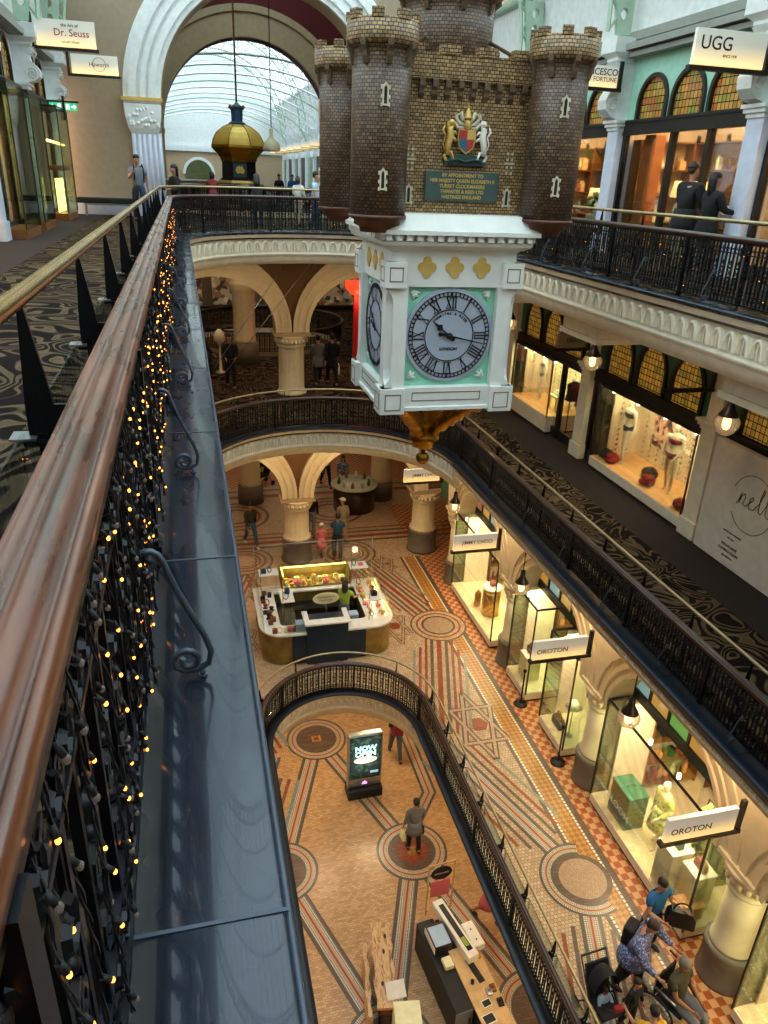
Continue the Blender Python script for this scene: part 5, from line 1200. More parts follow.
shelf_unit(11.2,12.3,16.3,F3,2.4,'tall lit wooden shelving inside the shop behind the couple',5); wares(11.2,12.4,16.2,F3,2.4,11,'small jar or box on the shelves behind the couple','wares behind the couple',seed=3)
shelf_unit(11.2,16.9,20.8,F3,2.4,'wooden shelving inside the shop right of the castle',5); wares(11.2,17,20.7,F3,2.4,9,'small jar or box on the shelves right of the castle','wares right of the castle',seed=5)
def table(x0,y0,x1,y1,z,h,label,mat='mid_wood',cat='table'):
    t=thing('display_table',label,cat,((x0+x1)/2,(y0+y1)/2,z)); w,d=abs(x1-x0)/2,abs(y1-y0)/2
    q=MB(); q.box(-w,-d,h-.05,w,d,h,bv=.008); ob('tabletop',q,mat,t)
    for a in (-1,1):
        for b in (-1,1): q=MB(); q.box(a*(w-.05)-.025,b*(d-.05)-.025,0,a*(w-.05)+.025,b*(d-.05)+.025,h-.05); ob('leg',q,mat,t)
    return t
def sideshelf(x0,x1,y,z,h,label,wlabel,grp,n=5,seed=1,kinds=None,per=9,mat='pale_wood'):
    t=thing('display_shelf',label,'shelf',((x0+x1)/2,y,z)); w=(x1-x0)/2
    q=MB(); q.box(-w,.32,0,w,.35,h); ob('back_panel',q,mat,t)
    for xx in (-w,w): q=MB(); q.box(xx-.02,0,0,xx+.02,.32,h); ob('side_panel',q,'mid_wood',t)
    r_=random.Random(seed); kinds=kinds or ('peach_card','porcelain','leaf','mid_wood','ivory_card','brick_pink','gold','ginger_jar')
    for i in range(n):
        zz=.12+(h-.15)*i/(n-1); q=MB(); q.box(-w+.02,.0,zz,w-.02,.31,zz+.03); ob('shelf_board',q,'mid_wood',t)
        if i<n-1:
            for k in range(per):
                q=MB(); a=r_.uniform(.04,.08); hh=r_.uniform(.12,.32)
                if r_.random()<.5: q.lathe((0,0),[(a*.7,0),(a,hh*.35),(a*.6,hh*.7),(a*.4,hh*.8),(a*.5,hh)],10)
                else: q.box(-a,-a,0,a,a,hh,bv=.008); q.box(-a*.5,-a*.5,hh,a*.5,a*.5,hh*1.15)
                o=ob('shop_ware',q,r_.choice(kinds)); o.location=(x0+.12+(x1-x0-.24)*(k+.5)/per,y+.16,z+zz+.031); tag(o,wlabel,'shop goods',grp)
sideshelf(9.75,11.1,16.10,F3+.011,2.35,'lit shelves of jars facing the couple in black, left side of their shop','jar or ornament on the lit shelves left of the couple in black','ornaments left of the couple',5,31)
sideshelf(9.75,11.1,20.65,F3+.011,2.35,'lit shelves of jars in the shop right of the castle','jar or ornament on the side shelves in the shop right of the castle','ornaments right of the castle',5,33)
sideshelf(9.9,10.9,20.46,F1+.011,2.2,'shelves of folded garments in the lingerie shop','garment box on the side shelves of the lingerie shop','side boxes in the lingerie shop',4,35,('peach_card','red_felt','ivory_card','cloth_black'))
table(9.8,12.6,10.4,13.3,F3+.01,.75,'low table by the right pane, a glowing lamp on it'); tlamp(10.1,12.85,F3+.77,'glowing table lamp right of the couple in black',h=.95)
table(9.9,14.2,10.5,15.3,F3+.01,.75,'table with two glowing lamps left of the couple'); tlamp(10.2,15.05,F3+.77,'glowing table lamp left of the couple, the left one of two',h=.8); tlamp(10.25,14.5,F3+.77,'glowing table lamp left of the couple, the right one of two',h=.8)
q=MB(); q.box(9.70,15.5,F3+.012,9.95,15.92,1.08,bv=.01); q.box(9.67,15.52,F3+.2,9.71,15.90,1.0); tag(ob('wood_panel',q,'orange_wood' if 'orange_wood' in M else (plain('orange_wood','a8602a',.5,var=.2,scale=5) and 'orange_wood')),'tall orange wooden cabinet inside the left window of the couple’s shop'.replace('’',"'"),'cabinet')
for i,(y,z,h,l) in enumerate(((17.35,F3+.5,.62,'large pale ginger jar in the window right of the castle, the lower one'),(17.9,F3+.5,.8,'tall pale ginger jar deeper in the window right of the castle'),(14.0,F3+.77,.3,'small lidded vase beside the two glowing lamps'),(13.1,F3+.77,.42,'lidded vase beneath the glowing lamp at the right pane'))): vase(10.0+.1*(i==1)+.15*(i==2),y,z if i>1 else z,h,l,'ginger_jar')
table(9.7,17.0,10.4,18.4,F3+.01,.49,'low table carrying the ginger jars'); tlamp(10.35,18.9,F3+.77,'small glowing lamp amid the plants right of the castle',h=.6); table(10.1,18.6,10.6,19.3,F3+.01,.75,'small table carrying the lamp amid the plants')
def plant(x,y,z,h,label,n=46,sp=.5,seed=1,mat='leaf'):
    r_=random.Random(seed); t=thing('potted_plant',label,'plant',(x,y,z)); q=MB(); q.lathe((0,0),[(.11,0),(.15,.25),(.16,.27),(.13,.27)],14); ob('pot',q,'porcelain',t)
    q=MB()
    for i in range(n):
        a=r_.uniform(0,2*PI); b=r_.uniform(.15,1); L=h*r_.uniform(.6,1); st=.24+r_.uniform(0,h*.4)
        d=Vector((math.cos(a),math.sin(a),0)); p0=Vector((0,0,st)); p1=p0+d*sp*.4*b+Vector((0,0,L*.45)); p2=p0+d*sp*b+Vector((0,0,L*.4-(.1*b))); sd=Vector((-d.y,d.x,0))*.03
        q.quad(p0-sd*.3,p0+sd*.3,p1+sd,p1-sd); q.quad(p1-sd,p1+sd,p2+sd*.1,p2-sd*.1)
    q.cyl((0,0),.015,.2,h*.5,5); ob('leaves',q,mat,t)
plant(10.2,16.98+.7,F3+1.3,.9,'leafy green plant standing high in the window right of the castle',60,.55,4) if 0 else plant(10.8,17.45,F3+.012,2.0,'tall leafy plant in the window right of the castle',90,.6,4)
plant(9.95,18.2,F3+.502,.7,'bushy plant with pale flowers left of the ginger jars',50,.35,8,'cloth_yellow' if 0 else 'leaf')
for k in range(9):
    q=MB(); q.cyl((0,0),.045,0,.13,8,.03); o=ob('track_spotlight',q,'black'); o.location=(9.9,12.5+.9*k,F3+2.25); tag(o,'small black spotlight under the ceiling inside a top gallery shop','spotlight','spotlights of the top gallery shops')
# lingerie windows of the middle floor -----------------------------------------
def displaybox(x0,x1,y0,y1,Fl,hp,h,label,back='dotted_wall',fl='peach_card',post='dark_frame',side=True):
    t=thing('display_window',label,'display window',((x0+x1)/2,(y0+y1)/2,Fl)); cx,cy=(x0+x1)/2,(y0+y1)/2; w,d=(x1-x0)/2,(y1-y0)/2
    q=MB(); q.box(-w,-d,.06,w,d,hp,bv=.01); ob('plinth',q,'cream' if post!='shop_dark' else 'mid_wood',t)
    q=MB(); q.box(-w+.02,-d+.02,0,w,d-.02,.06); ob('kick_board',q,'black',t)
    q=MB()
    if side: q.box(-w,-d,h,w,d,h+.08,bv=.01); ob('top_board',q,'dark_frame',t)
    else:
        for a in ((-w,-d,-w+.03,d),(-w,-d,w,-d+.03),(-w,d-.03,w,d),(w-.03,-d,w,d)): q.box(a[0],a[1],h,a[2],a[3],h+.04)
        ob('top_frame',q,'dark_frame',t); q=MB(); q.box(-w+.03,-d+.03,h+.01,w-.03,d-.03,h+.02); ob('glass_top',q,'glass',t)
    q=MB(); q.box(-w,-d,hp,-w+.012,d,h); ob('front_glass',q,'glass',t)
    for yy in (-d,d-.012): q=MB(); q.box(-w+.013,yy,hp,w-.05,yy+.012,h); ob('side_glass',q,'glass_green',t)
    for yy in (-d,d): q=MB(); q.box(-w-.012,yy-.015,hp-.02,-w+.018,yy+.015,h); ob('corner_post',q,post,t)
    q=MB(); q.box(-w*.35,d-.06,hp,w-.02,d-.03,h-.02); ob('side_panel',q,back or 'cream',t)
    if back: q=MB(); q.box(w-.04,-d+.03,hp,w-.01,d-.03,h-.02); ob('back_wall',q,back,t)
    q=MB(); q.box(-w+.03,-d+.03,hp,w-.05,d-.03,hp+.008); ob('display_floor',q,fl,t)
    for k in range(4):
        q=MB(); yy=-d+.3+(2*d-.6)*k/3; q.cyl((-w+.2,yy),.035,h-.11,h-.01,8); ob('spotlight',q,'bulb_white',t)
    light('display_light','AREA',(cx-.1,cy,Fl+h-.08-.04*(not side)),170*(y1-y0)/3,WARM,w*1.2,d*1.8)
    return t
A_=displaybox(9.30,10.55,11.72,15.45,F1,.28,2.02,'large lit display window with two lingerie mannequins and a poster')
B_=displaybox(9.30,10.45,17.95,20.45,F1,.5,2.02,'smaller lit display window with one lingerie mannequin beside the clock')
MP=dict(lean=2,legs=((16,22),(-2,0)),arms=((-8,16,20),(4,22,10)),head=(15,0)); MP2=dict(legs=((4,4),(-8,6)),arms=((4,14,40,30),(-6,10,12)),head=(-20,0))
W90=-PI/2
figure('mannequin','cream mannequin in black lingerie on the left of the large display window','mannequin',(9.85,14.85,F1+.29),W90,1.62,top=('cloth_black','bikini'),bottom=('cloth_black','briefs'),hair=None,shoes=None,pose=MP,mannequin=True)
figure('mannequin','cream mannequin in red lingerie on the right of the large display window','mannequin',(9.8,13.0,F1+.29),W90+.5,1.6,top=('cloth_red','bikini'),bottom=('cloth_red','briefs'),hair=None,shoes=None,pose=MP2,mannequin=True)
figure('mannequin','cream mannequin in black lingerie in the smaller window beside the clock','mannequin',(9.85,19.55,F1+.51),W90-.2,1.45,top=('cloth_black','bikini'),bottom=('cloth_black','briefs'),hair=None,shoes=None,pose=MP,mannequin=True)
figure('mannequin','mannequin in dark clothes standing inside behind the leftmost side glass','mannequin',(10.75,19.9,F1+.012),W90,1.75,top=('cloth_khaki','long'),bottom=('cloth_khaki','trousers'),hair=None,shoes=None,pose=MP2,mannequin=True)
figure('mannequin','mannequin in green inside the shop behind the big window’s left side'.replace('’',"'"),'mannequin',(9.9,15.72,F1+.012),W90,1.75,top=('cloth_olive','long'),bottom=('cloth_olive','trousers'),hair=None,shoes=None,pose=MP2,mannequin=True)
def pom(x,y,z,r,mat,label,grp=None):
    q=MB(); rr=random.Random(int(x*100+y*77)); 
    for i in range(40):
        a=rr.uniform(0,2*PI); b=rr.uniform(-.4,1); d=Vector((math.cos(a)*math.sqrt(max(0,1-b*b)),math.sin(a)*math.sqrt(max(0,1-b*b)),b)); q.sphere(tuple(d*r*.62),r*.42,6,4,1,1,.7)
    o=ob('pompom',q,mat); o.location=(x,y,z+r*.55); tag(o,label,'pompom',grp)
pz=F1+.29
for (x,y,r,m_,l) in ((9.58,15.2,.17,'black_felt','black paper pompom at the left end of the large window'),(9.55,14.85,.18,'red_felt','red paper pompom left of the mannequin in black'),(9.85,13.75,.20,'black_felt','black paper pompom between the two mannequins'),(9.58,13.4,.18,'red_felt','red paper pompom at the front between the two mannequins'),(9.95,12.15,.16,'black_felt','black paper pompom in the right corner of the large window'),(9.55,12.1,.17,'red_felt','red paper pompom in the right corner of the large window')): pom(x,y,pz,r,m_,l)
pom(10.2,14.9,F1+1.68,.16,'red_felt','red paper pompom hanging high in the large window')
q=MB(); q.box(-.015,-.48,-.5,0,.48,.5,bv=.004); t=ob('poster',q,'poster_print'); t.location=(10.49,14.3,F1+1.25); tag(t,'photo poster of two figures on the back wall of the large window','poster')
table(9.7,18.3,10.2,18.8,F1+.51,.42,'small white stand in the smaller display window','cream'); q=MB(); q.box(-.15,-.18,0,.15,.18,.06,bv=.01); q.box(-.12,-.1,.06,.1,.12,.12,bv=.01); o=ob('folded_lingerie',q,'paper'); o.location=(9.95,18.55,F1+.935); tag(o,'folded white garments on the small stand beside the mannequin','clothing')
shelf_unit(11.0,16.6,20.3,F1+.01,2.2,'lit shelving deep inside the lingerie shop',4); wares(11.0,16.7,20.2,F1+.01,2.2,8,'garment box on the shelves inside the lingerie shop','boxes in the lingerie shop',seed=9,levels=4,kinds=('peach_card','red_felt','ivory_card','cloth_black'))
def rack(x,y0,y1,z,label,mats,n,glab,h=1.5,L_=.75):
    t=thing('clothes_rail',label,'clothes rail',(x,(y0+y1)/2,z)); w=(y1-y0)/2
    q=MB(); q.tube([(0,-w,0),(0,-w,h),(0,w,h),(0,w,0)],.015,6); ob('rail_frame',q,'black',t)
    for k in range(n):
        y=y0+.08+(y1-y0-.16)*k/max(1,n-1); q=MB(); r_=random.Random(k+int(y*31)); l=L_*r_.uniform(.8,1.1)
        q.loft([[(math.cos(a*PI/6)*wx,math.sin(a*PI/6)*.028,zz) for a in range(12)] for wx,zz in ((.03,h-.03),(.19,h-.10),(.17,h-.3),(.2+.03*r_.random(),h-l))]); o=ob('hanging_garment',q,r_.choice(mats)); o.location=(x,y,z); tag(o,glab,'garment',glab+' group')
rack(9.75,16.6,17.6,F1+.01,'clothes rail with dark garments seen through the lingerie shop door',('cloth_black','cloth_red'),7,'dark garment on the rail behind the lingerie shop door',1.6,.5)
# ================================================================== left gallery shops
for y,l in ((7.45,'white pilaster nearest the camera on the left gallery'),(12.0,'second white pilaster of the left gallery'),(16.6,'third white pilaster of the left gallery'),(21.2,'white pilaster with scroll console beside the glass shop window on the left'),(25.8,'farthest white pilaster with scroll console by the exit sign')): pilaster(y,F3,2.9,l,None,'lavender_paint',side=-1)
for y0,y1,l in ((12.0,16.6,'dark shopfront of the left gallery nearest the camera'),(16.6,21.2,'dark shopfront of the left gallery at the picture edge'),(21.2,25.8,'dark shopfront with a golden lit doorway on the left gallery')): front(y0,y1,F3,2.75,3.9,4.2,'white_paint','stained_top',l,'',[1.3,2.4],side=-1,lightp=70)
def leftcase(y0,y1,label):
    x0,x1=-3.44,-2.98; t=thing('glass_display_case',label,'display case',((x0+x1)/2,(y0+y1)/2,F3)); w,d=(x1-x0)/2,(y1-y0)/2
    q=MB(); q.box(-w,-d,0,w,d,.18,bv=.01); ob('base',q,'mid_wood',t)
    q=MB(); q.box(w-.012,-d,.18,w,d,2.75); ob('front_glass',q,'glass_green',t)
    for yy in (-d,d-.012): q=MB(); q.box(-w,yy,.18,w-.013,yy+.012,2.75); ob('side_glass',q,'glass_green',t)
    for yy in (-d,d): q=MB(); q.box(w-.01,yy-.012,.18,w+.012,yy+.012,2.75); ob('corner_post',q,'black',t)
    q=MB(); q.box(-w,-d,2.75,w,d,2.8); ob('top',q,'dark_frame',t)
    for k in range(3):
        q=MB(); q.box(-w+.02,-d+.05,.7+.6*k,w-.04,d-.05,.72+.6*k); ob('glass_shelf',q,'glass',t)
leftcase(16.9,18.6,'tall glass display case at the left edge of the picture'); leftcase(19.2,20.8,'tall glass display case second from the left edge'); leftcase(23.3,25.3,'tall glass display case next to the padded bench')
q=MB(); q.box(-3.6,21.9,F3+.3,-3.56,23.0,F3+2.6); tag(ob('lit_wall_panel',q,'gold_lit' if 'gold_lit' in M else (plain('gold_lit','e0a040',.5,0,1.6,'ffb64a') and 'gold_lit')),'tall golden lit panel inside the doorway on the left gallery','light panel')
for i in range(4):
    q=MB(); q.box(-.02,-.05,0,.02,.05,.85,bv=.01); o=ob('light_strip',q,'strip_light'); o.location=(-3.25,23.6+.4*i,F3+.2); tag(o,'upright glowing strip in the glass case next to the bench','light','glowing strips in the glass case')
q=MB(); q.box(-3.42,23.4,F3+1.25,-3.05,25.2,F3+1.38,bv=.02); tag(ob('jewellery_tray',q,'brick_pink'),'reddish tray of small wares in the glass case next to the bench','tray')
q=MB(); q.tube([(-3.2,22.6,F3+1.95),(-3.1,24.9,F3+1.9)],.03,6); tag(ob('light_tube',q,'strip_light'),'glowing light tube crossing the glass cases on the left','light')
sign(-2.95,-1.67,21.2,2.50,3.03,[('the Art of',.09,.10,.80,None),('Dr. Seuss',.20,.13,.52,'arms_red'),('GALLERY SYDNEY',.05,.1,.18,'brass')],'lit sign board with red and black lettering on the left gallery',side=-1)
sg=sign(-2.75,-1.50,25.8,2.42,2.90,[('Haworth',.15,.12,.5,'inlay_brown')],'lit sign board with a thin ring on the left gallery, the farther one',side=-1)
q=MB(); q.tube([(.12+.17*math.cos(2*PI*i/30),-.04,.25+.17*math.sin(2*PI*i/30)) for i in range(31)],.006,4); ob('ring_mark',q,'inlay_brown',sg)
ex=thing('exit_sign','green illuminated exit sign with white arrows hanging on the left gallery','exit sign',(-2.95,24.6,1.40))
q=MB(); q.box(-.36,-.03,0,-.04,.03,.18,bv=.01); q2=MB(); q2.box(.04,-.03,0,.34,.03,.18,bv=.01); ob('sign_face',q,'exit_green',ex); ob('sign_face',q2,'exit_green',ex)
q=MB(); q.box(-.03,-.03,-.25,.03,.03,.35); ob('post',q,'black',ex); q=MB(); q.box(-.4,-.05,.19,.4,.05,.23); ob('hood',q,'black',ex)
for s_ in (-1,1):
    q=MB(); q.prism([(s_*.33,.09),(s_*.27,.15),(s_*.27,.11),(s_*.20,.11),(s_*.20,.07),(s_*.27,.07),(s_*.27,.03)],.002,'y',-.034); ob('arrow',q,'exit_white',ex)
    q=MB(); q.box(s_*.07,-.034,.03,s_*.15,-.031,.15); q.box(s_*.09,-.036,.05,s_*.13,-.033,.13); ob('running_man_door',q,'exit_white',ex)
bn=thing('padded_bench','long black padded bench on metal legs against the beige cross wall','bench',(-2.15,26.35,F3)); q=MB(); q.box(-.95,-.25,.36,.95,.25,.52,bv=.03); ob('seat_pad',q,'black',bn)
for a in (-.7,.7):
    for b in (-.18,.18): q=MB(); q.box(a-.02,b-.02,0,a+.02,b+.02,.36); ob('leg',q,'steel',bn)
q=MB(); q.box(-.75,-.16,.3,.75,.16,.34); ob('stretcher',q,'steel',bn)
# ================================================================== GROUND FLOOR ARCADE ON THE RIGHT
GP=[1.95,6.42,10.85,15.25,19.75]
XG=7.5
plain('base_stone','6f665c',.5,var=.12,scale=6); plain('cream_warm','e2d2b0',.55,var=.05,bump=.05)
mb=MB(); cs=[(a+b)/2 for a,b in zip(GP[:-1],GP[1:])]
def earch(yc,w,z0,zs,h,n=24): return [(yc-w,z0)]+[(yc-w*math.cos(PI*i/n),zs+h*math.sin(PI*i/n)) for i in range(n+1)]+[(yc+w,z0)]
ol=[(YB,-9.3)]
for c in cs: ol+=earch(c,1.70,-9.3,-9.22,1.44)
mb.prism(ol+[(21.3,-9.3),(21.3,-6.53),(YB,-6.53)],.30,'x',XG+.12); struct('wall_arcade',mb,'dark_green')
for i,c in enumerate(cs):
    mb=MB()
    for w0,w1,d in ((1.66,2.19,.0),(1.66,1.74,.05),(1.84,1.92,.04),(2.06,2.19,.05)):
        A=earch(c,w1,-9.30,-9.22,1.55+(w1-1.83)); B=earch(c,w0,-9.30,-9.22,1.55+(w0-1.83)); mb.prism(A+B[::-1],.5+d,'x',XG-.02-d)
    struct('trim_arcade_arch',mb,'cream_warm')
for y in GP:
    lb={1.95:'broad cream pillar behind the camera side of the ground floor',6.42:'nearest broad cream pillar beside the woman in patterned blue',10.85:'cream pillar under the middle of three lit boards on the ground floor',15.25:'cream pillar on the ground floor beside the gold perfume display',19.75:'cream pillar on the ground floor below the first lit board'}[y]
    t=thing('round_pillar',lb,'pillar',(7.80,y,FG))
    q=MB(); q.lathe((0,0),[(.42,0),(.42,.06),(.40,.10),(.385,.62),(.41,.66),(.41,.72),(.37,.76)],28); ob('grey_base',q,'base_stone',t)
    q=MB(); q.lathe((0,0),[(.335,.76),(.345,.80),(.315,.86),(.30,1.4),(.295,1.95)],28); ob('shaft',q,'cream_warm',t)
    q=MB(); q.lathe((0,0),[(.295,1.95),(.34,1.98),(.34,2.02),(.31,2.04),(.33,2.12),(.40,2.30),(.44,2.36),(.44,2.42)],28)
    for k in range(18):
        a=2*PI*k/18; q.sphere((.36*math.cos(a),.36*math.sin(a),2.2),.055,6,5,1,1,1.5)
    ob('capital',q,'cream_warm',t)
    q=MB(); q.box(-.40,-.40,2.421,.12,.40,2.50); q.loft([[(-.34,-a,z),(.15,-a,z),(.15,a,z),(-.34,a,z)] for a,z in ((.36,2.501),(.36,2.7),(.42,3.1),(.55,3.5),(.8,3.85),(.5,5.16))],smooth=False); ob('impost',q,'cream_warm',t)
    # bracket carrying the gallery above
    q=MB(); q.prism([(-.3,5.16),(-1.5,5.16),(-1.5,5.05),(-1.2,4.98),(-.8,4.88),(-.45,4.6),(-.3,4.2)],.44,'y',-.22); ob('gallery_bracket',q,'cream_warm',t)
for c in cs:
    mb=MB(); mb.prism([(XG+.1,-6.54),(6.1,-6.54),(6.15,-6.62),(6.5,-6.78),(6.9,-6.86),(XG+.1,-6.92)],1.5,'y',c-.75); struct('trim_gallery_console',mb,'cream_warm')
# shop rooms behind
mb=MB(); mb.box(10.6,YB,FG,10.7,21.3,-6.9); struct('wall_shop_back',mb,'cream')
for y in GP[1:]: mb=MB(); mb.box(8.2,y-.08,FG,10.6,y+.08,-6.9); struct('wall_shop_side',mb,'cream')
mb=MB(); mb.box(8.0,YB,FG+.0,10.6,21.3,FG+.012); struct('floor',mb,'shop_tile' if 'shop_tile' in M else (plain('shop_tile','d6c8a6',.25) and 'shop_tile'))
mb=MB(); mb.box(8.2,YB,-7.6,10.6,21.3,-7.5); struct('ceiling',mb,'cream')
for y0,y1 in zip(GP[:-1],GP[1:]): light('shop_ceiling_light','AREA',(9.3,(y0+y1)/2,-7.65),120,WARM,1.6,3.2)
COLS=['8fb0b0','c89a4a','b0705f','c9963f','6fae52','c9a050']
for i,c in enumerate(COLS):
    t=NT('pane_%d'%i) if 0 else NT('tinted_pane_'+'abcdef'[i]); t.b.inputs['Base Color'].default_value=hx(c); t.b.inputs['Emission Color'].default_value=hx(c); t.S('Emission Strength',.55); t.S('Roughness',.2); M['tp%d'%i]=t.m
def garcade(i,lab,tr='row of coloured glass panes '):
    y0,y1=GP[i]+.42,GP[i+1]-.42; t=thing('shop_transom',tr+lab,'window',(8.05,(y0+y1)/2,-9.0)); w=(y1-y0)/2; 
    q=MB(); q.box(-.04,-w,-.10,.06,w,.10); q.box(-.04,-w,.9,.06,w,.96); 
    n=6
    for k in range(n+1): yy=-w+2*w*k/n; q.box(-.04,yy-.025,.1,.06,yy+.025,1.6)
    ob('dark_frame_bars',q,'dark_frame',t)
    for k in range(n):
        q=MB(); a=-w+2*w*k/n; q.box(0,a+.03,.11,.015,a+2*w/n-.03,.89); ob('coloured_pane',q,'tp%d'%((k+i)%6),t)
        q=MB(); q.box(0,a+.03,.97,.015,a+2*w/n-.03,1.5); ob('coloured_pane',q,'tp%d'%((k+i+3)%6),t)
for i,l in enumerate(('at the right edge','above the bay with the yellow mannequin','over the doorway of the middle ground floor shop','over the perfume window')): garcade(i,l)
def gbox(y0,y1,label,hp=.25,h=2.62,post='shop_dark' if 0 else 'dark_frame',x0=7.44,x1=8.6,back=None,fl='ivory_card'): 
    return displaybox(x0,x1,y0,y1,FG,hp,h,label,back=back,fl=fl,post=post,side=False)
gbox(7.05,10.25,'large glass shop window with a green box and yellow mannequin')
gbox(11.55,12.75,'narrow glass shop window right of the middle shop doorway')
gbox(13.55,14.75,'narrow glass shop window left of the middle shop doorway')
gbox(15.9,19.2,'glass shop window with the large golden perfume flacon')
gbox(2.6,5.75,'glass shop window at the right edge with pale busts')
# signs hung under the middle gallery
for y,l,lab in ((19.6,[('JIMMY CHOO',.13,.1,.5,'inlay_brown')],'lit sign board farthest along the ground floor arcade, by the exit sign'),(15.1,[('JIMMY CHOO',.13,.05,.5,'inlay_brown')],'lit sign board above the golden perfume window'),(10.55,[('OROTON',.145,-.16,.42,None)],'lit sign board over the middle shop doorway of the ground floor'),(6.25,[('OROTON',.145,-.16,.42,None)],'nearest lit sign board, above the woman in bright blue')):
    t=sign(5.82,6.92,y,-8.12,-7.72,l,lab)
for y,lab in ((17.4,'glass globe lamp of the ground floor by the perfume window'),(12.95,'glass globe lamp above the middle shop doorway on the ground floor'),(8.55,'large glass globe lamp before the yellow mannequin’s window'.replace('’',"'")),(4.1,'glass globe lamp of the ground floor beyond the right edge')): globe_lamp(6.65,y,-8.02,lab,.19,.75,None,13)
ex=thing('exit_sign','small green exit sign under the middle gallery beside the first lit board','exit sign',(7.05,20.9,-7.5)); q=MB(); q.box(-.22,-.03,0,.22,.03,.22,bv=.01); ob('sign_face',q,'exit_green',ex); q=MB(); q.box(-.03,-.033,.05,.07,-.031,.18); ob('running_man_door',q,'exit_white',ex); q=MB(); q.box(-.25,-.05,.22,.25,.05,.27); ob('hood',q,'black',ex)
# ---- window contents
zf=FG+.26
t=thing('perfume_flacon','giant golden perfume flacon standing on a pale plinth in the shop window','perfume bottle',(7.95,17.25,zf)); q=MB(); q.lathe((0,0),[(.24,0),(.26,.02),(.26,.72),(.24,.75),(.10,.78),(.10,.84)],24); ob('bottle',q,'gold',t); q=MB(); q.lathe((0,0),[(.27,.842),(.28,.86),(.28,.90),(.1,.91)],24); ob('disc_top',q,'white_gloss',t); q=MB(); q.sphere((0,0,1.0),.10,10,8); q.sphere((.05,.05,.98),.06,8,6); ob('crystal_stopper',q,'brick_pink',t)
q=MB(); q.lathe((0,0),[(.09,0),(.10,.02),(.10,.42),(.04,.45),(.04,.52)],16); o=ob('gold_bottle',q,'gold'); o.location=(7.75,17.75,zf); tag(o,'smaller golden bottle beside the giant flacon','bottle')
def plinth(x,y,w,d,h,label,mat,z=zf,name='display_plinth'):
    t=thing(name,label,'plinth',(x,y,z)); q=MB(); q.box(-w/2,-d/2,0,w/2,d/2,h-.025,bv=.008); ob('plinth_body',q,mat,t); q=MB(); q.box(-w/2-.01,-d/2-.01,h-.024,w/2+.01,d/2+.01,h,bv=.005); ob('plinth_top',q,mat if mat!='ivory_card' else 'white_gloss',t); return t
bx=plinth(7.78,9.5,.42,.62,.80,'dark green cube with white letters standing in the large window','green_card'); 
text('lettering','BLOOM',.22,'white_gloss',bx,(-.213,0,.32),Euler((R(90),0,R(-90)),'XYZ'),bold=.002)
q=MB(); q.tube([(-.08,0,.81),(-.06,0,.86),(.06,0,.86),(.08,0,.81)],.012,6); ob('box_handle',q,'green_card',bx)
figure('mannequin','pale mannequin in a yellow patterned dress in the large window','mannequin',(7.95,8.75,zf),-PI/2,1.66,top=('yellow_print','long'),bottom=('yellow_print','dress'),hair=None,shoes=None,pose=MP2,mannequin=True)
plinth(7.72,7.95,.42,.42,.95,'tall white plinth with a green handbag nearest the yellow mannequin','ivory_card'); plinth(7.9,7.50,.40,.40,.85,'white plinth with a pink handbag beside the green bag’s plinth'.replace('’',"'"),'ivory_card'); 
plinth(7.72,7.32,.46,.46,.22,'low orange block in the large window by the clothes rail','peach_card') if 0 else plinth(7.7,7.33,.42,.30,.30,'low orange block at the right end of the large window','peach_card')
def hbag(x,y,z,label,mat,s=1,rz=0,grp=None):
    t=thing('handbag',label,'handbag',(x,y,z),rz,grp); q=MB(); q.loft([[(a*.05*s*f,b*.12*s*f,zz*s) for a,b in ((-1,-1),(1,-1),(1,1),(-1,1))] for f,zz in ((.9,0),(1,.02),(.95,.12),(.7,.17))],smooth=False); ob('bag_body',q,mat,t); q=MB(); q.tube([(0,.07*s*math.cos(PI*i/8),(.17+.08*math.sin(PI*i/8))*s) for i in range(9)],.008*s,5); ob('handle',q,mat,t)
hbag(7.72,7.95,zf+.952,'green handbag on the tall white plinth','green_card',1.1); hbag(7.9,7.50,zf+.852,'pink handbag on the white plinth right of the green one','brick_pink',1.1)
rack(8.3,7.15,8.1,zf,'clothes rail with green and yellow garments at the right of the large window',('leaf','yellow_print','green_card','yellow_print'),9,'green or yellow garment on the rail in the large window',1.75,1.1)
figure('mannequin','pale bust mannequin in the window at the right edge','mannequin',(7.95,4.9,FG+.27),-PI/2,1.7,top=('cloth_khaki','coat'),bottom=('cloth_khaki','dress'),hair=None,shoes=None,pose=MP2,mannequin=True)
plinth(7.8,4.0,.5,.5,.5,'white plinth in the window at the right edge','ivory_card'); hbag(7.8,4.0,FG+.762,'small tan handbag in the window at the right edge','peach_card',1.2)
q=MB(); q.lathe((0,0),[(.10,0),(.10,.02),(.012,.04),(.012,.75),(.05,.76),(.19,.80),(.05,.98)],16); o=ob('display_lamp',q,'white_gloss'); o.location=(7.8,11.95,zf); tag(o,'white lamp stand in the narrow window right of the doorway','lamp')
hbag(7.7,12.3,zf,'black handbag low in the narrow window right of the doorway','black',1.6); plinth(7.8,14.2,.4,.4,.7,'pale plinth in the narrow window left of the doorway','ivory_card'); hbag(7.8,14.2,zf+.702,'black handbag on the plinth left of the doorway','black',1.3)
for k,(y,l) in enumerate(((11.45,'black barrier post on a round foot right of the middle doorway'),(13.5,'black barrier post on a round foot left of the middle doorway'))):
    t=thing('barrier_post',l,'post',(7.32,y,FG+.005)); q=MB(); q.lathe((0,0),[(.17,0),(.17,.02),(.03,.05)],18); ob('foot',q,'black',t); q=MB(); q.lathe((0,0),[(.02,.05),(.02,.95),(.045,.96),(.045,1.02),(.01,1.04)],10); ob('pole',q,'black',t)
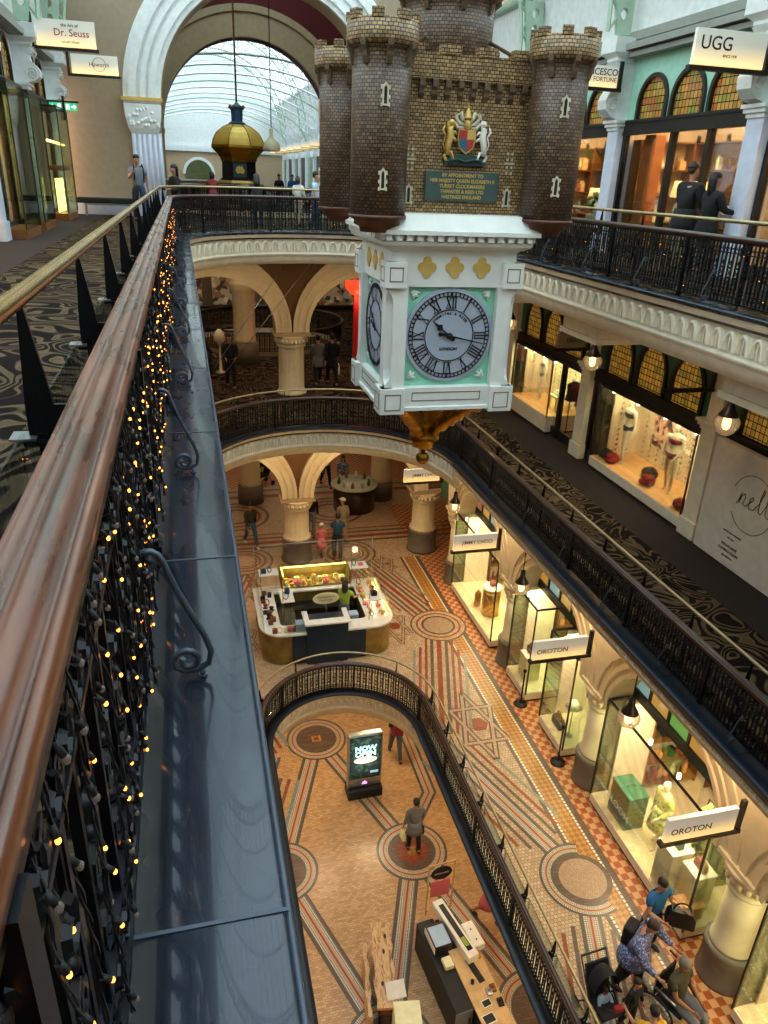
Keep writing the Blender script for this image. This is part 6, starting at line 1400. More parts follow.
for k,(y,l) in enumerate(((10.3,'with the yellow mannequin'),(14.7,'with the open doorway'),(19.2,'with the golden flacon'))): sideshelf(8.7,10.0,y,FG+.013,2.4,'pale shelves in the ground floor shop '+l,'bag or box on the side shelves of the shop '+l,'side wares '+'abc'[k],5,41+k,('black','peach_card','ivory_card','brick_pink','gold'),7,'cream')
for k,(y0,y1) in enumerate(((6.9,10.1),(11.2,14.6),(15.6,19.1))):
    shelf_unit(10.1,y0,y1,FG+.012,2.3,('pale shelving at the back of the shop with the yellow mannequin','pale shelving inside the shop with the open doorway','pale shelving inside the perfume shop')[k],4); wares(10.1,y0,y1,FG+.012,2.3,7,('bag or box on the shelves behind the yellow mannequin','bag or box on the shelves behind the open doorway','bag or box on the shelves of the perfume shop')[k],'wares of ground floor shop '+'abc'[k],seed=20+k,levels=4,kinds=('black','peach_card','ivory_card','brick_pink','gold'))
# ================================================================== COLUMNS AND ARCHES AT THE END OF THE VOID
def backarcade(Fl,yc,H,base,names,xs=(-1.45,3.0,7.35),mat='cream_warm',rise=None):
    """fluted columns with arches springing between them; H = height of the soffit above Fl"""
    zs=Fl+1.85; K=.38 if base else 0
    for x,l in zip(xs,names):
        t=thing('fluted_column',l,'column',(x,yc,Fl))
        if base: q=MB(); q.lathe((0,0),[(.52,0),(.52,.08),(.49,.10),(.48,.72),(.50,.76),(.44,.80)],28); ob('grey_base',q,'base_stone',t)
        z0=.80 if base else 0
        q=MB(); q.lathe((0,0),[(.46,z0),(.47,z0+.05),(.43,z0+.1),(.40,z0+.16),(.385,1.42+K),(.40,1.46+K)],48,flute=lambda k,n:1-.045*(k%3==0)); ob('fluted_shaft',q,mat,t)
        q=MB(); q.lathe((0,0),[(.40,1.46+K),(.45,1.50+K),(.42,1.54+K),(.43,1.62+K),(.50,1.78+K),(.50,1.82+K)],32)
        for k in range(22): a=2*PI*k/22; q.sphere((.46*math.cos(a),.46*math.sin(a),1.66+K),.06,6,5,1,1,1.3)
        ob('capital',q,mat,t); q=MB(); q.box(-.56,-.42,1.821+K,.56,.42,1.90+K); q.box(-.52,-.38,1.90+K,.52,.38,1.95+K); ob('abacus',q,'inlay_brown' if 0 else 'tan_wall',t)
    zs=Fl+1.95+K; top=Fl+H
    for a,b in zip(xs[:-1],xs[1:]):
        c=(a+b)/2; w=(b-a)/2-.50; h=top-zs-.45
        if rise: h=rise
        mb=MB()
        for w1,w0,d in ((.48,.0,.0),(.12,0,.06),(.32,.2,.04),(.48,.40,.05)):
            A=earch(c,w+w1,zs,zs+.05,h+w1*1.5); B=earch(c,w+w0,zs,zs+.05,h+w0*1.5)
            mb.prism(A+B[::-1],.7+d,'y',yc-.35-d)
        struct('trim_back_arch',mb,mat)
    mb=MB(); ol=[(xs[0]-1.9,zs)]
    for a,b in zip(xs[:-1],xs[1:]): ol+=earch((a+b)/2,(b-a)/2-.40,zs,zs+.05,(rise or top-zs-.45)+.08)
    ol+=[(xs[-1]+1.9,zs),(xs[-1]+1.9,top),(xs[0]-1.9,top)]
    mb.prism(ol,.5,'y',yc-.25); struct('wall_back_arcade',mb,'spandrel_brown' if 'spandrel_brown' in M else (plain('spandrel_brown','6b4c2a',.7) and 'spandrel_brown'))
backarcade(F1,23.0,4.32,False,('fluted cream column on the left of the middle floor','fluted cream column in the centre of the middle floor, two arches springing from it','fluted cream column on the right of the middle floor behind the clock'),rise=1.55)
backarcade(FG,22.15,5.17,True,('fluted cream column at the far left of the ground floor','fluted cream column with grey base, in the centre of the ground floor','fluted cream column at the right end of the ground floor, beside the exit sign'),rise=1.6)
# second row farther back on the ground floor and middle floor
for (x,y,f,l) in ((-1.3,30.5,FG,'dim fluted column far back on the left of the ground floor'),(7.0,26.8,FG,'dim fluted column behind the dark kiosk counter on the ground floor'),(1.9,27.2,FG,'dim fluted column directly behind the central one on the ground floor'),(1.9,27.3,F1,'dim fluted column far behind the central one on the middle floor')):
    t=thing('fluted_column',l,'column',(x,y,f)); q=MB(); q.lathe((0,0),[(.5,0),(.48,.7),(.42,.74)],24); ob('grey_base',q,'base_stone',t)
    q=MB(); q.lathe((0,0),[(.42,.74),(.40,.85),(.38,2.4),(.44,2.5),(.52,2.75),(.52,2.85),(.42,2.9),(.42,4.3)],40,flute=lambda k,n:1-.045*(k%3==0)); ob('fluted_shaft',q,'cream_warm',t)
# flat soffit ring visible beneath the top gallery end
# ================================================================== GOLDEN DOME CLOCK AND THE FAR HALL
dc=thing('domed_clock','golden domed hanging clock with a black lower case in the atrium beyond the arch','clock',(2.28,32.6,.0))
def g8(r,z): return [(r*math.cos(2*PI*(i+.5)/8),r*math.sin(2*PI*(i+.5)/8),z) for i in range(8)]
q=MB(); q.loft([g8(1.03,.98),g8(1.02,1.08),g8(.97,1.22),g8(.84,1.42),g8(.60,1.60),g8(.30,1.72)],smooth=False); ob('golden_dome',q,'dome_gold' if 'dome_gold' in M else (plain('dome_gold','f0c660',.4,.25,var=.1,scale=3) and 'dome_gold'),dc)
q=MB(); q.loft([g8(.30,1.70),g8(.34,1.76),g8(.22,1.82),g8(.24,2.2),g8(.34,2.28),g8(.2,2.33),g8(.05,2.45)],smooth=False); ob('crown_lantern',q,'arms_blue',dc)
q=MB()
for i in range(8):
    a=2*PI*(i+.5)/8; q.tube([(r*math.cos(a),r*math.sin(a),z) for r,z in ((1.04,.98),(1.03,1.08),(.98,1.22),(.85,1.42),(.61,1.60),(.31,1.72))],.022,5); q.sphere((.26*math.cos(a),.26*math.sin(a),2.32),.06,6,5)
ob('dome_rib',q,'gold',dc)
q=MB(); q.loft([g8(.72,.42),g8(.76,.55),g8(.88,.70),g8(1.02,.82),g8(1.09,.90),g8(1.09,.98)],smooth=False)
ob('carved_tier',q,'gold',dc)
q=MB(); q.loft([g8(.76,-.25),g8(.76,-.2),g8(.70,-.16),g8(.68,.42)],smooth=False); ob('case',q,'black',dc)
q=MB(); q.loft([g8(.85,-.38),g8(.92,-.34),g8(.85,-.25)],smooth=False); ob('gilded_plinth',q,'gold_leaf',dc)
q=MB(); q.box(-.25,-.68,-.12,.25,-.63,.34); ob('picture_panel',q,'arms_green',dc); q=MB(); q.prism([(-.17,.10),(-.13,.22),(-.02,.28),(.02,.22),(.08,.29),(.12,.2),(.18,.10),(.12,-.02),(.02,.02),(-.1,-.01)],.01,'y',-.69); ob('gilded_continent',q,'gold_leaf',dc)
q=MB(); q.cyl((0,0),.035,2.4,9.5,8); ob('hanging_rod',q,'gold',dc)
sd_=thing('small_hanging_lantern','small pale domed lantern on a thin rod right of the golden dome','lamp',(3.4,31.0,.8)); q=MB(); q.lathe((0,0),[(.30,0),(.33,.08),(.28,.3),(.12,.42),(.06,.5),(.07,.75),(.03,.8)],16); ob('lantern_dome',q,'cream_warm',sd_); q=MB(); q.cyl((0,0),.018,.8,8.8,6); ob('rod',q,'black',sd_)
q=MB(); q.box(-.9,-.2,0,.9,.2,.12,bv=.02); 
for k in (-.8,.8): q.box(k-.03,-.03,.12,k+.03,.03,.4)
t=thing('information_counter','pale long counter on the top floor beyond the dome balustrade','counter',(.9,35.2,F3)); q=MB(); q.box(-1.6,-.3,0,1.6,.3,1.0,bv=.02); ob('counter_front',q,'tan_wall',t); q=MB(); q.box(-1.7,-.36,1.0,1.7,.36,1.06,bv=.01); ob('counter_top',q,'white_gloss',t)
# ================================================================== background of the two lower levels beyond the arches
for f,zz in ((F1,'middle'),(FG,'ground')):
    for k in range(6):
        x=-4+2.6*k; mb=MB(); mb.box(x,38.6,f+.3,x+2.1,38.75,f+2.8); t=tag(ob('far_shop_window',mb,'goods'),'dim shop window at the far back of the %s floor'%zz,'window','far shop windows of the %s floor'%zz)
mb=MB(); mb.box(-4,33,F1,10,33.1,F1+.0) if 0 else mb.box(5.75,26.7,F1+.01,7.2,26.85,F1+3.3); t=tag(ob('red_shop_panel',mb,'red_wall' if 'red_wall' in M else (plain('red_wall','8a1a14',.5,0,.16,'c01810') and 'red_wall')),'glowing red shop panel behind the arches on the right of the middle floor','panel')
q=MB(); q.lathe((5.75,26.6),[(.12,-3.75),(.34,-3.5),(.36,-3.32),(.02,-3.25)],16); tag(ob('red_lamp_shade',q,'red_glow'),'glowing red lamp shade under the arch left of the hanging clock','lamp'); light('red_lamp_glow','POINT',(5.9,26.4,-3.9),30,(1,.15,.08),.15)
gl=globe_lamp(.05,24.6,-2.7,'glass globe lamp under the left arch of the middle floor',.2,.35,None,14)
for k,(x,y) in enumerate(((-.6,25.4),(.0,26.3),(.95,25.9))):
    q=MB(); q.lathe((0,0),[(.2,0),(.05,.04),(.03,.9),(.05,.95),(.2,1.1),(.15,1.35),(.05,1.45)],14); o=ob('shop_display_stand',q,('white_gloss','porcelain','cream')[k]); o.location=(x,y,F1); 
    tag(o,('white display stand left of the globe lamp on the middle floor','pale display stand beneath the globe lamp on the middle floor','cream display stand right of the globe lamp on the middle floor')[k],'display stand')
t=thing('cafe_counter','dark curved kiosk counter with small wares, right of the group by the central column','counter',(5.75,26.0,FG)); q=MB(); q.lathe((0,0),[(.80,0),(.80,.955),(.1,.96)],32); ob('counter_front',q,'dark_wood',t); q=MB(); q.lathe((0,0),[(.9,.961),(.9,1.01),(.02,1.02)],32); ob('counter_top',q,'porcelain',t)
for k in range(10):
    q=MB(); q.lathe((0,0),[(.06,0),(.07,.12),(.03,.2),(.04,.25)],10); o=ob('small_jar',q,('porcelain','leaf','paper','gold')[k%4]); o.location=(5.75+.6*math.cos(k*.63),26+.6*math.sin(k*.63),FG+1.022); tag(o,'small jar standing on the dark curved counter','jar','jars on the dark counter')
# escalator-like handrails beside the left arch
t=thing('stair_handrail','pair of thin steel handrails slanting down beside the left arch of the middle floor','handrail',(1.0,20.5,F1)) if 0 else None
mb=MB(); mb.tube([(2.9,21.9,-2.0),(.6,21.2,-5.0)],.012,5); tag(ob('steel_cable',mb,'steel'),'thin slanting steel cable before the left arch of the middle floor, the upper one','cable'); mb=MB(); mb.tube([(3.6,21.8,-2.0),(.9,21.1,-5.1)],.012,5); tag(ob('steel_cable',mb,'steel'),'thin slanting steel cable before the left arch of the middle floor, the lower one','cable')
# ================================================================== JEWELLERY KIOSK ON THE GROUND FLOOR
def rrect(x0,y0,x1,y1,r,n=7,rb=.1):
    out=[]
    for (cx,cy,a,rr) in ((x1-r,y0+r,-90,r),(x1-rb,y1-rb,0,rb),(x0+rb,y1-rb,90,rb),(x0+r,y0+r,180,r)):
        out+=[(cx+rr*math.cos(R(a+90*i/n)),cy+rr*math.sin(R(a+90*i/n))) for i in range(n+1)]
    return out
KC=(3.04,17.6); ki=thing('jewellery_kiosk','white topped kiosk with navy front and golden rounded sides on the tiled floor','kiosk',(KC[0],KC[1],FG+.012))
def kb(nm,mb,m_,par=ki): return ob(nm,mb,m_,par,world=True)
zt=FG+.95
O=rrect(1.25,16.15,4.85,18.75,.62); I=rrect(1.80,16.62,4.10,18.35,.12,3,.05)
mb=MB(); mb.prism(O,.05,'z',zt-.05,[I]); kb('counter_top',mb,'white_gloss')
O2=rrect(1.31,16.21,4.79,18.69,.58); I2=rrect(1.76,16.60,4.14,18.4,.12,3,.05)
mb=MB(); mb.prism(O2,.89,'z',FG+.02,[I2]); kb('golden_body',mb,'gold_panel' if 'gold_panel' in M else (plain('gold_panel','8f7a45',.35,.7,var=.35,scale=3) and 'gold_panel'))
mb=MB(); mb.box(2.05,16.17,FG+.03,4.0,16.6,zt-.051,bv=.01); kb('navy_front',mb,'navy')
mb=MB(); 
for k in range(2): 
    for a,b in (((2.15+.9*k,zt-.75),(3.0+.9*k,zt-.12)),): 
        for q in ((a[0],a[1],b[0],a[1]+.02),(a[0],b[1]-.02,b[0],b[1]),(a[0],a[1],a[0]+.02,b[1]),(b[0]-.02,a[1],b[0],b[1])): mb.box(q[0],16.155,q[1],q[2],16.17,q[3])
kb('panel_moulding',mb,'navy')
mb=MB(); mb.box(2.42,16.10,FG+.03,3.50,16.66,zt+.26,bv=.01); tw=kb('till_tower',mb,'navy'); mb=MB(); mb.box(2.36,16.05,zt+.26,3.56,16.30,zt+.31,bv=.01); mb.box(2.36,16.3,zt+.26,2.50,16.74,zt+.31); mb.box(3.42,16.3,zt+.26,3.56,16.74,zt+.31); kb('tower_rim',mb,'white_gloss',tw)
mb=MB(); mb.box(1.9,17.9,FG+.03,4.05,18.38,zt-.35); mb.box(1.82,16.7,FG+.03,2.3,17.9,zt-.25); kb('inner_bench',mb,'black')
mb=MB(); mb.box(2.05,18.5,zt,4.05,19.1,zt+.05,bv=.01); mb.box(2.05,19.05,zt,4.05,19.1,zt+.42); mb.box(2.05,18.5,zt,2.09,19.1,zt+.42); mb.box(4.01,18.5,zt,4.05,19.1,zt+.42); mb.box(2.1,18.6,FG+.02,4.0,19.05,zt); lc=kb('lit_back_case',mb,'gold_panel')
mb=MB(); mb.box(2.09,19.02,zt+.39,4.01,19.06,zt+.42); mb.box(2.09,18.52,zt+.39,2.12,19.05,zt+.42); kb('light_strip',mb,'strip_light',lc); light('kiosk_strip_glow','AREA',(3.05,18.95,zt+.37),14,(1,.85,.4),1.8,.06)
light('kiosk_case_glow','POINT',(4.5,17.3,zt+.3),6,WARMW,.1)
mb=MB(); mb.tube([(4.66,18.6,zt+.03),(4.72,17.4,zt+.03),(4.62,16.6,zt+.03)],.015,5); kb('light_strip',mb,'strip_light')
for (x0,y0,x1,y1) in ((1.42,18.25,1.95,18.65),(3.98,18.25,4.5,18.65),(1.85,16.75,2.2,17.45),(4.1,16.45,4.5,16.95)):
    mb=MB(); mb.box(x0,y0,zt+.60,x1,y1,zt+.63,bv=.005); tr=kb('raised_tray',mb,'white_gloss'); mb=MB(); mb.tube([(x0+.04,y0+.04,zt+.01),(x0+.04,y0+.04,zt+1.25)],.010,5); mb.tube([(x1-.04,y1-.04,zt+.01),(x1-.04,y1-.04,zt+.6)],.010,5); kb('thin_post',mb,'brass',tr)
for (x0,y0,x1,y1,h) in ((1.32,18.66,4.7,18.67,1.35),(1.35,16.4,1.36,18.6,.45),(4.72,16.6,4.73,18.6,.45),(1.9,16.22,2.36,16.23,.8)):
    mb=MB(); mb.box(x0,y0,zt+.001,x1,y1,zt+h); kb('glass_screen',mb,'glass')
mb=MB(); mb.tube([(1.32,18.66,zt+1.36),(4.7,18.66,zt+1.36)],.010,5); mb.tube([(1.32,18.66,zt),(1.32,18.66,zt+1.36)],.010,5); mb.tube([(4.7,18.66,zt),(4.7,18.66,zt+1.36)],.010,5); kb('screen_frame',mb,'steel')
sg=thing('oval_sign','pale oval sign on a thin stem above the kiosk till','sign',(3.04,16.86,zt-.22)); q=MB(); q.prism([(.36*math.cos(2*PI*i/30),.79+.17*math.sin(2*PI*i/30)) for i in range(30)],.02,'y',-.01); ob('oval_board',q,'ivory_card',sg); q=MB(); q.cyl((0,0),.008,.0,.62,6); q.lathe((0,0),[(.06,0),(.06,.01),(.01,.02)],12); ob('stem',q,'brass',sg)
q=MB(); r_=random.Random(4)
for row,(zz,w) in enumerate(((.84,.24),(.74,.18))):
    x=-w
    while x<w: ww=r_.uniform(.02,.035); q.tube([(x,-.014,zz-.03),(x+ww*.3,-.014,zz+.03),(x+ww*.7,-.014,zz-.03),(x+ww,-.014,zz+.025)],.004,3); x+=ww+.012
ob('faded_lettering',q,'inlay_brown',sg)
pr=thing('till_printer','white flat printer behind the kiosk till','printer',(3.05,17.1,zt-.34)); q=MB(); q.box(-.38,-.20,0,.38,.24,.16,bv=.02); ob('printer_body',q,'white_gloss',pr); q=MB(); q.box(-.3,-.215,.03,.3,-.2,.06); ob('slot',q,'black',pr); q=MB(); q.box(2.5-3.05,-.3,-.02,.5,.3,-.001); ob('stand',q,'black',pr)
for k,(x,y,m_,l) in enumerate(((2.28,16.38,'cloth_paleblue','stack of pale boxes left of the kiosk till'),(3.80,16.9,'cloth_paleblue','pale blue tissue box right of the kiosk till'))):
    q=MB(); 
    for j in range(3): q.box(-.13+.005*j,-.12,.075*j,.13-.005*j,.12,.075*j+.07,bv=.008)
    o=ob('gift_box_stack',q,m_); o.location=(x,y,zt+.002 if k==0 else zt-.2); tag(o,l,'boxes')
gl_='small piece of jewellery or gift on the kiosk counter'
def gem(x,y,z,m_,r_,lab,grp):
    q=MB(); a=r_.uniform(.045,.085); h=r_.uniform(.08,.2); c=r_.random()
    if c<.4: q.box(-a,-a*.8,0,a,a*.8,h*.7,bv=.006); q.sphere((0,0,h*.7),a*.5,7,5)
    elif c<.7: q.lathe((0,0),[(a,0),(a*.4,h*.3),(a*.9,h*.8),(a*.2,h)],9)
    else: q.tube([(a*math.cos(i*PI/4),a*math.sin(i*PI/4),.01+h*(.5+.5*math.sin(i*PI/4))) for i in range(9)],.012,5)
    o=ob('trinket',q,m_); o.location=(x,y,z); tag(o,lab,'trinket',grp)
r_=random.Random(11)
for i in range(12): gem(1.38+.08+r_.random()*.22,16.75+.14*i,zt+.002,r_.choice(['black','brick_pink','red_felt','mid_wood']),r_,'dark or red trinket along the left side of the kiosk counter','trinkets on the left kiosk counter')
for i in range(26): gem(4.22+.32*(i%2)+r_.random()*.06,16.7+.145*(i//2),zt+.002,r_.choice(['peach_card','ivory_card','brick_pink','gold_leaf','cloth_pink']),r_,'pale or pink trinket along the right side of the kiosk counter','trinkets on the right kiosk counter')
for i in range(22): gem(2.2+.165*(i%11),18.62+.2*(i//11),zt+.052,r_.choice(['ivory_card','cloth_yellow','cloth_pink','leaf','gold_leaf','peach_card']),r_,'colourful trinket in the lit case at the back of the kiosk','trinkets in the lit kiosk case')
for i,(x,y,m_) in enumerate(((1.55,18.42,'cloth_teal'),(1.72,18.45,'black'),(4.12,18.45,'leaf'),(4.32,18.42,'cloth_pink'),(1.98,16.95,'black'),(2.05,17.2,'cloth_teal'),(4.3,16.7,'black'))): gem(x,y,zt+.632,m_,r_,('dark blue trinket on the rear left raised tray','black trinket on the rear left raised tray','green trinket on the rear right raised tray','pink trinket on the rear right raised tray','black trinket on the front left raised tray','blue trinket on the front left raised tray','black trinket on the front right raised tray')[i],None)
for i in range(5): gem(1.62+.13*i,16.32+.02*(i%2),zt+.002,['brick_pink','peach_card','ivory_card','cloth_pink','mid_wood'][i],r_,'little display card at the front left corner of the kiosk','cards at the kiosk corner')
# ================================================================== LOWER GROUND FLOOR
ds=thing('digital_sign','upright black digital advertising screen reading NOW OPEN on the lowest floor','screen',(3.95,15.7,FL+.006),R(2))
q=MB(); q.box(-.50,-.26,0,.50,.24,.30,bv=.04); ob('foot',q,'black',ds); q=MB(); q.box(-.49,-.10,.31,.49,.10,2.15,bv=.03); ob('housing',q,'steel',ds)
q=MB(); q.box(-.45,-.112,.62,.45,-.10,2.09); sc_=ob('screen',q,'screen_picture',ds)
q=MB(); q.prism([(.33*math.cos(2*PI*i/24),1.28+.12*math.sin(2*PI*i/24)) for i in range(24)],.004,'y',-.118); ob('picture_dish',q,'dish_lit' if 'dish_lit' in M else (plain('dish_lit','e8b8a0',.5,0,.9,'e8a890') and 'dish_lit'),sc_)
plain('lit_cyan','b8fff0',.5,0,1.3,'b8fff0'); plain('lit_pink','ff9ae8',.5,0,1.6,'ff9ae8')
text('lettering','NOW',.23,'lit_cyan',sc_,(0,-.116,1.68),(R(90),0,0),bold=.008); text('lettering','OPEN',.23,'lit_cyan',sc_,(0,-.116,1.49),(R(90),0,0),bold=.008)
q=MB(); q.prism([(-.07,.40),(.07,.40),(.07,.45),(0,.52),(-.07,.45)],.004,'y',-.106); ob('glowing_logo',q,'lit_pink',ds); q=MB(); q.box(.15,-.118,.78,.38,-.114,.86); ob('corner_logo',q,'cloth_paleblue',sc_)
light('screen_glow','AREA',(3.95,15.45,-14.6),6,(.7,1,.95),.8,1.2,rot=(R(90),0,0))
# slab bench, crates and the work counter
bt=thing('slab_table','narrow live-edge timber slab table with knots on the lowest floor','table',(3.12,10.1,FL+.006),R(-9)); q=MB(); e=[(-.22+.03*math.sin(i*1.7),-.95+.19*i) for i in range(11)]+[(.20+.035*math.sin(i*2.3+1),.95-.19*i) for i in range(11)]; q.prism(e,.07,'z',.74); ob('tabletop',q,'wood_slab',bt)
for a in (-.75,.75):
    for b in (-.13,.13): q=MB(); q.box(b-.025,a-.025,0,b+.025,a+.025,.74); ob('leg',q,'black',bt)
q=MB(); q.box(-.17,-.78,.3,.17,.78,.34); ob('lower_shelf',q,'mid_wood',bt)
for a,b_ in ((.02,.25),(-.06,-.45),(.08,.6)): q=MB(); q.prism([(a+.03*math.cos(i*PI/5),b_+.06*math.sin(i*PI/5)) for i in range(10)],.003,'z',.811); ob('knot',q,'dark_wood',bt)
q=MB(); e=[(-.03+.02*math.sin(i*1.3),-.8+.16*i) for i in range(11)]+[(.06+.025*math.sin(i*2.1),.8-.16*i) for i in range(11)]; q.prism(e,.65,'z',0); o=ob('timber_slab',q,'brick_pink' if 0 else 'wood_slab'); o.location=(2.72,9.95,FL+.006); o.rotation_euler[2]=R(-9); tag(o,'upright reddish timber slab leaning along the left of the slab table','slab')
q=MB(); q.box(-.2,-.16,0,.2,.16,.012); q.xf(Matrix.Rotation(R(35),4,'X')); o=ob('price_card',q,'paper'); o.location=(3.2,9.42,FL+.92); tag(o,'white printed card on the near end of the slab table','card')
q=MB(); q.box(-.27,-.3,0,.27,.3,.85,bv=.01); o=ob('pale_cabinet',q,'ivory_card'); o.location=(3.32,8.9,FL+.006); o.rotation_euler[2]=R(-9); tag(o,'pale cream cabinet at the near end of the slab table','cabinet')
wc=thing('work_counter','L-shaped work counter with black cabinets and a timber top on the lowest floor','counter',(4.6,9.6,FL+.006),R(6))
q=MB(); q.box(-.42,-.85,0,-.02,1.25,.86,bv=.01); ob('black_cabinet',q,'black',wc); q=MB(); q.box(-.43,-.86,.02,-.05,-.85,.84); ob('grey_door',q,'plastic_grey',wc); q=MB(); q.box(-.12,-.875,.3,-.09,-.862,.6); ob('door_handle',q,'black',wc)
q=MB(); q.box(.0,-1.9,0,.55,.35,.86); ob('drawer_body',q,'dark_frame',wc); q=MB(); q.box(-.04,-1.95,.861,.60,.40,.91,bv=.01); ob('timber_top',q,'pale_wood',wc); q=MB(); q.box(.02,.4,0,.5,1.2,.84); ob('black_cabinet',q,'black',wc)
def cn(nm,lab,cat,mb,m_,x,y,z,rz=R(6),parts=()):
    t=thing(nm,lab,cat,(x,y,z),rz); ob('casing' ,mb,m_,t)
    for n2,m2,q2 in parts: ob(n2,m2 if 0 else q2,m2,t) if 0 else ob(n2,q2,m2,t)
    return t
zc=FL+.88
q=MB(); q.box(-.2,-.28,0,.2,.28,.26,bv=.02); p1=MB(); p1.box(-.19,-.27,.262,.17,.2,.275); p2=MB(); p2.box(-.21,-.27,.04,-.2,.27,.2)
cn('desk_printer','white and black photo printer at the left end of the work counter','printer',q,'dark_frame',4.38,10.25,zc,parts=(('paper_tray','cloth_paleblue',p1),('paper_slot','paper',p2)))
q=MB(); q.box(-.13,-.75,0,.13,.75,.22,bv=.02); p1=MB(); p1.box(-.05,-.6,.222,.07,.6,.232); p2=MB(); p2.box(-.045,-.5,.233,.05,-.28,.236)
cn('wide_format_printer','long white wide-format printer with a dark slot across the work counter','printer',q,'white_gloss',4.78,10.35,zc+.02,rz=R(14),parts=(('slot','black',p1),('green_yellow_label','cloth_green',p2)))
q=MB(); q.box(-.14,-.3,0,.14,.3,.2,bv=.03); p1=MB(); p1.cyl((0,.1),.02,.201,.206,10); p1.cyl((0,-.15),.02,.201,.206,10)
cn('label_machine','smaller white machine with two black knobs right of the long printer','machine',q,'white_gloss',5.13,10.15,zc,rz=R(10),parts=(('knob','black',p1),))
q=MB(); q.box(-.1,-.12,0,.1,.12,.1,bv=.01); cn('card_reader','cream card reader below the black printer on the work counter','machine',q,'ivory_card',4.42,9.72,zc)
q=MB(); q.box(-.07,-.28,0,.07,.28,.015,bv=.004); o=ob('keyboard',q,'black'); o.location=(4.93,9.45,FL+.92); o.rotation_euler[2]=R(14); tag(o,'black keyboard on the timber counter top','keyboard')
q=MB(); q.lathe((0,0),[(.035,0),(.04,.09),(.034,.09)],12); o=ob('cup',q,'black'); o.location=(4.78,9.2,FL+.92); tag(o,'small black cup beside the keyboard','cup')
for k,(x,y,l) in enumerate(((4.92,8.75,'white framed tablet on the timber counter'),(4.86,8.45,'larger white framed tablet at the bottom of the picture'))):
    t=thing('tablet',l,'tablet',(x,y,FL+.92),R(12)); q=MB(); q.box(-.10-.03*k,-.08-.02*k,0,.10+.03*k,.08+.02*k,.012,bv=.004); ob('frame',q,'white_gloss',t); q=MB(); q.box(-.085-.03*k,-.06-.02*k,.0125,.085+.03*k,.06+.02*k,.014); ob('dark_display',q,'black',t)
for k,(x,y,m_,l) in enumerate(((5.15,9.0,'mid_wood','brown pouch on the right edge of the timber counter'),(5.2,8.7,'black','black camera on the right edge of the timber counter'),(5.1,9.75,'gold','brass tool right of the keyboard'),(5.05,8.95,'steel','small metal clamp beside the brown pouch'))):
    q=MB(); q.box(-.06,-.08,0,.06,.08,.06,bv=.015); q.cyl((0,.02),.035,.06,.11,10); o=ob(('pouch','camera','tool','clamp')[k],q,m_); o.location=(x,y,FL+.92); tag(o,l,('pouch','camera','tool','clamp')[k])
aw=thing('poster_stand','wooden frame stand with a black oval sign and pink poster on the lowest floor','stand',(4.87,11.6,FL+.006),R(4))
q=MB(); 
for s_ in (-1,1): q.box(s_*.32-.015,-.015,0,s_*.32+.015,.015,1.62)
q.box(-.32,-.015,1.58,.32,.015,1.61); q.box(-.32,-.012,.1,.32,.012,.13); ob('wood_frame',q,'pale_wood',aw)
q=MB(); q.prism([(.26*math.cos(2*PI*i/28),1.30+.20*math.sin(2*PI*i/28)) for i in range(28)],.02,'y',-.01); bo=ob('black_oval',q,'black',aw); q=MB(); r2=random.Random(2); x=-.18
while x<.18: q.tube([(x,-.014,1.28),(x+.01,-.014,1.33),(x+.022,-.014,1.28)],.004,3); x+=.028
ob('white_script',q,'paper',bo)
q=MB(); q.box(-.24,-.006,.55,.24,.006,1.05); ob('pink_poster',q,'cloth_pink',aw)
pd=thing('pedestal_lamp','pair of pale round lanterns hanging before the far wall of the lowest floor','lamp',(4.2,19.6,-14.1)); q=MB(); q.lathe((0,0),[(.03,.5),(.1,.45),(.14,.3),(.12,.1),(.02,.02)],14); ob('lantern_glass',q,'porcelain',pd); q=MB(); q.cyl((0,0),.015,.5,1.8,6); ob('rod',q,'steel',pd)
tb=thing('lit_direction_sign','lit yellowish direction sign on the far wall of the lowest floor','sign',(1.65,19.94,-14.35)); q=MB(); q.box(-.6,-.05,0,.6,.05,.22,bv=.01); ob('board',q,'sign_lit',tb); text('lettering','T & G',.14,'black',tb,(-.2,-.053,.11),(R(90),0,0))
# ================================================================== PEOPLE
BK=PI
def bag(root,J,lab,m_,side=0,size=(.12,.28,.24),nm='handbag'): return shoulder_bag(root,J,lab,m_,side,size,nm)
# top floor
p,J=figure('person','man in a grey T-shirt and jeans walking by the cross wall with a backpack','person',(-1.10,23.2,F3),R(8),1.78,top=('cloth_slate2' if 'cloth_slate2' in M else (plain('cloth_slate2','7b8794',.85) and 'cloth_slate2'),'short'),bottom=('denim','trousers'),pose=dict(legs=((20,6),(-16,12)),arms=((-12,10,20),(35,12,95,35))))
bp=thing('backpack','dark backpack on the man in the grey T-shirt','backpack',(-1.10,23.36,F3+1.02),R(8)); q=MB(); q.box(-.15,-.05,0,.15,.12,.42,bv=.04); ob('pack_body',q,'cloth_black',bp)
for s_ in (-1,1): q=MB(); q.tube([(s_*.10,-.05,.38),(s_*.11,-.20,.46),(s_*.12,-.34,.36),(s_*.12,-.33,.12),(s_*.14,-.12,.02)],.018,5); ob('shoulder_strap',q,'cloth_black',bp)
figure('person','woman with long dark hair in black behind the left end of the curved rail','person',(-.12,20.3,F3),R(-60),1.52,top=('cloth_black','long'),bottom=('cloth_black','trousers'),hair=('hair_dark','long'),pose=dict(arms=((10,8,80),(10,8,80))))
figure('person','person in black leaning behind the curved rail just right of the golden clock','person',(1.86,20.4,F3),BK,1.42,top=('cloth_black','coat'),hair=('hair_dark','long'),pose=dict(lean=18,arms=((40,10,30),(40,10,30)),head=(0,15)))
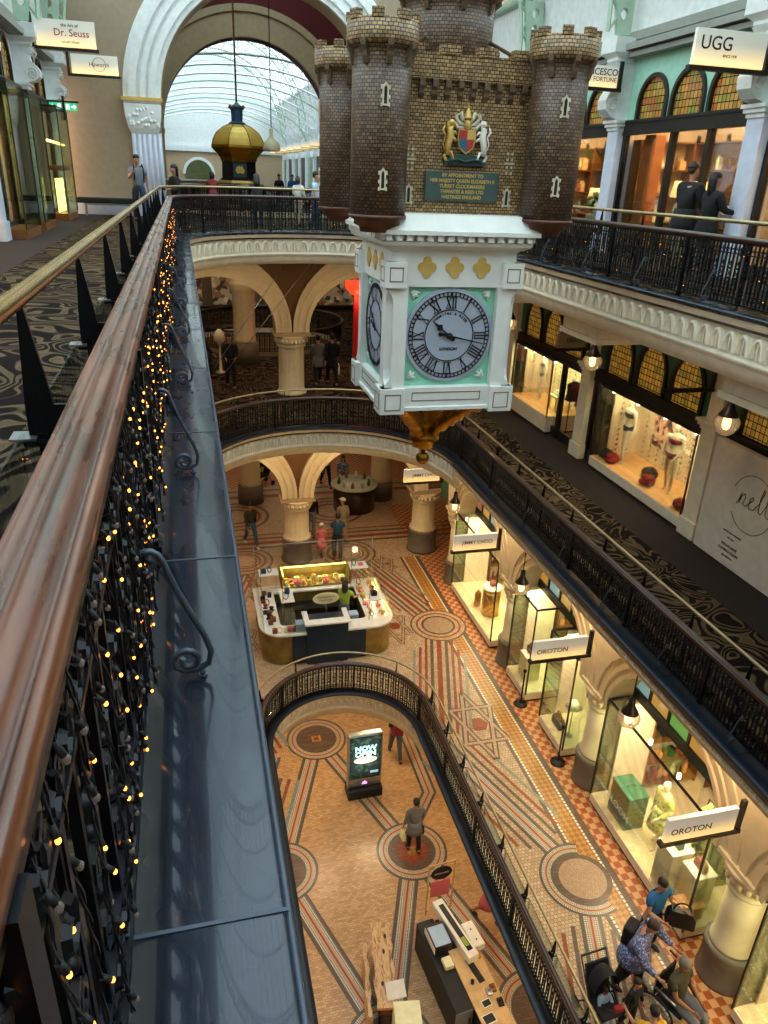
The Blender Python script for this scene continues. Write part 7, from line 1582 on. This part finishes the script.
figure('person','person in dark red by the dome balustrade in front of the golden clock','person',(1.05,27.6,F3),BK,1.40,top=('cloth_red','coat'),hair=('hair_dark','bob'),pose=dict(lean=12,arms=((40,10,30),(40,10,30))))
figure('person','person in a pale blue shirt with dark hair left of the castle','person',(3.32,20.3,F3),R(60),1.50,top=('cloth_paleblue','short'),bottom=('denim','trousers'),hair=('hair_dark','short'),pose=dict(arms=((20,8,60),(10,8,40))))
figure('person','person in a cream top with fair hair near the person in pale blue','person',(3.42,24.2,F3),R(150),1.36,top=('cloth_white','long'),bottom=('cloth_khaki','trousers'),hair=('hair_brown','bob'),pose=dict(arms=((20,8,60),(10,8,40))))
figure('person','distant person in black on the far side of the dome balustrade','person',(4.15,35.2,F3),0,1.42,top=('cloth_black','long'),bottom=('cloth_black','trousers'))
figure('person','distant person in blue on the far side of the dome balustrade','person',(4.75,35.4,F3),0,1.42,top=('cloth_blue','long'),bottom=('denim','trousers'))
figure('person','man in a black jacket seen from behind at the lit shop window','person',(9.0,12.98,F3),R(95),1.88,build=1.35,top=('cloth_black','coat'),bottom=('cloth_khaki','trousers'),hair=('hair_brown','short'),pose=dict(arms=((14,8,45),(10,8,40))))
figure('person','woman in black leaning beside the man at the lit shop window','person',(9.05,12.36,F3),R(85),1.72,build=1.2,top=('cloth_black','coat'),bottom=('cloth_black','trousers'),hair=('hair_dark','long'),pose=dict(arms=((14,8,45),(20,8,60))))
# middle floor
figure('person','man in black with a white chest mark walking left of the central column, middle floor','person',(1.16,23.6,F1),0,1.78,top=('cloth_black','long'),bottom=('cloth_black','trousers'),pose=dict(legs=((10,4),(-10,10)),arms=((10,6,60,20),(10,6,60,20))))
figure('person','person in dark clothes near the left edge of the middle floor arch','person',(.40,25.0,F1),R(100),1.7,top=('cloth_black','coat'),bottom=('cloth_black','trousers'),pose=WALK)
p,J=figure('person','person in a grey coat right of the central column on the middle floor','person',(3.98,23.9,F1),BK,1.68,top=('cloth_grey','coat'),bottom=('cloth_black','trousers'),pose=WALK2)
p,J=figure('person','person in black carrying a white bag on the middle floor','person',(4.42,23.75,F1),BK,1.75,top=('cloth_black','coat'),bottom=('cloth_black','trousers'),pose=WALK); bag(p,J,'white carrier bag carried on the middle floor right of the central column','bag_white',1,(.12,.34,.34))
# ground floor, by the central column
figure('person','woman in a brown top and blue jeans walking left of the central column','person',(1.58,23.3,FG),R(20),1.68,top=('cloth_olive','long'),bottom=('denim2' if 'denim2' in M else (plain('denim2','3f5f86',.85) and 'denim2'),'trousers'),hair=('hair_dark','bun'),shoes='paper',pose=WALK)
figure('person','person in dark clothes beside the blue ledge on the ground floor','person',(.62,22.6,FG),R(30),1.7,top=('cloth_black','coat'),bottom=('cloth_black','trousers'),pose=WALK2)
figure('person','man in black and grey trousers standing behind the girl in pink','person',(3.72,23.7,FG),R(160),1.76,top=('cloth_black','long'),bottom=('cloth_grey','trousers'))
figure('person','girl in a pink dress and white hat by the central column','person',(3.80,22.0,FG),R(170),1.30,top=('cloth_pink','short'),bottom=('cloth_pink','dress'),hair=('hair_dark','cap'),shoes='paper')
figure('person','man in a teal shirt seen from behind beside the girl in pink','person',(4.30,21.8,FG),R(175),1.72,top=('cloth_teal','short'),bottom=('cloth_black','trousers'),hair=('hair_dark','short'))
figure('person','older person in khaki with a white cap behind the man in teal','person',(4.72,23.1,FG),R(200),1.68,top=('cloth_khaki','long'),bottom=('cloth_khaki','trousers'),hair=('hair_grey','cap'))
p,J=figure('person','person in a white shirt walking at the back, left of the dark counter','person',(5.05,28.3,FG),R(10),1.74,top=('cloth_white','short'),bottom=('cloth_black','trousers'),pose=WALK)
figure('person','person in a patterned white top beside the dark curved counter','person',(5.6,27.5,FG),R(-20),1.66,top=('blue_print','long'),bottom=('cloth_grey','trousers'),hair=('hair_brown','long'),pose=WALK2)
figure('person','person in black pushing a pram at the far back left','person',(2.05,29.3,FG),R(-60),1.74,top=('cloth_black','long'),bottom=('cloth_black','trousers'),pose=dict(arms=((40,6,40),(40,6,40)),legs=((14,4),(-14,10))))
figure('person','woman in a green top with long brown hair standing inside the kiosk','person',(3.66,17.45,FG),R(150),1.66,top=('cloth_green','short'),bottom=('cloth_slate','trousers'),hair=('hair_brown','long'),pose=dict(lean=8,arms=((30,8,40),(30,8,40))))
# lowest floor
p,J=figure('person','man in a grey coat seen from behind, walking across the round tile medallion','person',(4.78,13.45,FL+.006),R(185),1.80,top=('cloth_grey','coat'),bottom=('cloth_black','trousers'),pose=dict(legs=((6,3),(-6,6)),arms=((4,10,12),(4,8,30)))); bag(p,J,'black shoulder bag at the left side of the man in the grey coat','black',1,(.13,.32,.26))
bag(p,J,'brown and white paper bag in the right hand of the man in the grey coat','ivory_card',0,(.08,.22,.26),'paper_bag')
p,J=figure('person','person in black with a backpack walking away beyond the digital screen','person',(5.20,16.9,FL+.006),R(175),1.74,top=('cloth_black','short'),bottom=('cloth_slate','trousers'),pose=WALK)
bp=thing('backpack','dark red backpack on the person beyond the digital screen','backpack',(5.2,16.74,FL+1.0),R(175)+PI); q=MB(); q.box(-.16,-.12,0,.16,.05,.44,bv=.04); ob('pack_body',q,'cloth_red',bp); q=MB(); q.tube([(-.1,.05,.42),(-.11,.18,.46),(-.12,.3,.3)],.018,5); ob('shoulder_strap',q,'cloth_black',bp)
figure('person','girl in a black top and pink skirt walking beside the dark balustrade, lowest floor','person',(5.92,11.15,FL+.006),R(30),1.62,top=('cloth_black','short'),bottom=('cloth_pink','skirt'),hair=('hair_dark','long'),pose=WALK)
# group at the lower right
plain('floral_navy','3a4a6c',.85); m_print('floral_print','4f5f8a',['7d8db5','39486e','a3a9c9','5f4f7a'],42)
p,J=figure('person','large woman in a patterned blue tunic pushing a wheelchair','person',(6.12,6.55,FG+.006),R(35),1.70,build=1.62,top=('floral_print','tunic'),bottom=('cloth_black','trousers'),hair=('hair_brown','short'),skin='skin',pose=dict(lean=10,arms=((34,12,38,10),(38,10,30,6)),head=(0,22),legs=((10,4),(-8,8))))
bp=thing('backpack','black backpack on the woman in the patterned tunic','backpack',(6.06,6.64,FG+.98),R(35)); q=MB(); q.box(-.15,-.06,0,.15,.12,.36,bv=.05); ob('pack_body',q,'cloth_black',bp)
p,J=figure('person','woman in a bright blue top holding a black bag beside the shop window','person',(6.80,7.10,FG+.006),R(15),1.64,build=1.15,top=('cloth_blue','short'),bottom=('cloth_black','trousers'),hair=('hair_dark','short'),pose=dict(arms=((20,14,85,10),(14,10,70,30)),head=(-10,12)))
hbag(7.10,6.84,FG+.80,'black handbag held by the woman in the bright blue top','black',1.9,R(60))
WX,WY,WR=6.50,5.92,R(22)
wh=thing('wheelchair','black wheelchair with large chrome rims pushed by the woman in the patterned tunic','wheelchair',(WX,WY,FG+.006),WR)
q=MB(); q.box(-.23,-.22,.46,.23,.22,.51,bv=.02); ob('seat',q,'cloth_black',wh); q=MB(); q.box(-.23,.22,.50,.23,.26,.92,bv=.02); ob('backrest',q,'cloth_black',wh)
for s_ in (-1,1):
    q=MB(); c=(s_*.30,.12,.31); q.tube([(c[0],c[1]+.30*math.cos(2*PI*i/28),c[2]+.30*math.sin(2*PI*i/28)) for i in range(29)],.018,6); w_=ob('rear_wheel',q,'rubber',wh)
    q=MB(); q.tube([(c[0]+s_*.03,c[1]+.26*math.cos(2*PI*i/28),c[2]+.26*math.sin(2*PI*i/28)) for i in range(29)],.009,5)
    for i in range(10): a=2*PI*i/10; q.tube([c,(c[0],c[1]+.29*math.cos(a),c[2]+.29*math.sin(a))],.003,3)
    ob('push_rim',q,'steel',w_)
    q=MB(); q.sphere((s_*.24,-.38,.09),.085,12,8,.3,1,1); ob('caster',q,'rubber',wh)
    q=MB(); q.tube([(s_*.25,.26,.96),(s_*.25,.24,.5),(s_*.25,.2,.31),(s_*.25,-.2,.35),(s_*.25,-.38,.2)],.013,6); q.tube([(s_*.25,.24,.5),(s_*.25,-.24,.5),(s_*.24,-.42,.18),(s_*.16,-.52,.12)],.013,6); q.tube([(s_*.26,.22,.72),(s_*.26,-.12,.72)],.02,6); ob('side_frame',q,'steel',wh)
    q=MB(); q.tube([(s_*.25,.25,.95),(s_*.25,.38,.97)],.018,6); ob('push_handle',q,'black',wh); q=MB(); q.box(s_*.12-.07,-.62,.10,s_*.12+.07,-.48,.12,bv=.005); ob('footrest',q,'black',wh)
figure('person','man in an olive shirt sitting in the wheelchair with folded hands','person',(WX,WY,FG+.006),WR,1.70,top=('cloth_olive','short'),bottom=('cloth_grey','trousers'),hair=('hair_grey','short'),skin='skin_tan',build=1.1,pose=dict(sit=.52,lean=-6,legs=((84,80),(84,80)),arms=((24,2,48,22),(24,2,48,22)),head=(0,18)))
PX,PY,PR=5.42,6.12,R(5)
pm=thing('pram','black pushchair with a round hood at the bottom of the picture','pram',(PX,PY,FG+.006),PR)
q=MB(); q.loft([[(.21*math.cos(PI*i/10)*f,.30-.28*g,.72+.34*math.sin(PI*i/10)*f) for i in range(11)] for f,g in ((.4,-.1),(.85,.1),(1,.5),(1.02,1.0))],False,False); ob('hood',q,'cloth_black',pm)
q=MB(); q.box(-.19,-.22,.42,.19,.18,.48,bv=.02); q.loft([[(-.19,.14,.45),(.19,.14,.45),(.19,.18,.44),(-.19,.18,.44)],[(-.19,.34,.95),(.19,.34,.95),(.19,.38,.93),(-.19,.38,.93)]],smooth=False); ob('seat',q,'cloth_black',pm)
q=MB(); q.tube([(-.22,.45,1.02),(-.22,.1,.5),(-.22,-.35,.12)],.014,6); q.tube([(.22,.45,1.02),(.22,.1,.5),(.22,-.35,.12)],.014,6); q.tube([(-.22,.45,1.02),(.22,.45,1.02)],.018,6); q.tube([(-.22,.1,.5),(-.24,.35,.12)],.014,6); q.tube([(.22,.1,.5),(.24,.35,.12)],.014,6); q.tube([(-.22,-.12,.66),(0,-.28,.68),(.22,-.12,.66)],.018,6); ob('frame',q,'dark_frame',pm)
for a in (-.24,.24):
    for b in (-.35,.35): q=MB(); q.sphere((a,b,.11),.105,14,8,.28,1,1); ob('wheel',q,'rubber',pm)
figure('person','small child in a pale blue hooded top sitting in the pushchair','person',(PX,PY+.02,FG+.006),PR,.86,top=('cloth_paleblue','long'),bottom=('cloth_paleblue','trousers'),hair=('hair_brown','short'),pose=dict(sit=.62,lean=-8,legs=((70,50),(70,50)),arms=((30,10,50,10),(30,10,50,10)),head=(10,10)))
q=MB(); q.box(-.07,-.04,0,.07,.04,.08,bv=.015); o=ob('toy',q,'red_felt'); o.location=(PX+.02,PY-.27,FG+.715); tag(o,'small red toy on the bumper bar of the pushchair','toy')
figure('person','person with a shaved head in a yellow shirt at the bottom edge','person',(5.62,5.28,FG+.006),BK-.2,1.42,top=('cloth_yellow','short'),bottom=('denim','trousers'),hair=('hair_dark','short'),pose=dict(lean=14,arms=((30,14,50,0),(30,14,50,0)),head=(0,10)))
figure('person','dark-haired child in dark clothes between the pushchair and the wheelchair','person',(5.78,5.98,FG+.006),R(20),1.12,top=('cloth_black','long'),bottom=('cloth_black','trousers'),hair=('hair_dark','short'))
pb=dup(pm,(2.5,28.75,FG+.006),R(-60),'black pushchair at the far back left of the ground floor')
# ================================================================== LIGHT
w=bpy.data.worlds.new('world'); sc.world=w; w.use_nodes=True; bg=w.node_tree.nodes['Background']
bg.inputs[0].default_value=(.84,.92,1.0,1); bg.inputs[1].default_value=4.4
# unseen area lamps added under the soffits to brighten the floors below
for y in (4.5,8.9,13.3,17.7): light('soffit_fill','AREA',(6.9,y-.9,-7.36) if 0 else (6.9,y-2.2,-6.98),30,WARM,.25)
for x in (-.6,1.9,4.1,6.2): light('soffit_fill','AREA',(x,20.4,-6.6),40,WARM,.3)
for x in (-1,1.5,4.4,7): light('soffit_fill','AREA',(x,24.8,-6.6),12,WARM,.3); light('soffit_fill','AREA',(x,28.5,-6.6),10,WARM,.3)
for y in (2.5,6.5,10.5,14.5): light('soffit_fill','AREA',(-1.5,y,-6.6),38,WARM,.3)
for y in (5,9.6,14,18.5): light('soffit_fill','AREA',(7.2,y,-2.0),15,WARM,.3)
for x in (-1,1.4,4.6,7): light('soffit_fill','AREA',(x,20.6,-2.0),32,WARM,.3); light('soffit_fill','AREA',(x,25.2,-2.0),22,WARM,.3)
for x in (-2,1,4,7): light('soffit_fill','AREA',(x,36.5,-2.0),25,WARM,.4); light('soffit_fill','AREA',(x,36.5,-6.62),15,WARM,.4)
for (x,y) in ((-.8,4),(-.8,8.5),(-.8,13),(6.2,4),(6.2,8.5),(6.2,13),(1,17),(4.6,17),(2.8,2)): light('soffit_fill','AREA',(x,y,-12.06),58,(1,.76,.46),.4)

light('soffit_fill','AREA',(2.9,16.2,-12.06),30,(1,.8,.55),.4)
